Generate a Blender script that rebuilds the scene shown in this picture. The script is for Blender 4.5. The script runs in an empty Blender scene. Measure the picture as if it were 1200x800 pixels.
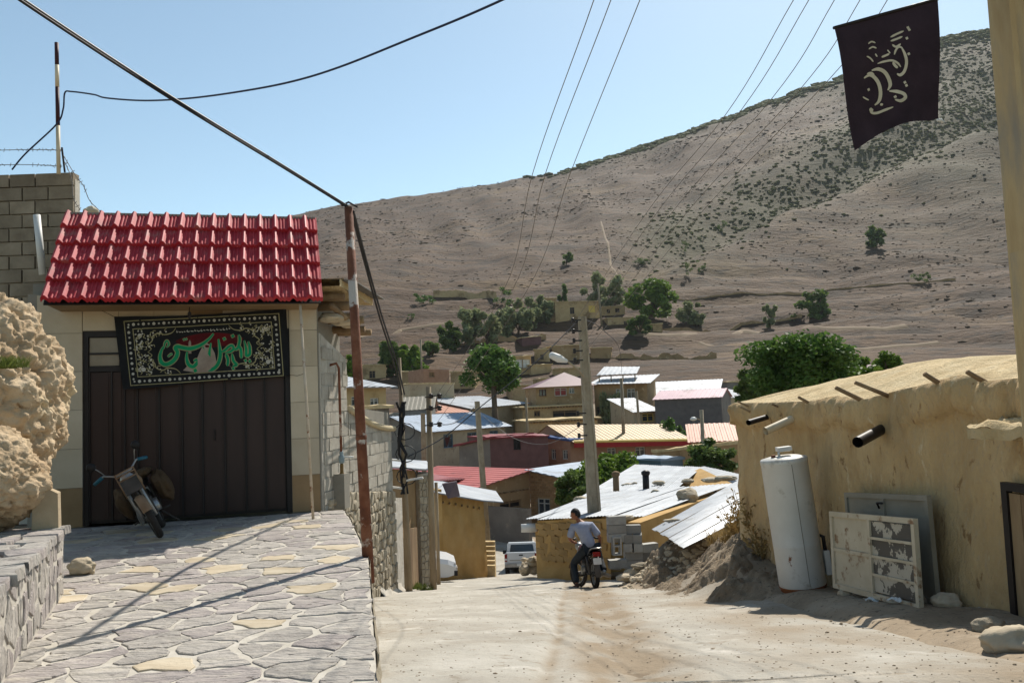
import bpy, math, random
from mathutils import Vector, Matrix, noise
from math import radians, sin, cos, tan, pi
random.seed(11)
R = random.uniform
scn = bpy.context.scene
COL = scn.collection

# ------------------------------------------------------------------ camera
EYE = Vector((0, 0, 1.6))
TILT, ROLL = radians(4.12), radians(-2.2)
CROT = Matrix.Rotation(pi / 2 + TILT, 3, 'X') @ Matrix.Rotation(ROLL, 3, 'Z')
cam_d = bpy.data.cameras.new('camera')
cam_d.sensor_width = 36; cam_d.lens = 30
cam_d.clip_start = 0.05; cam_d.clip_end = 6000
cam = bpy.data.objects.new('camera', cam_d); COL.objects.link(cam)
cam.matrix_world = Matrix.Translation(EYE) @ CROT.to_4x4()
scn.camera = cam

# ------------------------------------------------------------------ sky, sun, exposure
SUN_AZ, SUN_EL = radians(25), radians(47)
SDIR = Vector((sin(SUN_AZ) * cos(SUN_EL), cos(SUN_AZ) * cos(SUN_EL), sin(SUN_EL)))
world = bpy.data.worlds.new('World'); scn.world = world
world.use_nodes = True
wn = world.node_tree.nodes; wl = world.node_tree.links
sky = wn.new('ShaderNodeTexSky'); sky.sky_type = 'NISHITA'; sky.sun_disc = False
sky.sun_elevation = SUN_EL; sky.sun_rotation = SUN_AZ
sky.altitude = 1800; sky.air_density = 1.0; sky.dust_density = 1.6; sky.ozone_density = 1.2
wb = wn.new('ShaderNodeMix'); wb.data_type = 'RGBA'; wb.blend_type = 'MULTIPLY'; wb.inputs[0].default_value = 1   # camera white balance
wb.inputs[7].default_value = (1.10, 1.12, .93, 1)
wl.new(sky.outputs[0], wb.inputs[6]); wl.new(wb.outputs[2], wn['Background'].inputs[0])
wn['Background'].inputs[1].default_value = 0.132
sun_d = bpy.data.lights.new('sun', 'SUN'); sun_d.energy = 5.0; sun_d.angle = radians(0.53)
sun_d.color = (1.0, 0.94, 0.84)
sun = bpy.data.objects.new('sun', sun_d); COL.objects.link(sun)
sun.rotation_euler = SDIR.to_track_quat('Z', 'Y').to_euler()
sun.location = (20, 40, 60)
scn.view_settings.view_transform = 'Standard'
scn.view_settings.look = 'None'
scn.view_settings.exposure = 0.38
scn.view_settings.gamma = 1.0
scn.view_settings.use_curve_mapping = False

# ------------------------------------------------------------------ measuring helpers (photo is 1200 x 800)
def ray(px, py):
    return CROT @ Vector(((px - 600) / 1000, (400 - py) / 1000, -1))
def at(px, py, d):
    r = ray(px, py); return EYE + r * (d / r.y)
def gp(px, py, z=0.0):
    r = ray(px, py); return EYE + r * ((z - EYE.z) / r.z)
def rp(px, py, p, n):
    r = ray(px, py); return EYE + r * ((p - EYE).dot(n) / r.dot(n))
def sst(a, b, x):
    t = min(1, max(0, (x - a) / (b - a))); return t * t * (3 - 2 * t)
def lut(tab, x):
    if x <= tab[0][0]: return tab[0][1]
    for (a, b), (c, d) in zip(tab, tab[1:]):
        if x <= c: return b + (d - b) * (x - a) / (c - a)
    return tab[-1][1]
def fbm(v, o=4):
    return noise.fractal(v, 1.0, 2.0, o)

# ------------------------------------------------------------------ materials
MATS = {}
def S(r, g, b, k=1.0):
    f = lambda c: (c / 255 / 12.92 if c <= 10 else ((c / 255 + .055) / 1.055) ** 2.4) * k
    return (f(r), f(g), f(b))
def M(name, cols, scale=3, rough=.9, bump=.3, bscale=None, rnd=0.0, detail=5, metal=0, stretch=None,
      wave=None, patch=None, trans=0, rndhue=None, bdist=.02, spec=.3, attr=None, voro=None):
    if name in MATS: return MATS[name]
    m = bpy.data.materials.new(name); m.use_nodes = True
    t = m.node_tree; N = t.nodes; L = t.links
    bs = N['Principled BSDF']
    bs.inputs['Roughness'].default_value = rough
    bs.inputs['Metallic'].default_value = metal
    bs.inputs['Specular IOR Level'].default_value = spec
    tc = N.new('ShaderNodeTexCoord'); vec = tc.outputs['Object']
    oi = N.new('ShaderNodeObjectInfo')
    ad = N.new('ShaderNodeVectorMath'); ad.operation = 'ADD'
    cm = N.new('ShaderNodeMath'); cm.operation = 'MULTIPLY'; cm.inputs[1].default_value = 37.0
    L.new(oi.outputs['Random'], cm.inputs[0]); L.new(vec, ad.inputs[0]); L.new(cm.outputs[0], ad.inputs[1])
    vec = ad.outputs[0]
    if stretch:
        mp = N.new('ShaderNodeMapping'); mp.inputs['Scale'].default_value = stretch
        L.new(vec, mp.inputs[0]); vec = mp.outputs[0]
    nz = N.new('ShaderNodeTexNoise'); nz.inputs['Scale'].default_value = scale
    nz.inputs['Detail'].default_value = detail; nz.inputs['Roughness'].default_value = .62
    L.new(vec, nz.inputs['Vector'])
    rm = N.new('ShaderNodeValToRGB'); els = rm.color_ramp.elements
    n = len(cols)
    while len(els) < n: els.new(.5)
    for i, c in enumerate(cols):
        els[i].position = .3 + .4 * i / max(1, n - 1); els[i].color = (*c, 1)
    if n == 1: els[1].color = (*cols[0], 1)
    L.new(nz.outputs[0], rm.inputs[0]); out = rm.outputs[0]
    def mix(fac, a, bcol, mode='MIX'):
        x = N.new('ShaderNodeMix'); x.data_type = 'RGBA'; x.blend_type = mode
        if isinstance(fac, float): x.inputs[0].default_value = fac
        else: L.new(fac, x.inputs[0])
        L.new(a, x.inputs[6])
        if isinstance(bcol, tuple): x.inputs[7].default_value = (*bcol, 1)
        else: L.new(bcol, x.inputs[7])
        return x.outputs[2]
    if patch:   # list of (colour, scale, threshold, softness)
        for pc, ps, pt, pw in patch:
            pn = N.new('ShaderNodeTexNoise'); pn.inputs['Scale'].default_value = ps; pn.inputs['Detail'].default_value = 6
            pn.inputs['Roughness'].default_value = .65
            L.new(vec, pn.inputs['Vector'])
            mr = N.new('ShaderNodeMapRange'); mr.inputs[1].default_value = pt; mr.inputs[2].default_value = pt + pw
            L.new(pn.outputs[0], mr.inputs[0]); out = mix(mr.outputs[0], out, pc)
    if attr:    # (attribute name, colour): natural ground cover amount stored on the mesh
        an = N.new('ShaderNodeAttribute'); an.attribute_name = attr[0]
        out = mix(an.outputs['Fac'], out, attr[1])
    if rnd:
        mr = N.new('ShaderNodeMapRange'); mr.inputs[3].default_value = 1 - rnd; mr.inputs[4].default_value = 1 + rnd
        L.new(oi.outputs['Random'], mr.inputs[0])
        cb = N.new('ShaderNodeCombineColor')
        for i in range(3): L.new(mr.outputs[0], cb.inputs[i])
        out = mix(1.0, out, cb.outputs[0], 'MULTIPLY')
    L.new(out, bs.inputs['Base Color'])
    if bump:
        bn = N.new('ShaderNodeTexNoise'); bn.inputs['Scale'].default_value = bscale or scale * 4
        bn.inputs['Detail'].default_value = 6; bn.inputs['Roughness'].default_value = .65
        L.new(vec, bn.inputs['Vector'])
        h = bn.outputs[0]
        if voro:
            vn = N.new('ShaderNodeTexVoronoi'); vn.inputs['Scale'].default_value = voro; L.new(vec, vn.inputs['Vector'])
            mm = N.new('ShaderNodeMath'); mm.operation = 'ADD'; L.new(h, mm.inputs[0]); L.new(vn.outputs[0], mm.inputs[1]); h = mm.outputs[0]
        bp = N.new('ShaderNodeBump'); bp.inputs['Strength'].default_value = bump; bp.inputs['Distance'].default_value = bdist
        L.new(h, bp.inputs['Height']); nrm = bp.outputs[0]
        if wave:   # (scale, axis, distance): corrugation
            tw = N.new('ShaderNodeTexWave'); tw.inputs['Scale'].default_value = wave[0]; tw.bands_direction = wave[1]
            L.new(tc.outputs['Object'], tw.inputs['Vector'])
            b2 = N.new('ShaderNodeBump'); b2.inputs['Strength'].default_value = .6; b2.inputs['Distance'].default_value = wave[2]
            L.new(tw.outputs[1], b2.inputs['Height']); L.new(nrm, b2.inputs['Normal']); nrm = b2.outputs[0]
        L.new(nrm, bs.inputs['Normal'])
    if trans:
        tr = N.new('ShaderNodeBsdfTranslucent'); L.new(out, tr.inputs[0])
        ms = N.new('ShaderNodeMixShader'); ms.inputs[0].default_value = trans
        L.new(bs.outputs[0], ms.inputs[1]); L.new(tr.outputs[0], ms.inputs[2])
        L.new(ms.outputs[0], N['Material Output'].inputs[0])
    MATS[name] = m
    return m
def glass(name, col=(.03, .04, .05)):
    if name in MATS: return MATS[name]
    return M(name, [col], rough=.12, bump=0, spec=.6)

# ------------------------------------------------------------------ mesh helpers
ORG = {}
class MB:
    def __init__(s): s.v = []; s.f = []; s.mi = []
    def add(s, vs, fs, mi=0):
        o = len(s.v); s.v += [Vector(x) for x in vs]
        for f in fs: s.f.append([o + i for i in f]); s.mi.append(mi)
        return s
    def hexa(s, p, mi=0):     # 4 bottom, 4 top (same winding)
        return s.add(p, [(0, 3, 2, 1), (4, 5, 6, 7), (0, 1, 5, 4), (1, 2, 6, 5), (2, 3, 7, 6), (3, 0, 4, 7)], mi)
    def box(s, c, d, m=None, mi=0):
        x, y, z = d[0] / 2, d[1] / 2, d[2] / 2
        ps = [Vector(q) for q in ((-x, -y, -z), (x, -y, -z), (x, y, -z), (-x, y, -z), (-x, -y, z), (x, -y, z), (x, y, z), (-x, y, z))]
        if m is not None: ps = [m @ q for q in ps]
        return s.hexa([q + Vector(c) for q in ps], mi)
    def frame(s, o, u, v, w, du, dv, dw, mi=0):   # box from corner o along 3 axes
        u, v, w = u * du, v * dv, w * dw
        return s.hexa([o, o + u, o + u + v, o + v, o + w, o + u + w, o + u + v + w, o + v + w], mi)
    def tube(s, pts, r, n=8, cap=True, mi=0):
        pts = [Vector(p) for p in pts]
        if not hasattr(r, '__len__'): r = [r] * len(pts)
        o = len(s.v); up = None
        for i, p in enumerate(pts):
            t = (pts[min(i + 1, len(pts) - 1)] - pts[max(i - 1, 0)]).normalized()
            if up is None:
                up = Vector((0, 0, 1)) if abs(t.z) < .9 else Vector((1, 0, 0))
            a = t.cross(up).normalized(); b = a.cross(t).normalized(); up = b
            for k in range(n):
                th = 2 * pi * k / n
                s.v.append(p + a * (cos(th) * r[i]) + b * (sin(th) * r[i]))
        for i in range(len(pts) - 1):
            for k in range(n):
                k2 = (k + 1) % n
                s.f.append([o + i * n + k, o + i * n + k2, o + (i + 1) * n + k2, o + (i + 1) * n + k]); s.mi.append(mi)
        if cap:
            s.f.append([o + k for k in range(n)][::-1]); s.mi.append(mi)
            e = o + (len(pts) - 1) * n
            s.f.append([e + k for k in range(n)]); s.mi.append(mi)
        return s
    def prism(s, poly, off, mi=0):
        n = len(poly); off = Vector(off)
        vs = [Vector(p) for p in poly] + [Vector(p) + off for p in poly]
        fs = [list(range(n))[::-1], list(range(n, 2 * n))] + [(i, (i + 1) % n, n + (i + 1) % n, n + i) for i in range(n)]
        return s.add(vs, fs, mi)
    def lathe(s, prof, c=(0, 0, 0), n=20, m=None, mi=0):   # prof: (r, z)
        vs = []; fs = []; c = Vector(c)
        for r, z in prof:
            for k in range(n):
                p = Vector((r * cos(2 * pi * k / n), r * sin(2 * pi * k / n), z))
                vs.append((m @ p if m is not None else p) + c)
        for i in range(len(prof) - 1):
            for k in range(n):
                fs.append((i * n + k, i * n + (k + 1) % n, (i + 1) * n + (k + 1) % n, (i + 1) * n + k))
        fs.append(tuple(range(n))[::-1]); fs.append(tuple((len(prof) - 1) * n + k for k in range(n)))
        return s.add(vs, fs, mi)
    def grid(s, fn, nu, nv, mi=0, flip=False):
        vs = [fn(i / nu, j / nv) for j in range(nv + 1) for i in range(nu + 1)]
        w = nu + 1
        fs = [(j * w + i, j * w + i + 1, (j + 1) * w + i + 1, (j + 1) * w + i) for j in range(nv) for i in range(nu)]
        if flip: fs = [f[::-1] for f in fs]
        return s.add(vs, fs, mi)
    def ico(s, c, r, amp=.25, seed=0, sub=1, sc=(1, 1, 1), rot=None, mi=0, freq=1.3):
        vs, fs = ICO[sub]; out = []
        sv = Vector((seed * 3.7, seed * 1.3, seed * 7.1))
        for p in vs:
            k = 1 + amp * fbm(p * freq + sv, 3)
            q = Vector((p.x * sc[0], p.y * sc[1], p.z * sc[2])) * (r * k)
            if rot is not None: q = rot @ q
            out.append(q + Vector(c))
        return s.add(out, fs, mi)
    def mesh(s, name, mats, smooth=False, org=None):
        me = bpy.data.meshes.new(name)
        o = org or Vector()
        me.from_pydata([tuple(p - o) for p in s.v], [], s.f)
        for m in (mats if isinstance(mats, (list, tuple)) else [mats]): me.materials.append(m)
        if any(s.mi): me.polygons.foreach_set('material_index', s.mi)
        if smooth: me.polygons.foreach_set('use_smooth', [True] * len(me.polygons))
        me.update(); return me
    def build(s, name, mats, parent=None, smooth=False, local=False, org=None):
        """one mesh object; world-space vertices unless local; part of parent if given"""
        if parent is not None:
            o = Vector() if local else ORG[parent.name]
        else:
            if org is None:
                n = len(s.v)
                o = Vector((sum(p.x for p in s.v) / n, sum(p.y for p in s.v) / n, min(p.z for p in s.v)))
            else: o = Vector(org)
            if local: o = Vector()
        ob = bpy.data.objects.new(name, s.mesh(name, mats, smooth, o))
        COL.objects.link(ob)
        if parent is not None: ob.parent = parent
        else: ob.location = o
        ORG[ob.name] = o
        return ob
def _ico():
    t = (1 + 5 ** .5) / 2
    v = [Vector(p).normalized() for p in ((-1, t, 0), (1, t, 0), (-1, -t, 0), (1, -t, 0), (0, -1, t), (0, 1, t), (0, -1, -t), (0, 1, -t), (t, 0, -1), (t, 0, 1), (-t, 0, -1), (-t, 0, 1))]
    f = [(0, 11, 5), (0, 5, 1), (0, 1, 7), (0, 7, 10), (0, 10, 11), (1, 5, 9), (5, 11, 4), (11, 10, 2), (10, 7, 6), (7, 1, 8), (3, 9, 4), (3, 4, 2), (3, 2, 6), (3, 6, 8), (3, 8, 9), (4, 9, 5), (2, 4, 11), (6, 2, 10), (8, 6, 7), (9, 8, 1)]
    res = [(v, f)]
    for _ in range(6):
        v = list(v); c = {}; nf = []
        def mid(a, b):
            k = (min(a, b), max(a, b))
            if k not in c: c[k] = len(v); v.append(((v[a] + v[b]) / 2).normalized())
            return c[k]
        for a, b, d in f:
            x, y, z = mid(a, b), mid(b, d), mid(d, a)
            nf += [(a, x, z), (b, y, x), (d, z, y), (x, y, z)]
        f = nf; res.append((v, f))
    return res
ICO = _ico()
def tag(o, label, cat=None, group=None, kind=None):
    o['label'] = label
    if cat: o['category'] = cat
    if group: o['group'] = group
    if kind or cat: o['kind'] = kind or 'thing'
    return o
def struct(o, label=None):
    o['kind'] = 'structure'
    if label: o['label'] = label
    return o
def thing(name, label, cat, loc=(0, 0, 0), group=None, mat=None):
    o = bpy.data.objects.new(name, None); COL.objects.link(o)
    o.empty_display_size = .3
    if mat is not None: o.matrix_world = mat
    else: o.location = loc
    ORG[o.name] = Vector(loc)
    return tag(o, label, cat, group)
def part(me, name, parent, mat=None):          # share mesh data between alike pieces
    o = bpy.data.objects.new(name, me); COL.objects.link(o); o.parent = parent
    if mat is not None: o.matrix_local = mat
    return o
def copy_tree(o, parent=None):
    c = o.copy(); COL.objects.link(c)
    if parent is not None: c.parent = parent
    for ch in [x for x in bpy.data.objects if x.parent == o]: copy_tree(ch, c)
    return c
def clip(poly, p, n):
    out = []
    for i, a in enumerate(poly):
        b = poly[(i + 1) % len(poly)]
        da, db = (a - p).dot(n), (b - p).dot(n)
        if da <= 0: out.append(a)
        if da * db < 0: out.append(a + (b - a) * (da / (da - db)))
    return out
def cells(pts, bound, reach=1.6):              # Voronoi cells clipped to a convex outline (2-D Vectors)
    res = []
    for p in pts:
        poly = [Vector(q) for q in bound]
        for q in pts:
            d = q - p
            if q is p or d.length > reach: continue
            poly = clip(poly, (p + q) / 2, d)
            if len(poly) < 3: break
        if len(poly) >= 3: res.append((p, poly))
    return res
def slab(poly, P, nrm, gap, rise, jit=.01, bev=.012, seg=.12):
    """stone slab from a 2-D cell; P maps (u, v, h) to space"""
    c = sum(poly, Vector((0, 0))) / len(poly)
    pts = []
    for i, a in enumerate(poly):
        b = poly[(i + 1) % len(poly)]; k = max(1, int((b - a).length / seg))
        for j in range(k):
            q = a + (b - a) * (j / k)
            pts.append(q + Vector((R(-jit, jit), R(-jit, jit))))
    def ins(q, g):
        d = q - c; l = d.length
        return c + d * max(.2, (l - g) / l) if l > 1e-4 else q
    n = len(pts); m = MB()
    tl = (R(-1, 1) * rise * .3, R(-1, 1) * rise * .3)
    lo = [P(*ins(q, gap * .8), -.02) for q in pts]
    md = [P(*ins(q, gap), rise * .6) for q in pts]
    tp = [P(*ins(q, gap + bev), rise + (q - c).x * tl[0] + (q - c).y * tl[1] + R(-.002, .002)) for q in pts]
    ce = P(*c, rise * R(1.0, 1.25))
    fs = []
    for i in range(n):
        j = (i + 1) % n
        fs += [(i, j, n + j, n + i), (n + i, n + j, 2 * n + j, 2 * n + i), (2 * n + i, 2 * n + j, 3 * n)]
    return m.add(lo + md + tp + [ce], fs)
# ================================================================== TERRAIN
def road_z(y):
    if y < 4.8: return 0.0
    z = -.172 * (y - 4.8) - .0006 * max(0, y - 20) ** 2 * (1 if y < 46 else 0)
    if y >= 46: z = lut([(46, -7.49), (52, -7.7), (60, -7.3), (72, -6.6), (90, -5.3), (110, -3), (150, 6), (220, 21), (300, 43)], y)
    return z
def yard_z(y):
    return lut([(4.8, 0), (7.5, -.4), (8.9, -.57), (10.6, -.83), (11.5, -.93), (14, -.80), (17, -.95), (40, -4)], y)
# line of the wall along the left of the road, from the garage corner to the wall's far end
DOOR_L, DOOR_R = gp(97, 617), gp(343, 600)
GU = (DOOR_R - DOOR_L); GU.z = 0; GW = GU.length; GU.normalize()
GN = Vector((GU.y, -GU.x, 0))               # outwards, to the camera
GCOR = DOOR_L + GU * (GW + .46)             # right front corner of the garage
C1 = at(457, 690, 18.0); C1.z = 0
WU = (C1 - GCOR); WU.z = 0; WLEN = WU.length; WU.normalize()
WN = Vector((WU.y, -WU.x, 0))               # faces the road (+x)
EPT = [gp(443.5, 815), gp(431.5, 652), gp(409, 605), gp(399, 592.5)]   # free edge of the paved forecourt
EDGE0, EDGE1 = EPT[0], EPT[-1]
EDIR = (EPT[1] - EDGE0).normalized()
EPT = [EDGE0 - EDIR * 2.4] + EPT
def left_edge(y):                            # x of the road's left side
    if y < GCOR.y + .1: return lut([(p.y, p.x) for p in EPT], y)
    if y < C1.y: return GCOR.x + (C1.x - GCOR.x) * (y - GCOR.y) / (C1.y - GCOR.y)
    return C1.x
def near_z(x, y):
    z = road_z(y)
    if y < 60:
        # yard and earth bank on the right
        k = sst(lut([(6, 3.0), (9, 2.9), (12, 2.5), (17, 2.2)], y), lut([(6, 3.9), (10, 3.6), (13, 3.7), (17, 4.3)], y), x) * (1 - sst(15.2, 18.5, y - .15 * (x - 4)))
        z += (yard_z(y) - z) * k
        if 4.8 < y:
            l = left_edge(y)
            k = sst(l - .16, l - .34, x) * (1 - sst(C1.y - .6, C1.y + .3, y))
            z += (-.12 - z) * k
            z += 3.5 * sst(-6, -18, x) * sst(19, 30, y) * (1 - sst(50, 75, y))
    z += .85 * math.exp(-(((x - 3.2) / .75) ** 2 + ((y - 17.7) / .8) ** 2))          # rubble heap
    if y > 20: z += .5 * fbm(Vector((x * .05, y * .05, 3)), 3) * sst(20, 60, y)
    return z
# far hill -----------------------------------------------------------
_rp = [(340, 251), (400, 239), (500, 226), (600, 208), (640, 204), (700, 187), (760, 172), (800, 157), (850, 139), (900, 118), (980, 92), (1040, 66), (1100, 45), (1200, 28)]
RIDGE = sorted((at(x, y, 1).x, at(x, y, 1).z - 1.6) for x, y in _rp)
RIDGE = [(-1.2, .12), (-.6, .175)] + RIDGE + [(.8, .50), (1.2, .5)]
SPUR = [(-1, 0), (.10, 285), (.2, 320), (.3, 365), (.42, 430), (.62, 480), (1.2, 560)]
RY = 760.
def hill_z(x, y):
    a = x / max(y, 1)
    b = road_z(min(y, 300))
    if y <= 300: z = b
    else:
        zr = 1.6 + lut(RIDGE, a) * RY
        t = (y - 300) / (RY - 300)
        if t <= 1: z = 43 + (zr - 43) * (t * .93 + .07 * t * t)
        else: z = zr - (y - RY) * .22 - 6 * min(1, (t - 1) * 4)
    # gully behind the spur on the right
    s = lut(SPUR, a)
    if a > .08:
        g = (y - s - 42) / 40
        z -= 13 * math.exp(-g * g) * sst(.08, .24, a)
        z += 5 * math.exp(-((y - s + 10) / 30) ** 2) * sst(.08, .24, a)
    f = sst(140, 330, y)
    z += fbm(Vector((x * .006, y * .004, 1.7)), 5) * 9 * f * (1 - .6 * sst(640, 760, y))
    z += fbm(Vector((x * .03, y * .03, 9.1)), 4) * 2.2 * sst(110, 220, y)
    # faint terraces on the lower slope
    if 150 < y < 330: z += .9 * sin(y * .33 + 2.2 * noise.noise(Vector((x * .012, y * .01, 0)))) * sst(150, 180, y) * (1 - sst(290, 330, y))
    # long low ridges running down the slope
    z += 3.0 * noise.noise(Vector((a * 26 + .004 * y, y * .002, 4))) * sst(330, 480, y) * (1 - sst(700, 760, y))
    return z
def ground(x, y):
    return near_z(x, y) if y < 118 else hill_z(x, y)

def hit(px, py, d=100.):                     # depth at which the view line of a photo point meets the ground
    r = ray(px, py); r = r / r.y
    while d < 900:
        p = EYE + r * d
        if p.z < ground(p.x, d): return d
        d += 1.5
    return 400.
m_dust = M('dusty_ground', [S(138, 120, 96, .72), S(160, 142, 118, .76), S(180, 164, 142, .8)], scale=.8, bump=.5, bscale=9, detail=8,
           patch=[(S(122, 104, 82, .7), .6, .5, .2), (S(192, 178, 158, .8), 2.2, .58, .2), (S(112, 98, 80, .7), 14, .58, .06)], bdist=.05)
m_road = M('pale_concrete_dust', [S(160, 153, 141, .82), S(174, 168, 156, .84), S(188, 182, 171, .86)], scale=1.1, bump=.7, bscale=16, detail=9,
           patch=[(S(150, 138, 120, .8), .45, .52, .16), (S(206, 200, 190, .9), 1.6, .58, .15), (S(128, 118, 104, .8), 11, .62, .08), (S(140, 126, 106, .8), 3.5, .6, .12)], bdist=.03, attr=('dirt', S(150, 133, 110, .8)))
def grid_mesh(name, xs, ys, fn, mat, attr=None, org=(0, 0, 0)):
    nx, ny = len(xs), len(ys)
    vs = [(x, y, fn(x, y)) for y in ys for x in xs]
    fs = [(j * nx + i, j * nx + i + 1, (j + 1) * nx + i + 1, (j + 1) * nx + i) for j in range(ny - 1) for i in range(nx - 1)]
    me = bpy.data.meshes.new(name); me.from_pydata(vs, [], fs); me.materials.append(mat)
    me.polygons.foreach_set('use_smooth', [True] * len(fs))
    if attr:
        an = me.attributes.new(attr[0], 'FLOAT', 'POINT')
        an.data.foreach_set('value', [attr[1](*v) for v in vs])
    ob = bpy.data.objects.new(name, me); COL.objects.link(ob); ORG[name] = Vector(); return ob
def frange(a, b, n): return [a + (b - a) * i / n for i in range(n + 1)]
def geo(a, b, s0, g):
    o = [a]; s = s0
    while o[-1] < b: o.append(o[-1] + s); s *= g
    return o
xs = sorted(set([-v for v in geo(7, 160, .5, 1.14)][::-1] + frange(-7, 7, 100) + geo(7, 160, .5, 1.14)))
ys = [-v for v in geo(0, 120, 2, 1.3)][::-1] + frange(0, 22, 130)[1:] + geo(22, 124, .35, 1.03)[1:]
def gz(x, y):
    z = near_z(x, y)
    if y < 21 and left_edge(max(y, 3)) - .02 < x < 4.6: z -= .05 * (1 - sst(19, 21, y)) if x < 3.2 else 0
    if y < 20: z += .05 * fbm(Vector((x * 1.6, y * 1.6, 2)), 4) * sst(2.4, 3.2, x)
    b = sst(2.3, 2.9, x) * (1 - sst(4.2, 5, x)) * sst(10.5, 12.5, y) * (1 - sst(17.5, 18.5, y))
    z += (.26 * fbm(Vector((x * 1.1, y * .9, 7)), 5) + .05 * fbm(Vector((x * 6, y * 6, 1)), 4)) * b
    return z - (.02 if y < 4.8 else 0)
struct(grid_mesh('ground', xs, ys, gz, m_dust))
# road: pale concrete with earth-filled ruts ------------------------------
def road_surface(x, y):
    z = near_z(x, y)
    c = .25 + .06 * y + .02 * sin(y * .9)            # centre of the worn strip, drifting right with distance
    d = x - c
    w = .55
    rut = -.035 * math.exp(-((d - .1) / .28) ** 2) - .02 * math.exp(-((d + .45) / .12) ** 2)
    z -= .85 * math.exp(-(((x - 3.2) / .75) ** 2 + ((y - 17.7) / .8) ** 2))
    z += .022 * (1 - sst(-.50, -.44, d)) + .012 * (1 - sst(-.5, -.44, d)) * fbm(Vector((x * 4, y * 2.5, 8)), 4)      # edge of the concrete strip
    z += rut + .03 * fbm(Vector((x * 2.2, y * 1.1, 5)), 5) * math.exp(-(d / w) ** 2)
    z += .008 * noise.noise(Vector((x * 3, y * 14 + 2 * noise.noise(Vector((x * 3, y, 2))), 1))) * math.exp(-((d - .1) / .3) ** 2) * 3
    z += .02 * fbm(Vector((x * .7, y * .5, 11)), 4) + .012 * fbm(Vector((x * 5, y * 5, 3)), 3) * sst(c, c + .5, x)
    return z + .012
ry = geo(2.4, 62, .05, 1.012)
road_v = [(left_edge(y) - (.1 if y < C1.y else .6)) if y > EDGE0.y else -7 for y in ry]
nx = 110
vs = []
for y, l in zip(ry, road_v):
    l = max(l, -4.5); r = 3.3 if y < 19 else 3.3 - min(2.2, (y - 19) * .12)
    if y > 30: r = max(r, -.2 + .02 * y)
    for i in range(nx + 1):
        x = l + (r - l) * i / nx
        vs.append((x, y, road_surface(x, y) - (.06 * sst(r - .5, r, x))))
fs = [(j * (nx + 1) + i, j * (nx + 1) + i + 1, (j + 1) * (nx + 1) + i + 1, (j + 1) * (nx + 1) + i) for j in range(len(ry) - 1) for i in range(nx)]
dirt = []
for (x, y, z) in vs:
    c = .25 + .06 * y + .02 * sin(y * .9); d = x - c
    f = math.exp(-((d - .1) / .42) ** 4) * (.75 + .8 * fbm(Vector((x * 3, y * 1.2, 6)), 4)) + .8 * sst(.6, 1.6, d) * (.5 + .9 * fbm(Vector((x * 1.2, y * .8, 9)), 4))
    f += 1.0 * math.exp(-((d + .42) / .05) ** 2) * (.6 + noise.noise(Vector((0, y * 2, 5))))
    f += .5 * math.exp(-((abs((d - .1)) - .16 - .05 * (y * 9 % 1)) / .05) ** 2) * (1 if (y * 9 % 1) < .5 else 0)
    dirt.append(max(0, min(1, f)) * (1 - sst(20, 30, y) * .5))
me = bpy.data.meshes.new('road'); me.from_pydata(vs, [], fs)
me.attributes.new('dirt', 'FLOAT', 'POINT').data.foreach_set('value', dirt); me.materials.append(m_road)
me.polygons.foreach_set('use_smooth', [True] * len(fs))
rd = bpy.data.objects.new('road', me); COL.objects.link(rd); struct(rd)
# earth bank between the road and the mud house
m_soil = M('brown_soil', [S(124, 106, 84, .76), S(146, 128, 104, .8), S(168, 150, 126, .82)], scale=2.5, bump=1.0, bscale=16, detail=10, bdist=.06,
           patch=[(S(110, 93, 74, .76), 1.3, .55, .12), (S(180, 164, 140, .8), 6, .6, .08), (S(104, 90, 74, .76), 22, .6, .05)])
def bank_z(x, y):
    w = sst(2.0, 2.7, x) * (1 - sst(4.2, 4.6, x)) * sst(10.4, 12.2, y) * (1 - sst(18.2, 18.9, y))
    n = .16 * fbm(Vector((x * 1.3, y * 1.0, 3)), 4) + .07 * abs(noise.noise(Vector((x * 3, y * 2.4, 6)))) + .045 * fbm(Vector((x * 7, y * 7, 1)), 4) + .03 * max(0, noise.noise(Vector((x * 14, y * 14, 2))))
    return gz(x, y) - .05 + w * (.10 + n)
struct(grid_mesh('earth_bank', frange(1.8, 4.7, 96), frange(10.2, 19.0, 250), bank_z, m_soil))
# hillside ----------------------------------------------------------------
def veg(x, y, z):
    a = x / y
    s = lut(SPUR, a)
    v = .95 * math.exp(-((y - s - 65) / 75) ** 2) * sst(.1, .22, a) + .5 * sst(s + 5, s + 60, y) * sst(.34, .5, a)
    v += .6 * sst(690, 745, y) * sst(.02, .2, a)
    v += .55 * sst(260, 420, y) * sst(.36, .56, a)
    v *= .75 + .7 * fbm(Vector((x * .02, y * .012, 8)), 4)
    return max(0, min(.8, v))
m_hill = M('dry_hillside', [S(118, 86, 56, .31), S(136, 101, 67, .32), S(150, 114, 78, .33)], scale=.045, bump=1.0, bscale=.35, detail=12, stretch=(.6, 1.3, 1.3),
           patch=[(S(162, 128, 84, .36), .012, .54, .1), (S(94, 72, 50, .36), .07, .52, .1), (S(88, 68, 48, .38), .3, .55, .06), (S(154, 122, 86, .36), .05, .58, .08)], bdist=1.2, attr=('veg', S(104, 98, 52, .42)))
hx = [i * 7.0 for i in range(-110, 111)]
hill_x = frange(-1.0, 1.0, 330)
hy = geo(112, 1150, 1.6, 1.0075)
vs = []; vv = []
for y in hy:
    for a in hill_x:
        x = a * (y + 60); z = hill_z(x, y)
        vs.append((x, y, z - (.25 if y < 130 else 0))); vv.append(veg(x, y, z))
w = len(hill_x)
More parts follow.
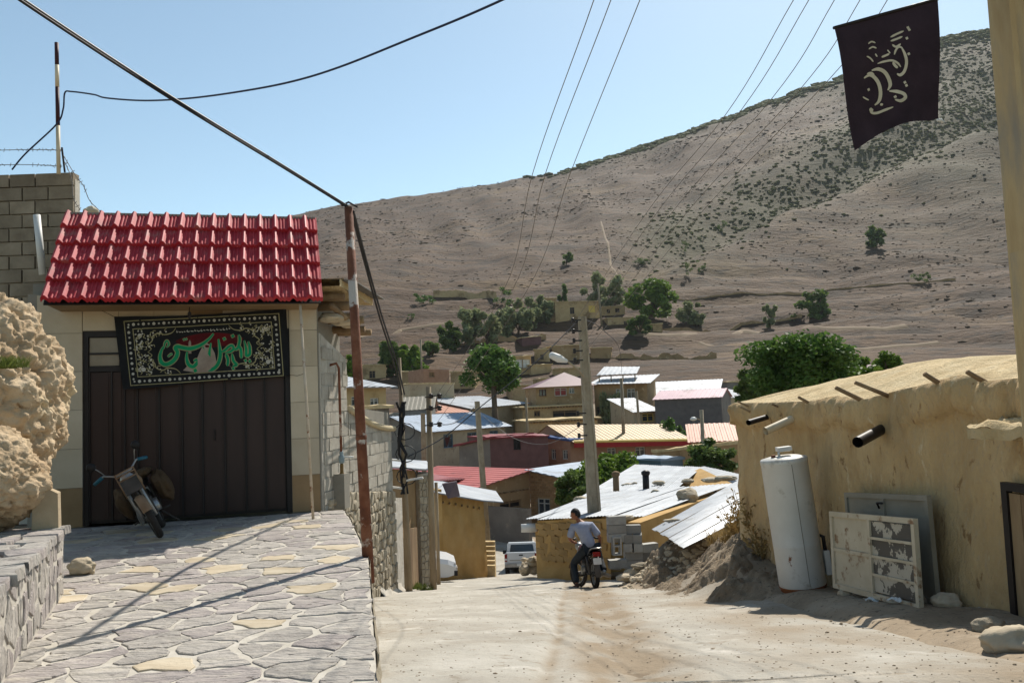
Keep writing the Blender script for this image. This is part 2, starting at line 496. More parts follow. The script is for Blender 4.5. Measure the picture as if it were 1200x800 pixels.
fs = [(j * w + i, j * w + i + 1, (j + 1) * w + i + 1, (j + 1) * w + i) for j in range(len(hy) - 1) for i in range(w - 1)]
me = bpy.data.meshes.new('hillside'); me.from_pydata(vs, [], fs); me.materials.append(m_hill)
me.polygons.foreach_set('use_smooth', [True] * len(fs))
me.attributes.new('veg', 'FLOAT', 'POINT').data.foreach_set('value', vv)
hl = bpy.data.objects.new('hillside', me); COL.objects.link(hl); struct(hl, 'dry brown hillside rising behind the village')

# ------------------------------------------------------------------ scrub on the hill (uncountable)
def scrub(name, n, test, size, mat, label, flat=.42, yr=(160, 770), ar=(-.45, .72), elong=2.6):
    m = MB(); k = 0; tries = 0
    base = ICO[0]
    while k < n and tries < n * 30:
        tries += 1
        y = yr[0] + (yr[1] - yr[0]) * random.random() ** .8; a = R(*ar); x = a * y
        if random.random() > test(x, y, a): continue
        s = size(x, y) * R(.6, 1.5); z = hill_z(x, y)
        for q in range(2 if s > 1.4 else 1):
            ox, oy = R(-.5, .5) * s * q, R(-.5, .5) * s * q
            el = R(1.0, elong); vs = [Vector((x + ox + p.x * s * el * R(.7, 1.2), y + oy + p.y * s * R(.7, 1.2), z + (p.z * flat + flat * .45) * s * R(.6, 1.1))) for p in base[0]]
            m.add(vs, base[1])
        k += 1
    tag(m.build(name, mat, org=(0, 0, 0)), label, None, None, 'stuff')
m_scrub = M('grey_scrub', [S(92, 76, 50, .6), S(108, 88, 60, .6), S(122, 100, 70, .6)], scale=.25, bump=0)
m_scrubg = M('green_scrub', [S(90, 92, 48, .8), S(108, 106, 58, .8), S(124, 118, 70, .8)], scale=.2, bump=0)
def t1(x, y, a):
    c = noise.noise(Vector((x * .012, y * .02, 3.3))) + .5 * noise.noise(Vector((x * .04, y * .06, 1.3)))
    return .12 + 1.1 * max(0, c) + .3 * sst(.3, .6, a)
scrub('dry_scrub', 12000, t1, lambda x, y: (.09 + .0005 * y) * (1 + 1.1 * (random.random() < .1)), m_scrub, 'low dry scrub dotted over the brown hillside')
def t2(x, y, a):
    s = lut(SPUR, a)
    band = math.exp(-((y - s - 60) / 60) ** 2) * sst(.12, .24, a)
    return band * (.3 + .8 * max(0, noise.noise(Vector((x * .02, y * .012, 8))) + .2)) + .35 * sst(s + 10, s + 60, y) * sst(.36, .5, a) + 1.2 * sst(722, 762, y) * sst(.0, .2, a)
scrub('green_scrub', 6500, t2, lambda x, y: .3 + .0010 * y + .9 * sst(715, 755, y), m_scrubg, 'green bushes covering the upper slope and the ridge', flat=.55, yr=(300, 775), ar=(0, .72), elong=1.8)

# ------------------------------------------------------------------ pale tracks on the lower slope
m_path = M('pale_track', [S(150, 126, 96, .5), S(166, 142, 112, .52)], scale=.3, bump=.3)
def track(pts, w):
    P = [at(px, py, hit(px, py)) for px, py in pts]; m = MB(); vs = []; n = 90
    for i in range(n + 1):
        f = i / n * (len(P) - 1); k = min(int(f), len(P) - 2); p = P[k].lerp(P[k + 1], f - k); d = (P[k + 1] - P[k]).normalized(); s = Vector((-d.y, d.x, 0))
        for e in (-1, -.33, .33, 1): q = p + s * (w * e); q.z = ground(q.x, q.y) + (.22 if abs(e) < 1 else -.3); vs.append(q)
    m.add(vs, [(i * 4 + j, i * 4 + j + 1, (i + 1) * 4 + j + 1, (i + 1) * 4 + j) for i in range(n) for j in range(3)])
    struct(m.build('path', m_path, smooth=True))
track([(742, 394), (800, 392), (870, 388), (960, 384), (1035, 387), (1062, 384)], 1.6)
track([(420, 396), (470, 388), (530, 380)], 1.2)
track([(820, 402), (900, 408), (1010, 410), (1100, 404)], 1.2)
track([(704, 260), (712, 284), (716, 312), (724, 326)], .9)
# ================================================================== LEFT FOREGROUND
m_mortar = M('pale_mortar', [S(182, 174, 160, .85), S(200, 193, 181, .9)], scale=6, bump=.6, bscale=40, bdist=.01)
m_slate = M('grey_slate', [S(146, 140, 133, .95), S(167, 160, 152, .98), S(185, 178, 168, 1)], scale=2.4, bump=.9, bscale=6, rnd=.1, bdist=.07, rough=.8, stretch=(1, 2.6, 1),
            patch=[(S(188, 180, 166, .92), 4, .54, .14), (S(104, 97, 91, .9), 7, .61, .035)])
m_slate2 = M('purple_slate', [S(144, 135, 131, .95), S(163, 154, 149, .98), S(181, 172, 164, 1)], scale=2.0, bump=.9, bscale=6, rnd=.1, bdist=.07, rough=.8, stretch=(1, 2.6, 1),
            patch=[(S(190, 181, 168, .92), 4, .55, .14), (S(106, 97, 92, .9), 7, .61, .035)])
m_tanst = M('tan_sandstone', [S(174, 158, 132, .84), S(188, 173, 148, .86), S(200, 187, 164, .88)], scale=2.2, bump=.5, bscale=8, rnd=.12, bdist=.025, stretch=(1, 2, 1))
def lm(o, u, v, n):            # local frame matrix
    m = Matrix((u, v, n)).transposed().to_4x4(); m.translation = o; return m
# --- forecourt of irregular flagstones
K0 = gp(-60, 905); K1 = gp(20, 775); K2 = gp(74, 696)
KU = (K2 - K1); KU.z = 0; KU.normalize(); KN = Vector((KU.y, -KU.x, 0))       # low wall on the left: along, facing the court
GL = DOOR_L - GU * .9
court = [p.xy for p in EPT[:-1]] + [Vector((left_edge(GCOR.y), GCOR.y)), (K2 + KU * 5.4 - KN * .55).xy, (K1 - KU * 4 - KN * .1).xy]
cb = MB(); cb.prism([Vector((p.x, p.y, -.6)) for p in court], (0, 0, .585)); forecourt = struct(cb.build('forecourt', m_mortar))
pts = []
e0 = Vector((EDIR.x, EDIR.y)); e1 = Vector((e0.y, -e0.x))
org = Vector((EDGE0.x, EDGE0.y)) - e0 * 2.4
def inside(p, poly):
    s = None
    for i, a in enumerate(poly):
        b = poly[(i + 1) % len(poly)]
        c = (b - a).cross(p - a) if hasattr(Vector((0, 0)), 'cross') else 0
        if s is None: s = c > 0
        elif (c > 0) != s: return False
    return True
v = 0
while v < 13.5:
    sp = .27 + .010 * v
    u = -.05 + R(0, .2)
    while u < 7.5:
        p = org + e0 * (v + R(-.12, .12)) - e1 * (u + R(-.1, .1))
        if inside(p, court): pts.append(p)
        u += R(.28, .56)
    v += sp
pc = []
for i in range(len(court)): pc.append(court[i])
def P_court(u, v, h): return Vector((u, v, h - .012))
FLAGS = []
for p, poly in cells(pts, pc):
    sb = slab(poly, P_court, None, R(.012, .045), R(.001, .010), jit=.034, bev=.008, seg=.085)
    mt = random.choices([m_slate, m_slate2, m_tanst], [5, 4, 1.1])[0]
    FLAGS.append((p.length, sb, mt))
FLAGS.sort(key=lambda q: q[0]); far = MB()
for k_, (_, sb, mt) in enumerate([q for q in FLAGS if q[0] > 4.2]):
    if k_ < 295: sb.build('flagstone', mt, forecourt)
    else: far.add(sb.v, sb.f, [m_slate, m_slate2, m_tanst].index(mt))
far.build('far_flagstones', [m_slate, m_slate2, m_tanst], forecourt)['kind'] = 'stuff'
# free edge of the forecourt
m_rubble = M('rubble_stone', [S(150, 138, 118, .8), S(172, 160, 138, .82), S(190, 178, 156, .85)], scale=3, bump=.8, bscale=9, rnd=.15, bdist=.04)
rw = MB(); n3 = Vector((EDIR.y, -EDIR.x, 0))
def ep(u):
    y = EPT[0].y + 1.2 + (GCOR.y + .2 - EPT[0].y - 1.2) * u; return Vector((left_edge(y), y, 0))
rw.grid(lambda u, v: ep(u) + n3 * (.01 + .02 * fbm(Vector((u * 30, v * 6, 0)), 3) + .05 * (1 - v)) + Vector((0, 0, road_z(ep(u).y) - .15 + v * (.15 - road_z(ep(u).y)))), 90, 8)
tag(rw.build('retaining_wall', m_rubble, smooth=True), 'rough low stone wall holding up the edge of the flagstone forecourt', 'wall')
# --- low stone ledge on the left
m_boulder2 = M('tan_render', [S(166, 146, 116, .78), S(184, 166, 138, .8)], scale=3, bump=.7, bscale=14)
lg = thing('stone_ledge', 'low slate-faced ledge wall below the big tan boulder', 'wall', K1)
LH = .62
core = MB()
A, B = K1 - KU * 3.2, K2.copy()
core.prism([Vector((*q.xy, -.1)) for q in (A, B, B - KN * 1.6, A - KN * 1.6)], (0, 0, LH + .06)); core.build('core', m_mortar, lg)
LL = (B - A).length
def ledge_face(u, v, h): return A + KU * u + KN * (h + .0) + Vector((0, 0, v))
def ledge_top(u, v, h): return A + KU * u - KN * v + Vector((0, 0, LH + h - .045))
fp = [Vector((u + R(-.1, .1), v + R(-.08, .08))) for u in frange(.1, LL - .1, 22) for v in (.08, .3, .5)]
for p, poly in cells(fp, [Vector(q) for q in ((0, 0), (LL, 0), (LL, LH - .02), (0, LH - .02))]):
    slab(poly, ledge_face, None, R(.02, .045), R(.004, .014), jit=.03, bev=.006).build('facing_stone', random.choice([m_slate, m_slate2]), lg)
fp = [Vector((u + R(-.1, .1), v + R(-.08, .08))) for u in frange(.15, LL - .1, 14) for v in (.1, .4, .75)]
for p, poly in cells(fp, [Vector(q) for q in ((0, -.05), (LL + .03, -.05), (LL + .03, .9), (0, .9))]):
    slab(poly, ledge_top, None, R(.012, .03), R(.046, .058), jit=.03, bev=.006).build('cap_stone', random.choice([m_slate, m_slate2, m_slate]), lg)
# upright stub at the end of the ledge
st = MB(); o = B - KN * .24 - KU * .2
st.grid(lambda u, v: o + KN * (.40 * u) + Vector((0, 0, LH - .05 + v * (.52 - .1 * u))) + KU * .25, 6, 6)
st2 = MB().hexa([o, o + KN * .24, o + KN * .24 + KU * .2, o + KU * .2] + [q + Vector((0, 0, 1.06 - (.12 if i in (1, 2) else 0))) for i, q in enumerate((o + KN * .02, o + KN * .22, o + KN * .22 + KU * .19, o + KU * .19))])
st2.build('end_post', m_boulder2, lg)
# --- boulder
m_boulder = M('limestone_boulder', [S(168, 142, 110, .82), S(188, 163, 130, .86), S(204, 183, 153, .9)], scale=2.2, bump=.8, bscale=11, bdist=.04, detail=9, voro=6, stretch=(1, 1, 1.6),
              patch=[(S(212, 192, 156, .85), 1.3, .54, .15), (S(130, 98, 60, .7), 4, .6, .1)])
bc = at(20, 470, 9.4)
def rock(name, label, cat, c, r, sc, amp, seed, sub, mat, group=None, freq=1.3, kill=None, fine=0, rot=None):
    vs, fs = ICO[sub]; sv = Vector((seed * 3.1, seed * 1.7, seed)); m = MB(); out = []
    for p in vs:
        k = 1 + amp * fbm(p * freq + sv, 4)
        if fine: k += fine * (.45 * noise.noise(p * 2.6 + sv) + .4 * noise.noise(p * 6 + sv) - .35 * abs(noise.noise(p * 9 + sv * 1.7)) + .3 * noise.noise(Vector((p.x * 12, p.y * 12, p.z * 20)) + sv) + .22 * noise.noise(p * 27 + sv) + .12 * noise.noise(p * 55 + sv) - .55 * max(0, noise.noise(p * 9 + sv * 2) - .12) - .5 * max(0, noise.noise(p * 19 + sv * 3) - .15))
        if fine and sub > 4:
            for fq, am in ((1.9, .055), (4.2, .03)):
                dd, pp2 = noise.voronoi(p * fq + sv + Vector((.25, .2, .3)) * noise.noise(p * 3)); k += am * noise.noise(Vector(pp2[0]) * 7.3) - am * .9 * math.exp(-(dd[1] - dd[0]) * 11)
        q = Vector((p.x * sc[0], p.y * sc[1], p.z * sc[2])) * (r * k)
        if rot is not None: q = rot @ q
        out.append(q + c)
    m.add(out, fs)
    return tag(m.build(name, mat, smooth=sub > 2), label, cat, group)
rock('boulder', 'huge pitted tan limestone boulder resting on the stone ledge', 'boulder', at(-74, 478, 8.9), 1.0, (1.22, 1.15, 1.40), .09, 5, 6, m_boulder, freq=1.4, fine=.10)
rock('boulder', 'smaller rough tan rock wedged at the ledge, bottom left of the boulder', 'boulder', at(-22, 560, 7.7), .52, (1.0, 1.1, .9), .15, 9, 5, m_boulder, fine=.10)
for i, (px, py, d, r) in enumerate([]):
    rock('rock', ['flat grey stone lying on the ledge below the boulder', 'small grey stone on the ledge against the end post', 'little pale stone at the front of the ledge'][i], 'stone', at(px, py, d), r, (1.4, 1.1, .5), .2, i + 20, 2, m_slate)
rock('rock', 'single tan stone lying on the flagstones beside the ledge', 'stone', gp(95, 672) + Vector((0, 0, .07)), .125, (1.15, .9, .72), .3, 33, 3, m_tanst)
# grass tuft on the boulder
def tuft(name, label, c, n, h, spread, mat, cat='grass tuft', w=.012, lean=.5):
    m = MB()
    for i in range(n):
        a = R(0, 2 * pi); r = spread * random.random() ** .5
        b = Vector(c) + Vector((cos(a) * r, sin(a) * r, -.02)); t = Vector((R(-1, 1), R(-1, 1), 0)) * lean * h
        hh = h * R(.5, 1.1); s = Vector((cos(a + 1.3), sin(a + 1.3), 0)) * w
        m.add([b - s, b + s, b + t * .35 + s * .7 + Vector((0, 0, hh * .6)), b + t * .35 - s * .7 + Vector((0, 0, hh * .6)), b + t + Vector((0, 0, hh))], [(0, 1, 2, 3), (3, 2, 4)])
    return tag(m.build(name, mat), label, cat)
m_grassg = M('green_grass', [S(88, 104, 44, .7), S(122, 132, 64, .75)], scale=5, bump=0, trans=.3)
m_grassd = M('dry_grass', [S(150, 124, 76, .8), S(182, 158, 108, .85)], scale=5, bump=0, trans=.2)
tuft('grass_tuft', 'green grass growing from a crack in the tan boulder', at(6, 428, 7.72), 420, .11, .2, m_grassg, w=.005, lean=1.1)

# ================================================================== GARAGE
GM = lm(DOOR_L, GU, -GN, Vector((0, 0, 1)))            # local: x along front, y into the building, z up
GMI = GM.inverted()
def gl(px, py, y=0.0):                                  # photo point -> garage local at depth y
    return GMI @ rp(px, py, DOOR_L - GN * y, GN)
EAVE_Y = -.95
eL, eR = gl(52, 358, EAVE_Y), gl(378, 350, EAVE_Y)
RIDGE_Y = .5
rL, rR = gl(62, 255, RIDGE_Y), gl(369, 252, RIDGE_Y)
EZ = (eL.z + eR.z) / 2; RZ = (rL.z + rR.z) / 2; X0 = eL.x * .8 + rL.x * .2; X1 = eR.x
DH = gl(97, 388).z
m_cladding = M('beige_stone_cladding', [S(186, 170, 144, .86), S(200, 186, 162, .88)], scale=1.5, bump=.15, bscale=30, rnd=.08, rough=.6)
m_clad_d = M('brown_stone_cladding', [S(150, 122, 86, .72), S(166, 138, 100, .75)], scale=2, bump=.15, bscale=30, rnd=.1, rough=.6)
m_cement = M('grey_cement', [S(134, 128, 116, .8), S(156, 150, 138, .8)], scale=2, bump=.4, bscale=20)
m_door = M('dark_brown_paint', [S(48, 30, 26, .8), S(60, 40, 34, .8)], scale=2, bump=.1, rough=.45, stretch=(3, 3, .4))
m_doord = M('door_frame_black', [S(30, 24, 24, .8), S(40, 33, 31, .8)], scale=3, bump=.1, rough=.5)
m_tile = M('red_tile_metal', [S(158, 34, 44, .85), S(176, 44, 54, .88), S(192, 66, 74, .9)], scale=2, patch=[(S(178, 104, 98, .8), 4, .55, .16), (S(140, 40, 46, .8), 1.2, .55, .15)], bump=.1, rough=.62, rnd=.06, spec=.35)
m_white = M('white_paint', [S(206, 204, 198, .85), S(226, 224, 218, .88)], scale=2, bump=.1, rough=.5)
m_rust = M('rusty_steel', [S(96, 58, 42, .75), S(124, 76, 54, .75), S(146, 100, 76, .78)], scale=4, bump=.4, bscale=18, rough=.85, patch=[(S(196, 184, 172, .8), 3, .55, .05)])
m_glass = glass('dark_glass')
gar = thing('garage', 'beige stone-clad garage with red tiled awning roof and dark brown metal door', 'garage', mat=GM)
ORG[gar.name] = Vector()
H = EZ + .25
def lbox(b, x0, x1, y0, y1, z0, z1): return b.hexa([Vector(q) for q in ((x0, y0, z0), (x1, y0, z0), (x1, y1, z0), (x0, y1, z0), (x0, y0, z1), (x1, y0, z1), (x1, y1, z1), (x0, y1, z1))])
GD = 5.2
w = MB()
lbox(w, -.75, -.0, .02, .3, -.1, H); lbox(w, GW + .0, GW + .44, .02, .3, -.1, H); lbox(w, 0, GW, .02, .3, DH, H)
lbox(w, -.75, -.55, .3, GD, -.1, H); lbox(w, GW + .2, GW + .44, .3, GD, -.1, H); lbox(w, -.55, GW + .2, GD - .2, GD, -.1, H)
lbox(w, -.75, GW + .44, .3, GD, H + .02, H + .2)
w.build('wall', m_cement, gar, local=True)
# cladding slabs, piece by piece
def clad(x0, x1, z0, z1, nx, nz, name='cladding_slab', dark=()):
    for i in range(nx):
        for j in range(nz):
            a, b = x0 + (x1 - x0) * i / nx, x0 + (x1 - x0) * (i + 1) / nx
            c, d = z0 + (z1 - z0) * j / nz, z0 + (z1 - z0) * (j + 1) / nz
            lbox(MB(), a + .003, b - .003, -.012 - R(0, .003), .019, c + .003, d - .003).build(name, m_clad_d if (i, j) in dark else m_cladding, gar, local=True)
clad(GW + .0, GW + .44, 0, H - .02, 1, 6, dark=((0, 0),)); clad(-.62, 0, .0, H - .02, 1, 6, dark=((0, 0),))
clad(0.005, GW - .005, DH + .005, H - .02, 6, 1, dark=((3, 0),))
# side return of the right pillar
for j in range(6):
    lbox(MB(), GW + .441, GW + .455, .0, .6, j * H / 6 + .003, (j + 1) * H / 6 - .003).build('cladding_slab', m_cement, gar, local=True)
# door
dr = MB(); lbox(dr, 0.01, GW - .01, .12, .16, .02, DH - .01); door = dr.build('door', m_doord, gar, local=True)
fr = MB()
lbox(fr, .0, .075, .03, .14, .0, DH); lbox(fr, GW - .075, GW, .03, .14, .0, DH); lbox(fr, .075, GW - .075, .03, .14, DH - .09, DH)
lbox(fr, .075, GW - .075, .05, .13, DH - .62, DH - .54); fr.build('door_frame', m_doord, door, local=True)
TZ = DH - .62
x = .085; k = 0
wd = [.29, .17, .17, .29, .31, .28, .31, .29, .28, .29]; sc = (GW - .17) / sum(wd)
for q in wd:
    ww = q * sc
    pb = MB(); lbox(pb, x + .016, x + ww - .016, .072, .12, .07, TZ - .015); lbox(pb, x + .05, x + ww - .05, .058, .075, .1, TZ - .05)
    pb.build('door_panel', m_door, door, local=True)
    rb = MB(); lbox(rb, x - .012, x + .012, .05, .12, .05, TZ); rb.build('door_rib', m_doord, door, local=True)
    x += ww
for i, (a, b) in enumerate(((.085, .50), (.53, 1.3), (1.33, 2.1), (2.13, GW - .09))):
    tb = MB(); lbox(tb, a, b, .08, .1, TZ + .09, DH - .1); tb.build('transom_pane', M('frosted_pane', [S(150, 138, 118, .7), S(176, 164, 142, .75)], scale=2, bump=0, rough=.3) if i == 0 else m_glass, door, local=True)
    tb = MB(); lbox(tb, a, b, .05, .11, TZ + .26, TZ + .29); tb.build('transom_bar', m_doord, door, local=True)
hd = MB(); hd.tube([(GW * .62, .02, 1.2), (GW * .62, .0, 1.2), (GW * .62, .0, 1.36), (GW * .62, .02, 1.36)], .012, 6); hd.build('door_handle', m_doord, door, local=True)
# roof deck and tiles
ns, nr = 16, 5
TW = (X1 - X0) / ns
sl = Vector((0, RIDGE_Y - EAVE_Y, RZ - EZ)); SLN = sl.length; sl.normalize()
nu = Vector((0, -sl.z, sl.y))
deck = MB()
o = Vector((X0 + .02, EAVE_Y + .03, EZ - .01))
deck.frame(o - nu * .03, Vector((1, 0, 0)), sl, nu, X1 - X0 - .04, SLN - .03, .025)
roof = deck.build('roof', m_doord, gar, local=True)
fa = MB(); lbox(fa, X0 + .05, X1 - .05, EAVE_Y + .10, .02, EZ - .02, EZ + .015); fa.build('soffit', m_clad_d, roof, local=True)
prof = [(0, .0), (.05, .022), (.12, .048), (.2, .06), (.28, .048), (.36, .02), (.42, .0), (.50, .0), (.54, .016), (.60, .016), (.64, 0), (.72, 0), (.76, .016), (.82, .016), (.86, 0), (1.0, .0)]
TL = SLN / nr
tm = MB(); vs = []; n = len(prof)
for k, (t, lift) in enumerate(((0, .0), (.0, .07), (.02, .075), (.5, .045), (1.03, .01))):
    for q, h in prof: vs.append(Vector((q * TW * 1.01, t * TL, (h + lift) if k else -.002 + h)))
fs = [(r * n + i, r * n + i + 1, (r + 1) * n + i + 1, (r + 1) * n + i) for r in range(4) for i in range(n - 1)]
tm.add(vs, fs)
tme = tm.mesh('roof_tile', m_tile)
TM = Matrix((Vector((1, 0, 0)), sl, nu)).transposed().to_4x4()
for j in range(nr):
    for i in range(ns):
        mm = TM.copy(); mm.translation = Vector((X0 + i * TW, EAVE_Y, EZ)) + sl * (j * TL) + nu * .004
        part(tme, 'tile', roof, mm)
cp = MB(); lbox(cp, X0 + .02, X1 - .02, RIDGE_Y - .05, RIDGE_Y + .5, RZ - .09, RZ + .02); cp.build('ridge_cap', m_cement, roof, local=True)
bg = MB(); lbox(bg, X0 + .3, X1 - .1, RIDGE_Y + .2, GD, H + .21, RZ - .25); bg.build('upper_wall', m_cement, gar, local=True)
# closed cheeks under the sloping roof
for xx in (X0 + .06, X1 - .09):
    ch = MB(); ch.prism([Vector((xx, EAVE_Y + .16, EZ + .02)), Vector((xx, RIDGE_Y, EZ + .02)), Vector((xx, RIDGE_Y, RZ - .14))], (.03, 0, 0)); ch.build('gable_cheek', m_cement, gar, local=True)
# lamp bulb hanging under the eave
lb = thing('hanging_lamp', 'small dark lamp hanging under the eave above the banner', 'lamp', mat=GM @ Matrix.Translation(gl(222, 362, -.5))); ORG[lb.name] = Vector()
MB().tube([(0, 0, .12), (0, 0, -.04)], .006, 6).build('cord', m_doord, lb, local=True)
MB().lathe([(.012, -.04), (.025, -.055), (.028, -.09), (.03, -.11), (.018, -.14), (.004, -.15)], n=12).build('bulb', m_doord, lb, local=True)
# thin rusty-white pipe propping the eave
pp = MB(); a = rp(351, 352, DOOR_L + GN * .8, GN); b = gp(367, 607); bw = (b - EYE)
b2 = Vector((b.x, b.y, -.02))
pp.tube([b2, b2.lerp(a, .5) + Vector((.01, 0, 0)), a + Vector((0, 0, .12))], .021, 10)
tag(pp.build('prop_pipe', M('flaking_cream_pipe', [S(196, 176, 150, .8), S(214, 198, 176, .85)], scale=5, bump=.2, patch=[(S(140, 84, 52, .8), 7, .57, .06)]), smooth=True), 'thin flaking cream pipe propping the right end of the red roof', 'pipe')

# --- black banner with green calligraphy
BY = -.10
bTL, bTR, bBR, bBL = (134, 371), (334.5, 362), (339, 440), (144, 456)
def zb(x, y): return (130 + x / 5.58, 355 + y / 5.58)     # measuring frame of the banner
def bmap(x, y, h=0):
    q = gl(*zb(x, y), BY)
    q.y += .03 * sin(q.x * 5.2 + .6) * (.3 + .7 * max(0, min(1, (y - 60) / 450))) + .012 * sin(q.x * 14 + q.z * 6) - h
    return q
ban = thing('banner', 'black mourning banner with green calligraphy hung over the garage door', 'banner', mat=GM); ORG[ban.name] = Vector()
m_black = M('black_cloth', [S(20, 21, 24, .8), S(30, 31, 34, .85)], scale=4, bump=.2, bscale=60, rough=.9)
def edge(u, v):
    tx = 20 + (1146 - 20) * u; ty = 88 + (36 - 88) * u + 14 * sin(pi * u)
    bx = 78 + (1168 - 78) * u; by = 562 + (472 - 562) * u + 6 * sin(3 * pi * u)
    return tx + (bx - tx) * v, ty + (by - ty) * v
bm_ = MB().grid(lambda u, v: bmap(*edge(u, 1 - v)), 60, 24); bm_.grid(lambda u, v: bmap(*edge(u, 1 - v), -.004), 60, 24, flip=True)
bm_.build('cloth', m_black, ban, smooth=True, local=True)
def flat(mb, poly, mp, h):
    n = len(poly); mb.add([mp(x, y, h) for x, y in poly], [tuple(range(n))])
def ribbon(mb, pts, w, mp, h, taper=True, sub=6):
    q = []
    pp_ = [Vector(p) for p in pts]
    for i in range(len(pp_) - 1):
        p0, p1, p2, p3 = pp_[max(i - 1, 0)], pp_[i], pp_[i + 1], pp_[min(i + 2, len(pp_) - 1)]
        for k in range(sub):
            t = k / sub
            q.append(.5 * ((2 * p1) + (p2 - p0) * t + (2 * p0 - 5 * p1 + 4 * p2 - p3) * t * t + (3 * p1 - p0 - 3 * p2 + p3) * t ** 3))
    q.append(pp_[-1]); n = len(q); vs = []
    for i, p in enumerate(q):
        t = (q[min(i + 1, n - 1)] - q[max(i - 1, 0)]).normalized(); s = Vector((-t.y, t.x))
        f = i / (n - 1); ww = w * (.45 + .75 * min(1, 5 * f, 5 * (1 - f))) if taper else w
        vs += [mp(*(p + s * ww / 2), h), mp(*(p - s * ww / 2), h)]
    mb.add(vs, [(2 * i, 2 * i + 1, 2 * i + 3, 2 * i + 2) for i in range(n - 1)])
def dot(mb, x, y, r, mp, h, n=6):
    flat(mb, [(x + r * cos(2 * pi * k / n + .3), y + r * sin(2 * pi * k / n + .3)) for k in range(n)], mp, h)
def inner(u, v):     # printed field inside the black margin
    c = [(82, 118), (1100, 66), (1130, 476), (130, 542)]
    t = Vector(c[0]).lerp(Vector(c[1]), u); b = Vector(c[3]).lerp(Vector(c[2]), u); return t.lerp(b, v)
# red glow and pale dome of the printed picture
m_pr = M('print_dark_red', [S(70, 10, 16, .7), S(112, 18, 26, .8)], scale=3, bump=0)
m_pp = M('print_pale', [S(150, 132, 118, .7), S(178, 164, 150, .75)], scale=4, bump=0)
m_pw = M('print_ivory', [S(186, 184, 172, .75), S(204, 200, 188, .8)], scale=9, bump=0)
m_pgold = M('print_gold', [S(152, 146, 104, .7), S(176, 168, 128, .75)], scale=9, bump=0)
m_pg = M('print_green', [S(10, 134, 88, .75), S(18, 158, 104, .8)], scale=4, bump=0)
a = MB()
a.grid(lambda u, v: bmap(425 + 440 * u, 252 - 18 * u + 48 * (2 * v - 1) * max(.02, sin(pi * u)) ** .55, .002), 20, 6, flip=True); a.build('red_field', m_pr, ban, local=True)
a = MB(); flat(a, [(470, 440), (560, 455), (700, 450), (800, 425), (760, 400), (690, 380), (680, 330), (655, 280), (630, 262), (600, 280), (575, 330), (560, 370), (500, 410)], bmap, .003)
flat(a, [(507, 330), (507, 255), (515, 240), (523, 255), (526, 330)], bmap, .003); a.build('dome_picture', m_pp, ban, local=True)
# borders
a = MB()
for v0, v1 in ((.0, .008), (.125, .132), (.868, .875), (.992, 1.0)):
    pass
def rim(t0, t1, mb, h):
    for e in ((0, 0, 1, 0), (1, 0, 1, 1), (1, 1, 0, 1), (0, 1, 0, 0)):
        n = 24
        for k in range(n):
            q = []
            for s, t in ((k / n, t0), ((k + 1) / n, t0), ((k + 1) / n, t1), (k / n, t1)):
                u = e[0] + (e[2] - e[0]) * s; v = e[1] + (e[3] - e[1]) * s
                u = t * .42 + u * (1 - .84 * t); v = t + v * (1 - 2 * t); q.append(tuple(inner(u, v)))
            flat(mb, q, bmap, h)
rim(.0, .012, a, .002); rim(.125, .137, a, .002); a.build('border_line', m_pgold, ban, local=True)['kind'] = 'stuff'
a = MB()
for k in range(30):
    for v in (.062, .938):
        c = inner(.03 + .94 * k / 29, v); dot(a, c.x, c.y, 11 if k % 2 else 7, bmap, .003)
for k in range(11):
    for u in (.026, .974):
        c = inner(u, .1 + .8 * k / 10); dot(a, c.x, c.y, 10 if k % 2 else 7, bmap, .003)
a.build('border_flower', m_pw, ban, local=True)['kind'] = 'stuff'
# corner arabesques: scrolls and blossoms
a = MB(); b = MB()
for sx in (0, 1):
    for sy in (0, 1):
        def cq(u, v): return tuple(inner(abs(sx - u), abs(sy - v)))
        for k in range(60):
            u = .065 + .27 * random.random() ** 1.5; v = .15 + .33 * random.random()
            if u > .30 - (v - .15) * .5: continue
            c = cq(u, v); r = R(3, 7)
            dot(b, *c, r, bmap, .003, 5)
            t = R(0, 6.3); ribbon(a, [(c[0], c[1]), (c[0] + 16 * cos(t), c[1] + 14 * sin(t)), (c[0] + 24 * cos(t + .8), c[1] + 22 * sin(t + .8))], 4, bmap, .002, sub=3)
        ribbon(a, [cq(*p) for p in ((.33, .15), (.30, .22), (.25, .24), (.22, .21), (.18, .25), (.17, .33), (.14, .40), (.16, .45), (.135, .5))], 6, bmap, .003, sub=4)
        c = cq(.095, .24); dot(b, *c, 15, bmap, .002, 8)
a.build('scroll_ornament', m_pgold, ban, local=True)['kind'] = 'stuff'; b.build('blossom_ornament', m_pw, ban, local=True)['kind'] = 'stuff'
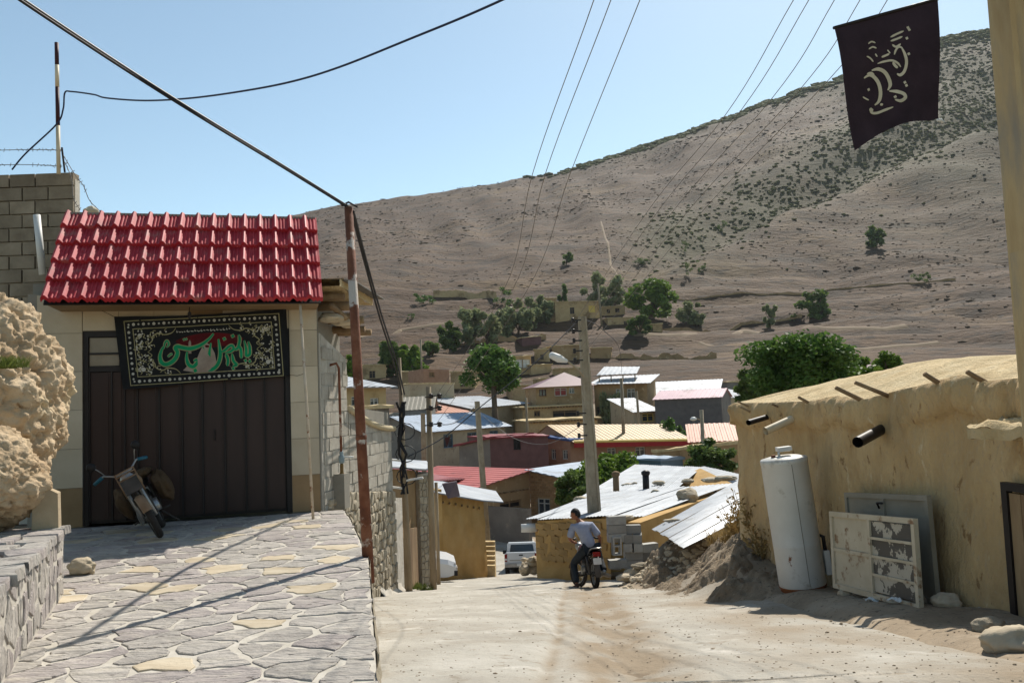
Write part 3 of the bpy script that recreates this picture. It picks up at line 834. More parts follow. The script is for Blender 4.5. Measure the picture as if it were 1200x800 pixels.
strokes = [([(672, 200), (640, 238), (585, 276), (520, 297), (470, 292), (436, 284), (420, 294), (434, 318), (426, 352), (398, 384), (360, 401), (332, 388), (322, 352), (330, 312), (343, 284)], 21),
    ([(498, 318), (495, 362), (508, 402), (538, 416), (560, 396), (580, 376), (606, 364), (610, 328), (600, 285)], 19),
    ([(655, 262), (646, 312), (640, 352), (624, 392), (626, 424), (652, 436), (684, 420), (706, 388), (716, 340), (711, 288), (703, 236)], 19),
    ([(714, 322), (742, 312), (770, 286), (792, 278), (802, 298), (780, 318), (746, 326)], 14), ([(806, 306), (830, 292), (842, 244), (836, 206)], 14),
    ([(752, 332), (766, 372), (762, 412)], 15), ([(792, 330), (802, 380), (822, 402), (796, 414)], 15), ([(842, 280), (852, 320), (852, 362)], 15),
    ([(872, 244), (884, 300), (886, 344), (908, 332), (906, 284), (898, 250)], 15), ([(540, 380), (560, 370), (572, 384)], 12),
    ([(345, 300), (352, 262), (366, 246), (378, 268), (362, 290)], 9), ([(370, 352), (388, 336), (402, 330)], 8)]
dots = [(552, 441, 15), (478, 238, 8), (492, 235, 8), (742, 234, 12), (797, 216, 13), (880, 376, 11), (908, 380, 11), (800, 428, 11)]
a = MB(); b = MB()
for p, w_ in strokes: ribbon(a, p, w_ + 8, bmap, .004); ribbon(b, p, w_, bmap, .006)
for x, y, r in dots: dot(a, x, y, r + 4, bmap, .004, 4); dot(b, x, y, r, bmap, .006, 4)
a.build('lettering_outline', m_pgold, ban, local=True); b.build('lettering', m_pg, ban, local=True)
a = MB(); xx = 428
while xx < 775:
    yy = 188 - (xx - 428) * .05; l = R(8, 22)
    ribbon(a, [(xx, yy - R(0, 5)), (xx + l * .5, yy + R(-3, 5)), (xx + l, yy - R(-2, 4))], 4.5, bmap, .004, sub=3)
    if random.random() < .5: ribbon(a, [(xx + l * .3, yy - 10), (xx + l * .3, yy)], 3.5, bmap, .004, sub=2)
    xx += l + R(3, 7)
a.build('small_lettering', m_pw, ban, local=True)
# strings of the banner
a = MB(); p0 = bmap(22, 90); a.tube([p0, p0 + Vector((-.18, -.02, .1)), p0 + Vector((-.36, .04, .16))], .004, 5)
p0 = bmap(1166, 470); a.tube([p0, p0 + Vector((.12, -.1, -.02)), p0 + Vector((.22, -.25, -.0))], .004, 5); a.build('tie_string', m_doord, ban, local=True)

# ================================================================== BLOCK WALL, STRIPED POST, BARBED WIRE (top left)
m_block = M('old_concrete_block', [S(126, 112, 94, .72), S(146, 132, 112, .75), S(160, 146, 126, .78)], scale=2.5, bump=.6, bscale=18, rnd=.14, bdist=.02)
wy = 14.3
bwl = thing('block_wall', 'unplastered grey block wall behind the red tiled roof', 'wall', (at(88, 330, wy).x, wy, 0))
bx1 = at(86, 250, wy).x; bz1 = at(40, 203, wy).z
MB().box((bx1 - 2.1, wy + .14, bz1 / 2 - .1), (4.2, .16, bz1 - .02)).build('core', m_mortar, bwl)
hb = .235; j = 0; z = bz1
while z > 2.2:
    x = bx1 - (.0 if j % 2 else .22); 
    first = True
    while x > bx1 - 4.1:
        l = .44 if not (first and j % 2) else .44
        x1 = min(x + (.22 if first and not j % 2 else 0), bx1)
        MB().box(((x - l + .012 + x1) / 2, wy + .1 + R(-.008, .008), z - hb / 2), (x1 - x + l - .024, .2, hb - .022)).build('block', m_block, bwl)
        first = False; x -= l
    z -= hb; j += 1
# stepped stub beside the roof
MB().box((bx1 + .1, wy + .12, at(60, 290, wy).z), (.3, .14, 1.1)).build('cement_stub', m_cement, bwl)
dp = MB(); a, b = at(43, 252, 13.6), at(50, 322, 13.6); dp.tube([b, a], .055, 12); tag(dp.build('drain_pipe', m_white, smooth=True), 'white plastic drain pipe standing against the block wall', 'pipe')
rock('rock', 'small yellowish stone on the wall top behind the red roof', 'stone', at(107, 249, 14.4), .13, (1, 1, .8), .25, 41, 2, m_tanst)
sp = thing('striped_post', 'slim dark and cream banded post standing on the block wall', 'post', at(69, 203, 14.0))
m_maroon = M('maroon_paint', [S(58, 22, 26, .8), S(72, 30, 32, .8)], bump=.1, rough=.6); m_cream = M('cream_paint', [S(206, 186, 150, .85), S(220, 204, 176, .85)], bump=.1, rough=.6)
for (y0, y1, mt) in ((50, 76, m_maroon), (76, 102, m_cream), (102, 147, m_maroon), (147, 204, m_cream)):
    lx = lambda y: 66.3 + (y - 50) * .016
    MB().tube([at(lx(y1), y1, 14.0), at(lx(y0), y0 + .3, 14.0)], .033, 10, mi=0).build('band', mt, sp, smooth=True)
m_wire = M('black_cable', [S(24, 24, 28, .8), S(34, 34, 40, .8)], bump=0, rough=.6)
m_bluew = M('dark_blue_cable', [S(28, 32, 58, .8), S(36, 42, 70, .8)], bump=0, rough=.6)
m_steelw = M('grey_steel_wire', [S(110, 102, 96, .8), S(140, 132, 124, .8)], bump=0, rough=.6)
def cable(name, label, pts, r, mat, sub=8, group=None, barbs=0, cat='cable'):
    """pts: (px, py, depth); smooth line through them"""
    P = [at(*p) for p in pts]; q = []
    for i in range(len(P) - 1):
        p0, p1, p2, p3 = P[max(i - 1, 0)], P[i], P[i + 1], P[min(i + 2, len(P) - 1)]
        for k in range(sub):
            t = k / sub; q.append(.5 * ((2 * p1) + (p2 - p0) * t + (2 * p0 - 5 * p1 + 4 * p2 - p3) * t * t + (3 * p1 - p0 - 3 * p2 + p3) * t ** 3))
    q.append(P[-1]); m = MB().tube(q, r, 6)
    if barbs:
        for i in range(0, len(q) - 1):
            c = q[i].lerp(q[i + 1], R(.3, .7)); d = Vector((R(-1, 1), R(-.4, .4), R(-1, 1))).normalized() * .035
            m.tube([c - d, c + d], r * .8, 4)
    return tag(m.build(name, mat), label, cat, group)
cable('barbed_wire', 'upper strand of barbed wire over the block wall', [(-30, 177, 13.8), (30, 175.5, 13.9), (73, 176, 14)], .006, m_steelw, 9, barbs=1, cat='barbed wire')
cable('barbed_wire', 'lower strand of barbed wire over the block wall', [(-30, 194, 13.8), (30, 193, 13.9), (73, 195, 14)], .006, m_steelw, 9, barbs=1, cat='barbed wire')
cable('barbed_wire', 'loose barbed wire falling from the iron stake towards the roof', [(73, 180, 14), (88, 205, 14), (98, 218, 14), (105, 235, 14), (118, 248, 14)], .006, m_steelw, 4, barbs=1, cat='barbed wire')
cable('barbed_wire', 'slack barbed wire hanging down the end of the block wall', [(76, 190, 13.9), (84, 210, 13.9), (86, 232, 13.9), (94, 246, 13.9)], .006, m_steelw, 4, barbs=1, cat='barbed wire')
cable('iron_stake', 'thin leaning iron stake holding the barbed wire', [(76, 202, 14), (72.5, 173, 14)], .016, m_doord, 1, cat='stake')
cable('power_cable', 'dark blue cable looping from the striped post across the sky', [(14, 199, 13.9), (30, 180, 13.9), (66, 146, 13.9), (74, 128, 13.9), (76, 109, 13.9), (84, 107.5, 13.8), (110, 111, 13.5), (125, 115, 13.2), (170, 118, 12.5), (225, 115, 11.6), (290, 106, 10.7), (345, 95, 10), (400, 78, 9.3), (480, 46, 8.4), (560, 13, 7.7), (640, -25, 7), (760, -90, 6.5), (960, -200, 6.2), (1158, -330, 6.0)], .013, m_bluew, 8)
# ================================================================== WALLS ALONG THE LEFT OF THE ROAD
def wq(s, z, off=0.0): return GCOR + WU * s + WN * off + Vector((0, 0, z))
m_wblock = M('pale_cement_block', [S(158, 150, 136, .8), S(176, 168, 154, .82), S(188, 182, 168, .85)], scale=3, bump=.5, bscale=16, rnd=.1, bdist=.02)
m_whitewash = M('whitewashed_stone', [S(186, 178, 164, .85), S(206, 200, 188, .88)], scale=4, bump=.6, bscale=14, bdist=.03)
m_mud = M('ochre_mud', [S(178, 148, 104, .95), S(196, 166, 120, .97), S(208, 182, 138, .98)], scale=1.6, bump=1.0, bscale=18, bdist=.045, detail=10, stretch=(1, 1, .5),
          patch=[(S(172, 140, 96, .95), 2.2, .53, .14), (S(214, 194, 156, .95), 5, .62, .08), (S(150, 118, 78, .9), 7, .62, .05), (S(186, 160, 122, .95), 26, .56, .06)])
m_mudroof = M('straw_mud_roof', [S(186, 160, 114, .8), S(206, 182, 138, .85), S(216, 196, 156, .85)], scale=3, bump=1.0, bscale=30, bdist=.03, stretch=(1, 1, 1), detail=8)
m_wood = M('weathered_wood', [S(110, 88, 64, .8), S(140, 114, 84, .8), S(164, 140, 106, .82)], scale=3, bump=.5, bscale=12, stretch=(1, 1, .2))
m_tin = M('galvanised_sheet', [S(150, 157, 166, .62), S(168, 174, 182, .65), S(184, 189, 195, .68)], scale=1.2, bump=.12, bscale=6, rough=.5, metal=.15, rnd=.06, stretch=(1, 1, 1), patch=[(S(140, 142, 144, .7), 1.4, .54, .14), (S(150, 126, 100, .7), 3, .64, .06)])
def block_course(root, s0, s1, zt, zb, mat, hh=.2, ll=.4, name='block', off=.0):
    """courses of blocks under a sloping top zt(s) down to zb(s)"""
    j = 0; z = max(zt(s0), zt(s1))
    while z > min(zb(s0), zb(s1)):
        s = s0 - (ll / 2 if j % 2 else 0) - R(0, .1)
        while s < s1:
            l = ll * R(.85, 1.12); a, b = max(s, s0), min(s + l, s1); m_ = (a + b) / 2
            if b - a > .06 and z - hh * .5 < zt(m_) and z > zb(m_) + .05:
                za, zc = min(z, zt(a)), min(z, zt(b)); lo = max(z - hh, zb(m_))
                g = .008; o = R(-.012, .012) + off
                if min(za, zc) - lo > .05:
                    MB().hexa([wq(a + g, lo + g, -.12), wq(b - g, lo + g, -.12), wq(b - g, lo + g, .03 + o), wq(a + g, lo + g, .03 + o),
                               wq(a + g, za - g, -.12), wq(b - g, zc - g, -.12), wq(b - g, zc - g, .03 + o + R(-.006, .006)), wq(a + g, za - g, .03 + o)]).build(name, mat, root)
            s += l
        z -= hh; j += 1
hw = thing('roadside_house', 'mud-roofed house of pale blocks joined to the garage side', 'house', wq(.7, -.5))
zt1 = lambda s: 2.87 - .26 * s; zb1 = lambda s: -.9
MB().hexa([wq(.02, -1, -.2), wq(1.42, -1, -.2), wq(1.42, -1, .012), wq(.02, -1, .012), wq(.02, 2.86, -.2), wq(1.42, 2.5, -.2), wq(1.42, 2.5, .012), wq(.02, 2.86, .012)]).build('mortar_wall', m_mortar, hw)
block_course(hw, .04, 1.42, zt1, zb1, m_wblock, .215, .42)
MB().hexa([wq(.0, -1, -4), wq(1.8, -1, -4), wq(1.8, -1, -.21), wq(.0, -1, -.21), wq(.0, 3.5, -4), wq(1.8, 3.5, -4), wq(1.8, 3.5, -.21), wq(.0, 3.5, -.21)]).build('rear_wall', m_cement, hw)
# logs and mud layer of the eave
ev = MB()
ev.grid(lambda u, v: wq(-.1 + 2.0 * u, 3.72 - .1 * u + .05 * fbm(Vector((u * 6, v * 4, 0)), 3), .42 - 1.6 * v + .05 * fbm(Vector((u * 9, 1, 0)), 3)), 16, 6)
ev.grid(lambda u, v: wq(-.1 + 2.0 * u, 3.60 - .1 * u + .12 * v * 0 + .05 * fbm(Vector((u * 6, v * 4, 0)), 3), .40 - 1.6 * v), 16, 6, flip=True)
ev.grid(lambda u, v: wq(-.1 + 2.0 * u, 3.60 - .1 * u + .12 * v, .41), 16, 1)
evo = ev.build('eave_mud_layer', m_mudroof, hw)
sh = MB(); sh.hexa([wq(.05, 3.74, .1), wq(1.95, 3.66, .1), wq(1.95, 3.60, .62), wq(.05, 3.68, .62), wq(.05, 3.76, .1), wq(1.95, 3.68, .1), wq(1.95, 3.62, .62), wq(.05, 3.70, .62)])
sh.build('felt_sheet', M('grey_felt', [S(104, 100, 94, .8), S(132, 128, 120, .8)], bump=.4), hw)
for s, z, l, r in ((.25, 3.5, .36, .075), (.55, 3.38, .40, .09), (.85, 3.22, .34, .085), (1.15, 3.2, .42, .08), (1.42, 3.05, .36, .08), (1.7, 3.02, .4, .07)):
    MB().tube([wq(s, z, -.6), wq(s + .05, z - .03, l)], [r, r * .85], 8).build('roof_log', m_wood, hw, smooth=True)
MB().tube([wq(.02, 3.30, .22), wq(1.9, 3.0, .2)], .05, 8).build('roof_log', m_wood, hw, smooth=True)
for s in (.3, .9, 1.35):
    rock_ = MB().ico(wq(s, 3.12, .12), .13, .3, s * 9, 2, (1.6, 1, .6)); rock_.build('eave_stone', m_tanst, hw)
# lower wall
lw = thing('roadside_wall', 'stepped pale block wall on a rubble base beside the road', 'wall', wq(3, -1.5))
zt2 = lambda s: 1.56 - .135 * (s - 1.42); zb2 = lambda s: .15 - .105 * (s - 1.42)
MB().hexa([wq(1.425, -3, -.2), wq(4.55, -3, -.2), wq(4.55, -3, .012), wq(1.425, -3, .012), wq(1.425, 1.55, -.2), wq(4.55, 1.13, -.2), wq(4.55, 1.13, .012), wq(1.425, 1.55, .012)]).build('mortar_wall', m_mortar, lw)
block_course(lw, 1.44, 4.55, zt2, zb2, m_wblock, .215, .4)
pts = [Vector((s + R(-.08, .08), z + R(-.06, .06))) for s in frange(.3, 4.5, 24) for z in frange(-2.35, .1, 12)]
pts = [p for p in pts if p.y < zb2(p.x) - .04 and p.y > road_z(GCOR.y + p.x) - .1]
for p, poly in cells(pts, [Vector(q) for q in ((.2, -2.6), (4.6, -2.6), (4.6, -.17), (1.4, .15), (.2, .15))], 1.0):
    slab(poly, lambda u, v, h: wq(u, v, h + .01), None, R(.012, .022), R(.03, .075), jit=.012, bev=.02, seg=.14).build('rubble_stone', m_rubble, lw)
# curved cement coping and grey upper strip
cpg = MB(); cpg.tube([wq(1.42 + 3.2 * t, 1.62 - .47 * t + .1 * sin(pi * t) * -1, .06) for t in frange(0, 1, 14)], .06, 8); cpg.build('coping', M('cement_coping', [S(186, 168, 132, .8), S(200, 186, 156, .85)], bump=.4), lw, smooth=True)
MB().hexa([wq(2.2, 1.0, -1.5), wq(4.5, .9, -1.5), wq(4.5, .9, -.03), wq(2.2, 1, -.03), wq(2.2, 1.62, -1.5), wq(4.5, 1.5, -1.5), wq(4.5, 1.5, -.03), wq(2.2, 1.62, -.03)]).build('upper_strip', m_cement, lw)
pl = MB(); pl.grid(lambda u, v: wq(3.2 + 1.9 * u, road_z(GCOR.y + 3.2 + 1.9 * u) - .15 + .38 * v + .03 * fbm(Vector((u * 8, v * 3, 0)), 3), .22 - .21 * v + .03 * fbm(Vector((u * 7, v * 3, 5)), 3)), 20, 6)
pl.build('plinth', m_mortar, lw, smooth=True)
# gas riser with valve on the wall
gr = thing('gas_riser', 'rusty gas pipe with blue valve on the pale block wall', 'gas pipe', wq(.62, 0))
MB().tube([wq(.5, 2.35, .0), wq(.5, 2.38, .13), wq(.54, 2.3, .16), wq(.56, .9, .16)], .022, 8).build('pipe', m_rust, gr, smooth=True)
MB().lathe([(.03, -.02), (.05, .0), (.05, .1), (.03, .12), (.035, .16), (.02, .2)], wq(.57, .72, .16), 12).build('valve', M('pale_blue_paint', [S(132, 150, 156, .8), S(160, 172, 174, .8)]), gr, smooth=True)
MB().tube([wq(.57, .8, .14), wq(.6, .8, .36)], .02, 6).build('valve_handle', m_white, gr, smooth=True)
MB().lathe([(.022, -.4), (.025, -.32), (.045, -.28), (.045, -.2), (.03, -.16), (.03, -.05), (.02, 0)], wq(.57, .72, .16), 10).build('regulator', M('brass', [S(120, 92, 50, .8), S(150, 116, 66, .8)], metal=.4, rough=.5), gr, smooth=True)
MB().tube([wq(.57, .35, .16), wq(.57, -.05, .16)], .018, 8).build('lower_pipe', m_doord, gr, smooth=True)
cb_ = MB(); q = wq(.48, 0, .03); cb_.frame(wq(.5, -.05, .02), WU, WN, Vector((0, 0, 1)), .3, .2, .58); tag(cb_.build('concrete_stub', m_cement), 'short grey concrete stub below the gas valve', 'block')
# ------------------------------------------------------------- next buildings down the left side
def quad_wall(mb, a, b, z0, z1a, z1b, th):
    d = (b - a); d.z = 0; n = Vector((d.y, -d.x, 0)).normalized() * th
    A, B = Vector((*a.xy, z0)), Vector((*b.xy, z0))
    return mb.hexa([A - n, B - n, B, A, Vector((*(A - n).xy, z1a)), Vector((*(B - n).xy, z1b)), Vector((*b.xy, z1b)), Vector((*a.xy, z1a))])
bh = thing('roadside_shed', 'narrow brown mud shed with a strip of tin roof behind the cable pole', 'shed', (-2.7, 20, -3))
a, b = at(456, 560, 18.9), at(490, 560, 22.0)
quad_wall(MB(), a, b, -4, at(456, 549, 18.9).z, at(490, 551, 22).z, .3).build('wall', M('brown_mud', [S(140, 112, 76, .8), S(164, 134, 94, .8)], scale=2, bump=.6), bh)
a, b = at(461, 583, 18.7), at(471, 583, 19.6)
quad_wall(MB(), a, b, -4, a.z, b.z, .2).build('whitewashed_pier', m_whitewash, bh)
a, b = at(490, 560, 21.6), at(505, 560, 21.9)
quad_wall(MB(), a, b, -4, at(490, 556, 21.6).z, at(505, 553, 21.9).z, 1.2).build('stone_pier', m_mortar, bh)
cw = (b - a).length; cu = (b - a); cu.z = 0; cu.normalize(); cn = Vector((cu.y, -cu.x, 0)); ch_ = at(497, 556, 21.7).z
pts = [Vector((u + R(-.04, .04), v + R(-.04, .04))) for u in (.05, .17, .29) for v in frange(-3.1, ch_ - .1, 16)]
for p, poly in cells(pts, [Vector(q) for q in ((0, -3.3), (cw, -3.3), (cw, ch_ - .02), (0, ch_ - .02))], 1):
    slab(poly, lambda u, v, h: Vector((a.x, a.y, 0)) + cu * u + cn * h + Vector((0, 0, v)), None, .008, .03, jit=.006, seg=.1).build('pier_stone', m_rubble, bh)
t = MB(); c = [at(456, 548, 18.6), at(506, 551, 21.6), at(500, 541, 23.5), at(452, 538, 21.0)]
t.prism(c, (0, 0, .03)); t.build('tin_roof', m_tin, bh)
a, b = at(476, 560, 20.5), at(490, 560, 21.9)
dd = MB(); quad_wall(dd, at(477, 600, 20.3) + Vector((.04, -.04, 0)), at(487, 600, 21.3) + Vector((.04, -.04, 0)), -3.2, -1.25, -1.35, .05); dd.build('door', m_wood, bh)
# mud house at the bend
m_mudb = M('yellow_mud_wall', [S(176, 138, 80, .8), S(192, 154, 94, .82), S(204, 168, 110, .84)], scale=1.0, bump=.5, bscale=7, bdist=.04, detail=7)
mh = thing('mud_house', 'yellow mud-walled house with tin eave at the bend of the road', 'house', (at(540, 660, 28.5).x, 29, -4.2))
a, b = at(508, 600, 27.2), at(567, 600, 30.0); b2 = b + Vector((-.5, 6, 0)); a2 = a + Vector((-3.4, 6, 0))
w = MB(); za, zb_ = at(508, 574, 27.2).z, at(567, 585, 30).z
def mw(u, v): 
    p = a.lerp(b, u); z0 = road_z(p.y) - .3; z1 = za + (zb_ - za) * u
    n = (b - a); n = Vector((n.y, -n.x, 0)).normalized()
    q = Vector((p.x, p.y, z0 + (z1 - z0) * v)) + n * (.05 * fbm(Vector((u * 7, v * 5, 2)), 4) + .08 * (1 - v)); return q
w.grid(mw, 40, 24); w.build('wall', m_mudb, mh, smooth=True)
w = MB(); quad_wall(w, b + Vector((0, .02, 0)), b2, -7, zb_, zb_ - .2, .3); quad_wall(w, a2, a + Vector((0, .02, 0)), -7, za, za, .3); w.build('side_wall', m_mudb, mh)
for k in range(8):
    p = a.lerp(b, .06 + .12 * k); MB().tube([Vector((p.x, p.y + .1, za + (zb_ - za) * (.06 + .12 * k) - .32)), Vector((p.x + .02, p.y - .16, za + (zb_ - za) * (.06 + .12 * k) - .33))], .03, 6).build('beam_end', m_wood, mh, smooth=True)
c = [at(499, 576, 26.3), at(565, 587, 29.0), at(590, 589, 30.4), at(581, 576, 35.0), at(520, 565, 33.5), at(500, 564, 31)]
ro = MB(); ro.prism(c, (0, 0, .04)); ro.build('tin_roof', m_tin, mh)
bd = MB(); c = [at(518, 567, 26.5), at(535, 564, 26.8), at(539, 581, 27.2), at(525, 584, 26.6)]; bd.prism(c, (0, .04, .02)); tag(bd.build('board', M('mauve_board', [S(96, 84, 92, .8), S(118, 104, 110, .8)], bump=.2)), 'dark mauve board lying on the tin eave of the mud house', 'board')
sc_ = thing('stone_steps', 'short flight of mud-brick steps against the mud house corner', 'steps', at(574, 668, 30.2))
for k in range(6):
    x0, x1 = 568, 580; yt = 668 - 5.6 * (k + 1)
    p0, p1 = at(x0, yt, 30.1 + .28 * k), at(x1, yt, 30.2 + .28 * k)
    MB().hexa([Vector((p0.x, p0.y, -4.9)), Vector((p1.x, p1.y, -4.9)), Vector((p1.x, p1.y + .28, -4.9)), Vector((p0.x, p0.y + .28, -4.9)), p0, p1, p1 + Vector((0, .28, 0)), p0 + Vector((0, .28, 0))]).build('step', m_mudroof, sc_)

# ================================================================== RIGHT: MUD HOUSE
RF = Vector((3.55, 14.4, 0)); RN = Vector((4.75, 5.0, 0)); RU = (RN - RF).normalized(); RNN = Vector((RU.y, -RU.x, 0))
RLEN = 11.6
def rs(px, py, off=0): p = rp(px, py, RF + RNN * off, RNN); return ((p - RF).dot(RU), p.z)
top_t = sorted(rs(*q) for q in [(866, 474), (900, 474), (956, 472), (985, 466), (1013, 471), (1050, 461), (1087, 454), (1126, 442), (1150, 450), (1194, 447)])
top_t = [(-.2, top_t[0][1] - .05)] + top_t + [(12, 1.75)]
cre_t = sorted(rs(*q, -1.9) for q in [(866, 471), (930, 460), (1002, 448), (1060, 434), (1101, 424), (1140, 421), (1194, 418)])
cre_t = [(-3, cre_t[0][1])] + cre_t + [(13, 2.2)]
rh = thing('mud_house', 'ochre mud house with straw-mud roof on the right side of the road', 'house', (4.2, 10, -.8)) 
PR = [(-.5, .16), (-.06, .13), (.06, .1)]
def rprof(s):
    zt = lut(top_t, s); g = near_z(*(RF + RU * s).xy) - .4
    rows = []
    for k in range(19):
        v = k / 18; rows.append((.13 * (1 - v) ** 2 + .0, g + (zt - .42 - g) * v))
    lip = max(.0, .07 + .12 * noise.noise(Vector((s * .9, 0, 3))) + .06 * noise.noise(Vector((s * 4, 0, 3))) + .04 * noise.noise(Vector((s * 11, 0, 5)))); lz = .12 * noise.noise(Vector((s * 1.4, 2, 3))) + .06 * noise.noise(Vector((s * 6, 2, 3)))
    rows += [(.0, zt - .34 + lz), (lip * .8, zt - .31 + lz), (lip, zt - .2 + lz * .6), (lip * .95, zt - .08), (lip * .7, zt - .01), (lip * .2, zt + .03)]
    nw = len(rows)
    zc = lut(cre_t, s)
    rows += [(-.2, zt + .05), (-.5, zt + (zc - zt) * .3), (-.9, zt + (zc - zt) * .62), (-1.4, zt + (zc - zt) * .9), (-1.9, zc), (-3, zc + .02), (-5, zc - .1), (-5.3, zc - .3), (-5.3, -3)]
    return rows, nw
NS = 230; allr = []
for i in range(NS + 1):
    s = RLEN * i / NS; rows, NW = rprof(s); cur = []
    k = sst(.5, 0, s)
    for j, (o, z) in enumerate(rows):
        p = RF + RU * s + RNN * o; p.z = z
        d = .07 * fbm(Vector((s * .9, z * .9, 1)), 3) + .032 * fbm(Vector((s * 4, z * 4, 2)), 5)
        if j >= NW - 6: d += .05 * fbm(Vector((s * 7, z * 7 + o * 7, 4)), 4)
        if j < NW: p += RNN * d
        else: p.z += d * .8
        p -= RNN * (.25 * k * k)
        cur.append(p)
    allr.append(cur)
def strip(j0, j1):
    m = MB(); w = j1 - j0
    vs = [allr[i][j] for i in range(NS + 1) for j in range(j0, j1)]
    fs = [(i * w + j, (i + 1) * w + j, (i + 1) * w + j + 1, i * w + j + 1) for i in range(NS) for j in range(w - 1)]
    return m.add(vs, fs)
rwall = strip(0, NW); e = [allr[0][j] for j in range(len(allr[0]))]; n = len(e)
rwall.add(e + [Vector((e[-1].x, e[-1].y, -3))], [tuple(range(n + 1))])
rwall.build('wall', m_mud, rh, smooth=True)
strip(NW - 1, len(allr[0])).build('roof', m_mudroof, rh, smooth=True)
def rq(s, z, off): p = RF + RU * s + RNN * off; p.z = z; return p
# beam ends and sticks from the parapet
for px, py, l, r in ((868, 478, .1, .018), (905, 480, .06, .02), (936, 476, .1, .024), (996, 472, .26, .03), (1022, 464, .22, .028), (1086, 456, .12, .03), (874, 488, .12, .025), (1132, 450, .05, .028)):
    s, z = rs(px, py, .15); d = Vector((-.8, R(-.4, .1), R(.2, .5)))
    MB().tube([rq(s, z - .05, -.15), rq(s, z - .05, -.15) + d.normalized() * (l + .3)], [r, r * .8], 6).build('beam_end', m_wood, rh, smooth=True)
for px, py, px2, py2, r, mt, lab in ((893, 487, 877, 495, .04, m_doord, 'small dark gutter spout at the far end of the mud house'), (922, 488, 897, 505, .055, m_cream, 'cream plastic gutter spout on the mud house wall'), (1018, 503, 1005, 518, .06, m_doord, 'black gutter spout in the middle of the mud house wall')):
    s, z = rs(px, py, .12); s2, z2 = rs(px2, py2, .5)
    A_, B_ = rq(s, z, -.05), rq(s2, z2, .5)
    m = MB(); n = 12; ax = (B_ - A_).normalized(); m.tube([A_, B_], r, n, cap=False); m.tube([B_, A_], r * .88, n, cap=False)
    tag(m.build('spout', mt, smooth=True), lab, 'spout')
# canopy of mud and wood over the door at the right edge, and the door
cn_ = MB(); s0, z0 = rs(1158, 500, .25)
cn_.grid(lambda u, v: rq(s0 - .05 + 1.6 * u, z0 + .06 - .06 * v + .05 * fbm(Vector((u * 9, v * 5, 1)), 4) + .03 * sin(v * 9 + u * 3), .0 + .42 * v + .05 * sin(u * 14)), 26, 12)
cn_.grid(lambda u, v: rq(s0 - .05 + 1.6 * u, z0 - .06 - .03 * v + .04 * fbm(Vector((u * 9, v * 5, 7)), 4), .0 + .42 * v + .05 * sin(u * 14)), 26, 12, flip=True)
cn_.grid(lambda u, v: rq(s0 - .05 + 1.6 * u, z0 - .09 + .09 * v + .04 * fbm(Vector((u * 9, 5, 7)), 4), .42 + .05 * sin(u * 14)), 26, 1)
cn_.build('door_canopy', m_mudroof, rh, smooth=True)
sd, zd = rs(1180, 576, .1); 
dz0 = -.5
df = MB()
df.frame(rq(sd, dz0, .1), RU, RNN, Vector((0, 0, 1)), .07, .06, zd - dz0 + .02); df.frame(rq(sd + .95, dz0, .1), RU, RNN, Vector((0, 0, 1)), .07, .06, zd - dz0 + .02); df.frame(rq(sd, zd + .02, .1), RU, RNN, Vector((0, 0, 1)), 1.02, .06, .07)
drp = df.build('door', m_doord, rh)
for k in range(6): MB().frame(rq(sd + .075 + k * .145, dz0, .105), RU, RNN, Vector((0, 0, 1)), .138, .035, zd - dz0).build('plank', m_wood, drp)
# --- water heater
def leanm(o, lx, ly): return Matrix.Translation(o) @ Matrix.Rotation(ly, 4, 'Y') @ Matrix.Rotation(lx, 4, 'X')
tb = at(941, 684, 11.0); tt = at(918, 534, 11.0)
m_enam = M('stained_white_enamel', [S(196, 192, 182, .85), S(214, 210, 202, .88)], scale=1.4, bump=.15, bscale=5, rough=.45, patch=[(S(150, 138, 118, .8), 3, .6, .15), (S(122, 70, 38, .8), 5, .645, .04)])
hv = tt - tb; HH = hv.length
hz_ = hv.normalized(); hy_ = hz_.cross(Vector((1, 0, 0))).normalized(); TMx = Matrix((hy_.cross(hz_), hy_, hz_)).transposed().to_4x4(); TMx.translation = tb + Vector((0, 0, -.03))
wh = thing('water_heater', 'tall white enamel water heater tank leaning by the mud wall', 'water heater', mat=TMx); ORG[wh.name] = Vector()
rr = .29
MB().lathe([(rr * .93, .0), (rr * .98, .015), (rr, .05), (rr, HH * .33), (rr * 1.006, HH * .335), (rr, HH * .34), (rr, HH - .06), (rr * 1.012, HH - .055), (rr * 1.012, HH - .01), (rr * .98, HH + .005), (rr * .6, HH + .03), (.02, HH + .035)], n=40).build('tank', m_enam, wh, smooth=True, local=True)
vs_ = M('rust_stain', [S(116, 66, 38, .8), S(150, 94, 58, .8)], scale=6, bump=.3)
MB().lathe([(rr * .95, -.03), (rr * .97, .0), (rr * 1.004, .012), (rr * 1.004, .03), (rr * .9, .035)], n=40).build('base_ring', vs_, wh, smooth=True, local=True)
MB().box((.0, -rr - .002, HH * .5), (.006, .006, HH - .12), Matrix.Rotation(.35, 3, 'Z')).build('seam', m_cement, wh, local=True)
MB().tube([(-.05, 0, HH), (-.05, 0, HH + .1), (.1, .02, HH + .1)], .02, 8).build('inlet_pipe', m_white, wh, smooth=True, local=True)
MB().box((.02, 0, HH + .12), (.17, .14, .05)).build('cap_block', m_white, wh, local=True)
MB().tube([(-.14, -.05, HH), (-.14, -.05, HH + .06)], .03, 8).build('plug', m_rust, wh, smooth=True, local=True)
MB().box((rr + .03, -.08, .28), (.07, .1, .3)).build('thermostat_box', m_white, wh, local=True)
MB().tube([(rr + .03, -.08, .43), (rr + .03, -.08, .6), (rr - .02, -.05, .62)], .025, 8).build('gas_tap', m_doord, wh, smooth=True, local=True)
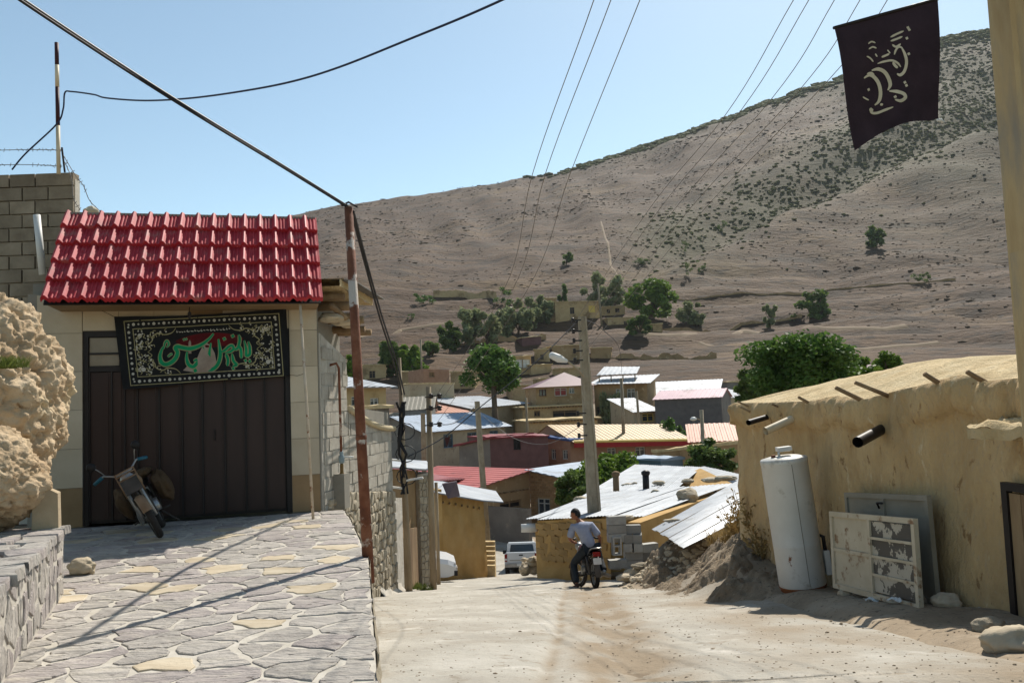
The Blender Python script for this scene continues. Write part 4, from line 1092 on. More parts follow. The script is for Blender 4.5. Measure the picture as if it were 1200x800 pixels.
# --- two steel door leaves lying on their side against the wall
m_leaf = M('worn_cream_paint', [S(184, 170, 144, .84), S(200, 188, 164, .88)], scale=3, bump=.2, bscale=20, rough=.6, patch=[(S(140, 108, 78, .8), 5, .56, .08)])
m_leafg = M('grey_undercoat', [S(138, 130, 114, .8), S(154, 146, 130, .82)], scale=3, bump=.2, rough=.6)
m_peel = M('peeling_pane', [S(176, 168, 150, .8), S(190, 182, 166, .84)], scale=3, bump=.2, rough=.5, patch=[(S(84, 80, 74, .8), 4.5, .47, .02)])
def leaf(name, label, bl, br, hgt, tilt, full, mt):
    u = (br - bl); L_ = u.length; u.normalize(); n = Vector((u.y, -u.x, 0)).normalized()
    if n.x > 0: n = -n
    up = (Vector((0, 0, 1)) - n * tilt).normalized(); nn = u.cross(up).normalized()
    if nn.dot(n) < 0: nn = -nn
    m4 = Matrix((u, nn, up)).transposed().to_4x4(); m4.translation = bl
    t = thing(name, label, 'door leaf', mat=m4); ORG[t.name] = Vector()
    X = Vector((1, 0, 0)); Y = Vector((0, 1, 0)); Z = Vector((0, 0, 1))
    def bx(nm, x0, x1, z0, z1, y0, y1, mm): MB().hexa([Vector(q) for q in ((x0, y0, z0), (x1, y0, z0), (x1, y1, z0), (x0, y1, z0), (x0, y0, z1), (x1, y0, z1), (x1, y1, z1), (x0, y1, z1))]).build(nm, mm, t, local=True)
    fw = .055
    bx('frame_bar', 0, L_, 0, fw, -.02, .03, mt); bx('frame_bar', 0, L_, hgt - fw, hgt, -.02, .03, mt)
    bx('frame_bar', 0, fw, fw, hgt - fw, -.019, .029, mt); bx('frame_bar', L_ - fw, L_, fw, hgt - fw, -.019, .029, mt)
    md = L_ * .5; bx('frame_bar', md - .022, md + .022, fw, hgt - fw, -.018, .028, mt)
    bx('frame_bar', fw, md - .022, hgt * .48, hgt * .48 + .04, -.017, .024, mt)
    if full:
        bx('sheet', fw, md - .022, fw, hgt * .48, -.006, .006, mt); bx('sheet', fw, md - .022, hgt * .48 + .04, hgt - fw, -.006, .006, mt)
        for k in range(4):
            z0 = fw + (hgt - 2 * fw) * k / 4; z1 = fw + (hgt - 2 * fw) * (k + 1) / 4
            bx('pane', md + .022, L_ - fw, z0 + .015, z1 - .012, -.006, .004, m_peel)
            if k: bx('glazing_bar', md + .022, L_ - fw, z0 - .012, z0 + .015, -.016, .024, mt)
    else:
        bx('sheet', fw, md - .022, fw, hgt * .48, -.006, .006, mt); bx('sheet', fw, md - .022, hgt * .48 + .04, hgt - fw, -.006, .006, mt)
        bx('sheet', md + .022, L_ - fw, fw, hgt - fw, -.006, .006, mt)
        MB().tube([(md - .06, .035, hgt - .16), (md - .06, .06, hgt - .1), (md + .05, .06, hgt - .1)], .012, 6).build('latch', m_doord, t, smooth=True, local=True)
    return t
leaf('door_leaf', 'grey steel door leaf on its side, behind the peeling one', at(1000, 683, 10.2), at(1099, 691, 8.5), 1.05, .1, False, m_leafg)
leaf('door_leaf', 'cream steel door leaf with peeling panes lying on its side against the mud wall', at(979, 688, 10.0), at(1079, 698, 8.3), .86, .12, True, m_leaf)
for i, (px, py, d, r, lab) in enumerate(((1078, 697, 8.7, .07, 'small stone under the corner of the peeling door leaf'), (1110, 711, 8.3, .11, 'grey-brown stone at the foot of the mud wall by the door leaves'), (1090, 692, 8.8, .05, 'tiny stone beside the grey door leaf'), (1186, 752, 6.0, .15, 'big pale stone at the lower right corner of the picture'), (1160, 738, 6.7, .1, 'flat stone before the wooden door on the right'), (990, 690, 9.8, .06, 'small stone under the left end of the peeling door leaf'))):
    p = at(px, py, d); p.z = gz(p.x, p.y) + r * .35
    rock('rock', lab, 'stone', p, r, (1.3, 1.0, .7), .25, 50 + i, 3, m_tanst if i % 2 else m_rubble)
# --- concrete pole at the right edge with the black flag
PD = 6.0
pa, pb = at(1183, -40, PD), at(1222, 420, PD); pdv = (pa - pb).normalized(); base = pb + pdv * ((-.6 - pb.z) / pdv.z)
po = thing('concrete_pole', 'close-up yellowish concrete pole at the right edge', 'pole', base)
m_pole = M('yellowed_concrete', [S(176, 146, 100, .8), S(194, 168, 124, .82), S(160, 148, 128, .8)], scale=3, bump=.5, bscale=20, stretch=(1, 1, .3))
topp = pb + pdv * 6
px_ = Vector((1, 0, 0)); py_ = pdv.cross(px_).normalized(); px_ = py_.cross(pdv)
def polebox(mb, a, b, wa, wb, da, db):
    return mb.hexa([a - px_ * wa - py_ * da, a + px_ * wa - py_ * da, a + px_ * wa + py_ * da, a - px_ * wa + py_ * da, b - px_ * wb - py_ * db, b + px_ * wb - py_ * db, b + px_ * wb + py_ * db, b - px_ * wb + py_ * db])
polebox(MB(), base, topp, .11, .1, .11, .1).build('shaft', m_pole, po)
for k, (o1) in enumerate((-.085, .06)):
    polebox(MB(), base + px_ * o1 - py_ * 0, topp + px_ * o1, .022, .02, .135, .125).build('flange', m_pole, po)
fl = thing('mourning_flag', 'black flag with cream sideways lettering hanging beside the right pole', 'flag', mat=Matrix.Translation(at(1040, 80, PD)))
FO = at(1040, 80, PD); ORG[fl.name] = FO
def zf(x, y): return (960 + x / 4, y / 4)
FDm = Vector((.25, -1, .06)).normalized()
def fmap(x, y, h=0):
    p = rp(*zf(x, y), FO, FDm); u = x / 550; v = y / 700
    return p + FDm * (.025 * sin(u * 7 + v * 2) * v + .012 * sin(u * 16 - v * 5) * v + .02 * sin(v * 6) + h)
m_flag = M('plum_black_cloth', [S(44, 31, 37, 1), S(58, 43, 50, 1)], scale=5, bump=.15, bscale=70, trans=.12)
def fe(u, v):
    tx = 62 + (556 - 62) * u; ty = 138 - 142 * u
    bx = 178 + (562 - 178) * u; by = 700 + (566 - 700) * u - 46 * sin(pi * min(1, u * 1.1) * .9) 
    x = tx + (bx - tx) * v - (6 * sin(pi * v) * u if u > .5 else 0); return x, ty + (by - ty) * v
f = MB().grid(lambda u, v: fmap(*fe(u, 1 - v)), 40, 40); f.grid(lambda u, v: fmap(*fe(u, 1 - v), -.003), 40, 40, flip=True); f.build('cloth', m_flag, fl, smooth=True)
p0, p1 = fmap(58, 140), at(1186, -28, PD); 
MB().tube([p0, fmap(556, -4), p1], .012, 6).build('rod', m_doord, fl, smooth=True)
MB().tube([fmap(560, 562), fmap(575, 560), fmap(585, 575)], .012, 6).build('tie_knot', m_white, fl, smooth=True)
m_fl = M('print_cream', [S(196, 184, 154, .8), S(214, 204, 178, .85)], scale=5, bump=0)
fs_ = [([(378, 228), (396, 262), (404, 298), (396, 336), (378, 354), (362, 348)], 12), ([(345, 262), (352, 240), (366, 226), (384, 232)], 8), ([(325, 182), (356, 166), (388, 152)], 8), ([(326, 200), (354, 190), (382, 178)], 8), ([(334, 216), (352, 226), (374, 212)], 8),
       ([(288, 272), (304, 266), (322, 258)], 8), ([(272, 300), (300, 292), (336, 288), (362, 300), (378, 318)], 8), ([(340, 296), (352, 312), (364, 322)], 10), ([(312, 240), (326, 256)], 5),
       ([(248, 330), (276, 324), (304, 336), (324, 362), (336, 396), (328, 420)], 13), ([(212, 366), (240, 350), (266, 362), (288, 392), (298, 432), (294, 466), (276, 484)], 13), ([(226, 346), (246, 340), (262, 350)], 7),
       ([(254, 500), (262, 518), (288, 520), (322, 508), (354, 498)], 10), ([(334, 424), (364, 428), (396, 440), (404, 458), (384, 472), (360, 464)], 13), ([(300, 480), (312, 484)], 9), ([(252, 500), (268, 512)], 14),
       ([(222, 212), (238, 202), (256, 208)], 6), ([(226, 236), (244, 226), (262, 232)], 6), ([(218, 268), (236, 276), (252, 292)], 6), ([(258, 256), (268, 270)], 5), ([(212, 450), (228, 456), (246, 462)], 6)]
a = MB()
for p, w_ in fs_: ribbon(a, p, w_ * .98, fmap, .005, sub=5)
for x, y in ((408, 136), (414, 146), (403, 186), (413, 258), (400, 388), (408, 402), (241, 415), (360, 452)): dot(a, x, y, 8, fmap, .005, 4)
a.build('lettering', m_fl, fl)
# ================================================================== POLES AND WIRES
m_conc = M('pole_concrete', [S(146, 132, 110, .8), S(168, 154, 130, .82), S(180, 168, 146, .84)], scale=2.5, bump=.4, bscale=20)
m_pwood = M('pole_wood', [S(120, 104, 84, .8), S(150, 134, 110, .82), S(170, 156, 132, .84)], scale=4, bump=.4, bscale=20, stretch=(1, 1, .2))
m_insul = M('insulator', [S(40, 34, 32, .8), S(56, 48, 44, .8)], bump=0, rough=.4)
def pole(name, label, top, bot, d, wt, wb_, mat, shape='round', zb=None, cat='pole', root=None):
    t, b = at(*top, d), at(*bot, d); v = (t - b)
    zb = near_z(b.x, b.y) - .3 if zb is None else zb
    b = b + v * ((zb - b.z) / v.z); o = thing(name, label, cat, b)
    m = MB()
    if shape == 'round': m.tube([b, b.lerp(t, .5), t], [wb_ / 2, (wt + wb_) / 4, wt / 2], 10)
    else:
        x, y = Vector((1, .15, 0)).normalized(), Vector((-.15, 1, 0)).normalized()
        ps = []
        for q, w in ((b, wb_ / 2), (t, wt / 2)):
            ps += [q - x * w - y * w, q + x * w - y * w, q + x * w + y * w, q - x * w + y * w]
        m.hexa(ps)
        e = .22
        for s in (-1, 1):
            ps = []
            for q, w in ((b, wb_ / 2), (t, wt / 2)):
                c = q + x * (s * w * .78) - y * (w + .0)
                ps += [c - x * w * e - y * .025, c + x * w * e - y * .025, c + x * w * e + y * .02, c - x * w * e + y * .02]
            MB().hexa(ps).build('edge_rib', mat, o)
    m.build('shaft', mat, o, smooth=shape == 'round')
    return o, b, t
def bracket(o, p, l=.16):
    MB().box(p, (.22, .05, .04)).build('bracket', m_insul, o)
    MB().lathe([(.02, -.07), (.045, -.05), (.045, -.02), (.03, 0), (.045, .02), (.045, .05), (.02, .07)], p + Vector((-.12, -.02, .0)), 8).build('insulator', m_insul, o, smooth=True)
# rusty pole in front of the garage corner
po1, b, t = pole('rusty_pole', 'rusty steel cable pole at the edge of the flagstone forecourt', (408.5, 243), (430.5, 645), 9.5, .095, .125, m_rust, zb=-.3)
MB().tube([t + Vector((-.08, 0, .02)), t + Vector((.0, 0, .06)), t + Vector((.1, 0, .0))], .012, 6).build('hook', m_doord, po1, smooth=True)
MB().lathe([(.05, -.03), (.062, -.02), (.062, .02), (.05, .03)], b.lerp(t, .38), 10).build('collar', m_rust, po1, smooth=True)
for k in range(2):
    cable('power_cable', ['thick black cable from the rusty pole up over the camera', 'second black cable twisted along the thick one to the rusty pole'][k], [(407, 241 + k * 2, 9.5), (330, 193 + k * 2.2, 8.4), (240, 138 + k * 2.5, 7.3), (150, 81 + k * 2.8, 6.6), (26, -1 + k * 3, 5.6), (-120, -102 + k * 3, 4.6), (-420, -300 + k * 3, 3.4), (-1100, -740, 2.0)], .0115, m_wire, 8)
    cable('power_cable', ['left one of two cables from the rusty pole down to the cable pole', 'right one of two cables from the rusty pole down to the cable pole'][k], [(412 + 2 * k, 248, 9.5), (428 + 2.5 * k, 310, 12.2), (445 + 3 * k, 372, 14.5), (462 + 3 * k, 425, 17), (471 + 3 * k, 462, 18.6)], .016, m_wire, 8)
# cable pole with bundles
po2, b, t = pole('cable_pole', 'thin wooden pole wrapped in black cables beside the brown shed', (468, 419), (479, 681), 18.7, .07, .16, m_pwood)
for k in range(5):
    q = [b.lerp(t, f) + Vector((R(-.1, .1), -.06 + R(-.05, .05), 0)) for f in frange(.45, .82, 7)]
    MB().tube(q, R(.014, .028), 6).build('cable_bundle', m_wire, po2)
for k in range(3):
    c = b.lerp(t, .52 + .09 * k); MB().tube([c + Vector((.22 * cos(a) + .06, -.05, .18 * sin(a))) for a in frange(0, 6.3, 12)], .012, 5).build('cable_loop', m_wire, po2)
for k, (f, sgn) in enumerate(((.58, -1), (.47, -1), (.5, 1))):
    c = b.lerp(t, f); MB().hexa([c + Vector((sgn * x, -.1 + y, z)) for x, y, z in ((.05, 0, 0), (.42, -.02, .05), (.42, .08, .05), (.05, .08, 0), (.05, 0, .04), (.4, 0, .09), (.4, .08, .09), (.05, .08, .04))]).build('lamp_arm', m_white, po2)
po3, b3, t3 = pole('wooden_pole', 'bare wooden pole standing just right of the cable pole', (502, 453), (508, 684), 19.6, .12, .155, m_pwood)
pole('wooden_pole', 'slim pale post between the wooden pole and the mud house', (511, 565), (514, 675), 22.5, .09, .1, m_pwood)
po4, b4, t4 = pole('concrete_pole', 'slim concrete pole behind the mud house at the bend', (559, 470), (571, 632), 36, .2, .26, m_conc, 'sq')
po5, b5, t5 = pole('concrete_pole', 'tall ribbed concrete power pole behind the motorcyclist', (682, 371), (697, 610), 24, .2, .36, m_conc, 'sq')
for k, py in enumerate((375, 388, 399, 411, 422, 484, 497, 510)):
    bracket(po5, at(676 + (py - 371) * .055, py, 23.7))
# street lamp on the pole
sl_ = thing('street_lamp', 'white street lamp on an arm fixed to the tall concrete pole', 'street lamp', at(682, 440, 23.6))
MB().tube([at(684, 441, 23.7), at(678, 433, 23.5), at(670, 427, 23.3), at(662, 421, 23.1)], .03, 8).build('arm', m_conc, sl_, smooth=True)
lp = [at(664, 423, 23.1), at(655, 420, 22.9), at(646, 416, 22.7), at(645, 415.5, 22.68)]
MB().tube(lp, [.05, .11, .09, .03], 10).build('lamp_head', m_white, sl_, smooth=True)
for nm, lab, tp, bt, d, wt, wb_, mt, shp in (('concrete_pole', 'short grey concrete pole in front of the blue-roofed house', (495.5, 484), (497, 545), 60, .3, .36, m_conc, 'sq'),
        ('wooden_pole', 'thin pole left of the white-roofed house in the village', (728, 443), (731, 514), 82, .3, .36, m_pwood, 'round'),
        ('wooden_pole', 'thin pole in front of the white tin roofs', (746, 458), (749, 500), 92, .25, .3, m_pwood, 'round'),
        ('wooden_pole', 'thin grey pole below the pink-roofed block building', (822, 480), (825, 545), 56, .24, .3, m_conc, 'round'),
        ('wooden_pole', 'small pole beside the mud houses up the slope', (700.5, 332), (703, 358), 228, .5, .6, m_pwood, 'round'),
        ('wooden_pole', 'dark pole above the beige house on the left', (493, 398), (494, 432), 128, .25, .3, m_pwood, 'round'),
        ('wooden_pole', 'pole right of the leafy tree in the village', (616.5, 466), (618, 505), 90, .25, .3, m_pwood, 'round')):
    p_, _, tt_ = pole(nm, lab, tp, bt, d, wt, wb_, mt, shp, zb=ground(at(*bt, d).x, d) - .5)
    if 'pink' in lab:
        MB().tube([tt_ + Vector((0, 0, -.7)), tt_ + Vector((-.5, -.2, -.5))], .04, 6).build('lamp_arm', m_conc, p_); MB().lathe([(.03, 0), (.2, .06), (.22, .16), (.1, .26)], tt_ + Vector((-.6, -.2, -.7)), 10).build('lamp_head', m_white, p_, smooth=True)
# power lines
for k, (x0, pe) in enumerate(((696, (511, 464)), (716, (511, 478)), (750, (511, 497)))):
    cable('power_line', ['leftmost', 'middle', 'rightmost'][k] + ' of the three thin power lines crossing the left sky', [(x0 + 70 * (.9 + .1 * k), -200, 5.6), (x0, 0, 7), (x0 - 72 - 5 * k, 204, 9.8), ((x0 + pe[0]) / 2 - 14, 342, 13.5), (*pe, 19.6)], .0045, m_steelw, 8, cat='power line')
    for s in (-1, 1):
        MB_ = MB().lathe([(.02, -.06), (.06, -.04), (.035, 0), (.06, .04), (.02, .06)], at(pe[0] - 1 + s * 5, pe[1], 19.45), 8); MB_.build('insulator', m_insul, po3, smooth=True)
    c = at(pe[0] - 1, pe[1], 19.45); MB().tube([c - Vector((.24, 0, .02)), c + Vector((.16, 0, .02))], .014, 5).build('crossarm', m_insul, po3)
for k, (x0, y1, x1, py) in enumerate(((930, 135, 850, 374), (948, 130, 868, 387), (978, 115, 905, 398), (1008, 108, 935, 410), (1040, 95, 970, 421))):
    cable('power_line', ['first', 'second', 'third', 'fourth', 'fifth'][k] + ' from the left of the five power lines in the right sky', [(x0 + 118 - 4 * k, -200, 6.4), (x0, 0, 8), (x1, y1, 9.8), ((x1 + 676) / 2 - 9, (y1 + py) / 2, 14), (676 + (py - 371) * .05, py, 23.65)], .0045, m_steelw, 8, cat='power line')
cable('power_line', 'wire from the tall concrete pole down to the cable pole on the left', [(677, 376, 23.7), (628, 424, 22), (565, 475, 20.5), (520, 512, 19.6), (478, 535, 18.7)], .012, m_wire, 8, cat='power line')
cable('power_line', 'wire from the tall concrete pole towards the village houses', [(684, 374, 24), (706, 386, 30), (726, 410, 52), (729, 444, 82)], .014, m_wire, 8, cat='power line')
cable('power_line', 'thin wire between the wooden pole and the slim concrete pole', [(511, 497, 19.6), (535, 494, 26), (559, 474, 36)], .012, m_wire, 8, cat='power line')
cable('power_line', 'sagging wire from the slim concrete pole to the tall one', [(560, 482, 36), (600, 512, 32), (640, 520, 28), (679, 500, 24)], .008, m_steelw, 8, cat='power line')
pn = at(521, 513, 19.5); MB_ = MB().prism([pn, pn + Vector((.13, 0, .03)), pn + Vector((.05, 0, -.22))], (0, .01, 0)); tag(MB_.build('pennant', m_maroon), 'tiny dark pennant hanging on the wire near the wooden pole', 'pennant')

# ================================================================== MOTORBIKES
m_rubber = M('tyre_rubber', [S(44, 40, 38, .8), S(66, 60, 54, .8)], scale=6, bump=.3, rough=.9)
m_chrome = M('dull_chrome', [S(150, 148, 144, .8), S(176, 174, 170, .85)], scale=4, bump=.05, metal=.7, rough=.35)
m_engine = M('engine_grey', [S(70, 66, 62, .8), S(100, 94, 88, .8)], scale=5, bump=.3, metal=.3, rough=.6)
m_seat = M('black_vinyl', [S(26, 24, 24, .8), S(40, 37, 36, .8)], scale=5, bump=.2, rough=.6)
m_bluep = M('teal_blue_grip', [S(30, 92, 112, .8), S(44, 112, 130, .8)], bump=0, rough=.4)
m_dustp = M('dusty_brown_plastic', [S(132, 104, 78, .8), S(158, 130, 100, .82)], scale=5, bump=.2, rough=.6)
m_bag = M('brown_saddlebag', [S(70, 52, 34, .8), S(98, 76, 50, .8)], scale=6, bump=.6, bscale=25)
m_redl = M('red_lens', [S(130, 16, 18, .8), S(150, 28, 26, .8)], bump=0, rough=.25)
m_tank = M('maroon_tank', [S(84, 22, 24, .8), S(104, 34, 32, .8)], bump=.05, rough=.35)
def torus(mb, c, rmaj, rmin, axis_m, n=28, k=10, zs=1.0):
    vs = []; fs = []
    for i in range(n):
        a = 2 * pi * i / n
        for j in range(k):
            b = 2 * pi * j / k; r = rmaj + rmin * cos(b)
            vs.append(Vector(c) + axis_m @ Vector((r * cos(a), rmin * sin(b) * zs, r * sin(a))))
    for i in range(n):
        for j in range(k): fs.append((i * k + j, i * k + (j + 1) % k, ((i + 1) % n) * k + (j + 1) % k, ((i + 1) % n) * k + j))
    return mb.add(vs, fs)
def motorbike(label, mat4, steer, tankm, bags, basket, front_plate):
    t = thing('motorbike', label, 'motorcycle', mat=mat4); ORG[t.name] = Vector()
    I3 = Matrix.Identity(3); B = lambda mb, n, m, par=t, sm=True: mb.build(n, m, par, smooth=sm, local=True)
    r = .30; fx = 1.25
    SM = Matrix.Rotation(steer, 4, 'Z'); piv = Vector((fx - .18, 0, 0))
    def F(p): return piv + SM.to_3x3() @ (Vector(p) - piv)
    for wx, st in ((0, False), (fx, True)):
        m3 = SM.to_3x3() if st else I3; c = F((wx, 0, r)) if st else Vector((wx, 0, r))
        wh_ = torus(MB(), c, r - .045, .045, m3); wl_ = B(wh_, 'wheel', m_rubber)
        B(torus(MB(), c, r - .09, .018, m3, k=6, zs=1.6), 'rim', m_chrome, wl_)
        sp_ = MB()
        for k in range(18):
            a = 2 * pi * k / 18; d = m3 @ Vector((cos(a), 0, sin(a))); s = m3 @ Vector((0, .03 * (1 if k % 2 else -1), 0))
            sp_.tube([c + s, c + d * (r - .09)], .0028, 4, cap=False)
        B(sp_, 'spokes', m_chrome, wl_)['kind'] = 'stuff'
        B(MB().tube([c + m3 @ Vector((0, -.06, 0)), c + m3 @ Vector((0, .06, 0))], .05, 12), 'hub', m_engine, wl_)
        # mudguard
        g = MB(); a0, a1 = (40, 190) if not st else (20, 165)
        q0 = []
        for a in frange(radians(a0), radians(a1), 12):
            for s in (-1, -.5, .5, 1):
                rr_ = r + .035 - (.03 if abs(s) == 1 else 0); q0.append(c + m3 @ Vector((rr_ * cos(a), s * .062, rr_ * sin(a))))
        g.add(q0, [(i * 4 + j, i * 4 + j + 1, i * 4 + j + 5, i * 4 + j + 4) for i in range(12) for j in range(3)])
        B(g, 'mudguard', m_dustp if st else m_engine)
    for s in (-1, 1):
        B(MB().tube([F((fx, s * .085, r)), F((fx - .14, s * .085, .72)), F((fx - .2, s * .085, .88))], [.024, .026, .022], 8), 'fork', m_chrome)
        B(MB().tube([(0, s * .1, r), (.12, s * .12, .66)], [.03, .025], 8), 'shock', m_engine)
        B(MB().tube([(.0, s * .09, r), (.45, s * .08, .33)], .02, 6), 'swingarm', m_engine)
    B(MB().tube([F((fx - .2, 0, .84)), (.95, 0, .72), (.62, 0, .40), (.45, 0, .34), (.40, 0, .62), (.0, 0, .70)], .022, 8), 'frame', m_engine)
    B(MB().tube([(.95, .05, .74), (.4, .07, .68), (-.1, .08, .72)], .018, 8), 'rail', m_engine)
    eng = MB(); eng.box((.58, 0, .40), (.34, .2, .24)); eng.box((.66, 0, .56), (.16, .14, .16), Matrix.Rotation(-.3, 3, 'Y'))
    e_ = B(eng, 'engine', m_engine, sm=False)
    B(MB().tube([(.52, -.15, .38), (.52, .15, .38)], .095, 14), 'crankcase', m_chrome, e_)
    for k in range(5): B(MB().box((.66, 0, .50 + k * .032), (.2, .18, .008), Matrix.Rotation(-.3, 3, 'Y')), 'fin', m_engine, e_, False)
    B(MB().tube([(.72, -.1, .5), (.82, -.13, .36), (.6, -.16, .24), (.2, -.17, .26), (-.15, -.17, .34)], [.02, .02, .022, .045, .045], 10), 'exhaust', m_chrome)
    tk = MB().ico((.78, 0, .80), .2, .05, 2, 3, (1.35, .68, .62)); B(tk, 'fuel_tank', tankm)
    st_ = MB(); st_.grid(lambda u, v: Vector((-.18 + .78 * u, (-.5 + v) * (.26 - .08 * u), .79 + .03 * cos(u * 6) - .1 * (2 * v - 1) ** 4)), 14, 8); st_.grid(lambda u, v: Vector((-.18 + .78 * u, (-.5 + v) * (.26 - .08 * u), .69)), 14, 8, flip=True)
    B(st_, 'seat', m_seat)
    B(MB().tube([(-.12, -.1, .78), (-.34, -.1, .82), (-.34, .1, .82), (-.12, .1, .78)], .014, 6), 'rack', m_chrome)
    B(MB().box((-.30, 0, .70), (.08, .15, .09)), 'tail_lamp', m_redl, sm=False)
    B(MB().box((-.34, 0, .56), (.012, .17, .13), Matrix.Rotation(.2, 3, 'Y')), 'number_plate', m_white, sm=False)
    hb_ = [F(p) for p in ((fx - .38, -.36, 1.02), (fx - .3, -.22, 1.06), (fx - .2, -.1, .98), (fx - .2, .1, .98), (fx - .3, .22, 1.06), (fx - .38, .36, 1.02))]
    h_ = B(MB().tube(hb_, .013, 8), 'handlebar', m_chrome)
    for i in (0, 5): B(MB().tube([hb_[i], hb_[i].lerp(hb_[1 if i == 0 else 4], .85)], .024, 8), 'grip', m_bluep if basket else m_seat, h_)
    for s in (-1, 1):
        p = F((fx - .28, s * .2, 1.06)); q = F((fx - .22, s * .3, 1.24)); B(MB().tube([p, p.lerp(q, .5) + Vector((0, 0, .02)), q], .007, 6), 'mirror_stem', m_chrome, h_)
        B(MB().lathe([(.02, -.01), (.06, 0), (.05, .015), (.01, .02)], q, 12, SM.to_3x3() @ Matrix.Rotation(pi / 2, 3, 'Y')), 'mirror', m_seat, h_)
    B(MB().lathe([(.03, -.1), (.08, -.05), (.095, .0), (.09, .015), (.02, .03)], F((fx - .08, 0, .88)), 16, SM.to_3x3() @ Matrix.Rotation(pi / 2, 3, 'Y')), 'headlight', m_chrome)
    if front_plate:
        B(MB().box(F((fx + .0, 0, .80)), (.03, .22, .22), SM.to_3x3() @ Matrix.Rotation(-.3, 3, 'Y')), 'front_panel', m_engine, sm=False)
        ra = MB()
        for z in (.90, .96, 1.0): ra.tube([F((fx + .06, -.13, z)), F((fx + .06, .13, z))], .009, 5)
        for y in (-.12, .12): ra.tube([F((fx - .02, y, .66)), F((fx + .06, y, 1.0))], .009, 5)
        B(ra, 'front_rack', m_dustp)
    if bags:
        for s in (-1, 1):
            b_ = MB().ico((.1, s * .27, .56), .24, .25, 3 + s, 3, (1.05, .5, 1.0)); B(b_, 'saddlebag', m_bag)
        B(MB().ico((.05, 0, .84), .2, .25, 8, 3, (1.3, 1.2, .4)), 'blanket', m_bag)
    B(MB().tube([(.4, .1, .3), (.36, .24, .03), (.42, .26, .02)], .012, 6), 'side_stand', m_engine)
    for s in (-1, 1): B(MB().tube([(.5, s * .1, .28), (.5, s * .26, .27)], .016, 6), 'foot_peg', m_rubber)
    return t
# the one in the garage shadow: front wheel to the camera, leaning to the left of the picture
fw = gp(187, 631); hd_ = radians(-62)
BM1 = Matrix.Translation(Vector((fw.x, fw.y, 0)))
head = Vector((.36, -1, 0)).normalized()
yaw = math.atan2(head.y, head.x)
Lm = Matrix.Translation((fw.x - head.x * 1.25, fw.y - head.y * 1.25, .0)) @ Matrix.Rotation(yaw, 4, 'Z') @ Matrix.Rotation(radians(27), 4, 'X')
motorbike('dusty old motorbike with blue grips leaning in front of the garage door', Lm, radians(9), m_dustp, True, True, True)
# the ridden one
rwp = at(698, 682, 18.0); rwp.z = road_surface(rwp.x, rwp.y) + .0
head = Vector((-.15, 1, 0)).normalized(); fwd = Vector((head.x, head.y, -.172 * head.y)).normalized()
lft = Vector((0, 0, 1)).cross(fwd).normalized(); up_ = fwd.cross(lft)
RM = Matrix((fwd, lft, up_)).transposed().to_4x4(); RM.translation = rwp
motorbike('dark motorbike under the man in the grey shirt, seen from behind', RM, radians(24), m_tank, False, False, False)

# ================================================================== MAN ON THE MOTORBIKE
def skin_mesh(name, verts, edges, radii, mats, root=0, sub=2):
    me = bpy.data.meshes.new(name); me.from_pydata([tuple(v) for v in verts], edges, [])
    ob = bpy.data.objects.new(name, me); COL.objects.link(ob)
    sk = ob.modifiers.new('skin', 'SKIN'); sk.use_smooth_shade = True
    sv = me.skin_vertices[0].data
    for i, r in enumerate(radii): sv[i].radius = r if hasattr(r, '__len__') else (r, r)
    for i in range(len(verts)): sv[i].use_root = (i == root)
    su = ob.modifiers.new('sub', 'SUBSURF'); su.levels = sub; su.render_levels = sub
    dg = bpy.context.evaluated_depsgraph_get(); dg.update()
    nm = bpy.data.meshes.new_from_object(ob.evaluated_get(dg))
    bpy.data.objects.remove(ob); nm.name = name
    nm.materials.clear()
    for m in mats: nm.materials.append(m)
    return nm
m_skin = M('tanned_skin', [S(150, 98, 72, .8), S(168, 114, 86, .82)], scale=6, bump=.05, rough=.55)
m_shirt = M('grey_blue_shirt', [S(150, 156, 176, .8), S(170, 176, 194, .85)], scale=6, bump=.5, bscale=10, bdist=.03)
m_trou = M('dark_trousers', [S(40, 46, 52, .8), S(58, 62, 66, .8)], scale=6, bump=.4, bscale=12, bdist=.02)
m_shoe = M('brown_shoes', [S(76, 50, 40, .8), S(100, 68, 54, .8)], bump=.1, rough=.6)
m_sole = M('pale_trainers', [S(176, 160, 144, .8), S(196, 182, 166, .8)], bump=.1, rough=.6)
m_hair = M('black_hair', [S(18, 16, 16, .8), S(32, 28, 27, .8)], scale=20, bump=.6, bscale=60, rough=.6)
man = thing('person', 'person in a grey shirt and dark trousers sitting astride the motorbike, head turned left', 'person', mat=RM); ORG[man.name] = Vector()
J = dict(pel=(.34, .03, .84), sp1=(.36, .07, .98), sp2=(.40, .12, 1.14), chs=(.44, .16, 1.28), nek=(.47, .2, 1.40), hd0=(.49, .24, 1.47), hd1=(.50, .27, 1.55),
         lsh=(.46, .35, 1.30), lel=(.50, .44, 1.03), lwr=(.76, .30, .97), lhn=(.85, .24, .97),
         rsh=(.40, -.04, 1.30), rel=(.30, -.18, 1.04), rwr=(.44, -.20, .86), rhn=(.51, -.18, .80),
         lhp=(.36, .15, .80), lkn=(.66, .36, .53), lan=(.44, .37, .10), rhp=(.36, -.09, .80), rkn=(.74, -.24, .60), ran=(.47, -.26, .30))
def V(k): return Vector(J[k]) - Vector((.03, .06, 0))
bv = [V(k) for k in ('pel', 'sp1', 'sp2', 'chs', 'nek', 'hd0', 'lsh', 'lel', 'lwr', 'rsh', 'rel', 'rwr', 'lhp', 'lkn', 'lan', 'rhp', 'rkn', 'ran')]
be = [(0, 1), (1, 2), (2, 3), (3, 4), (4, 5), (3, 6), (6, 7), (7, 8), (3, 9), (9, 10), (10, 11), (0, 12), (12, 13), (13, 14), (0, 15), (15, 16), (16, 17)]
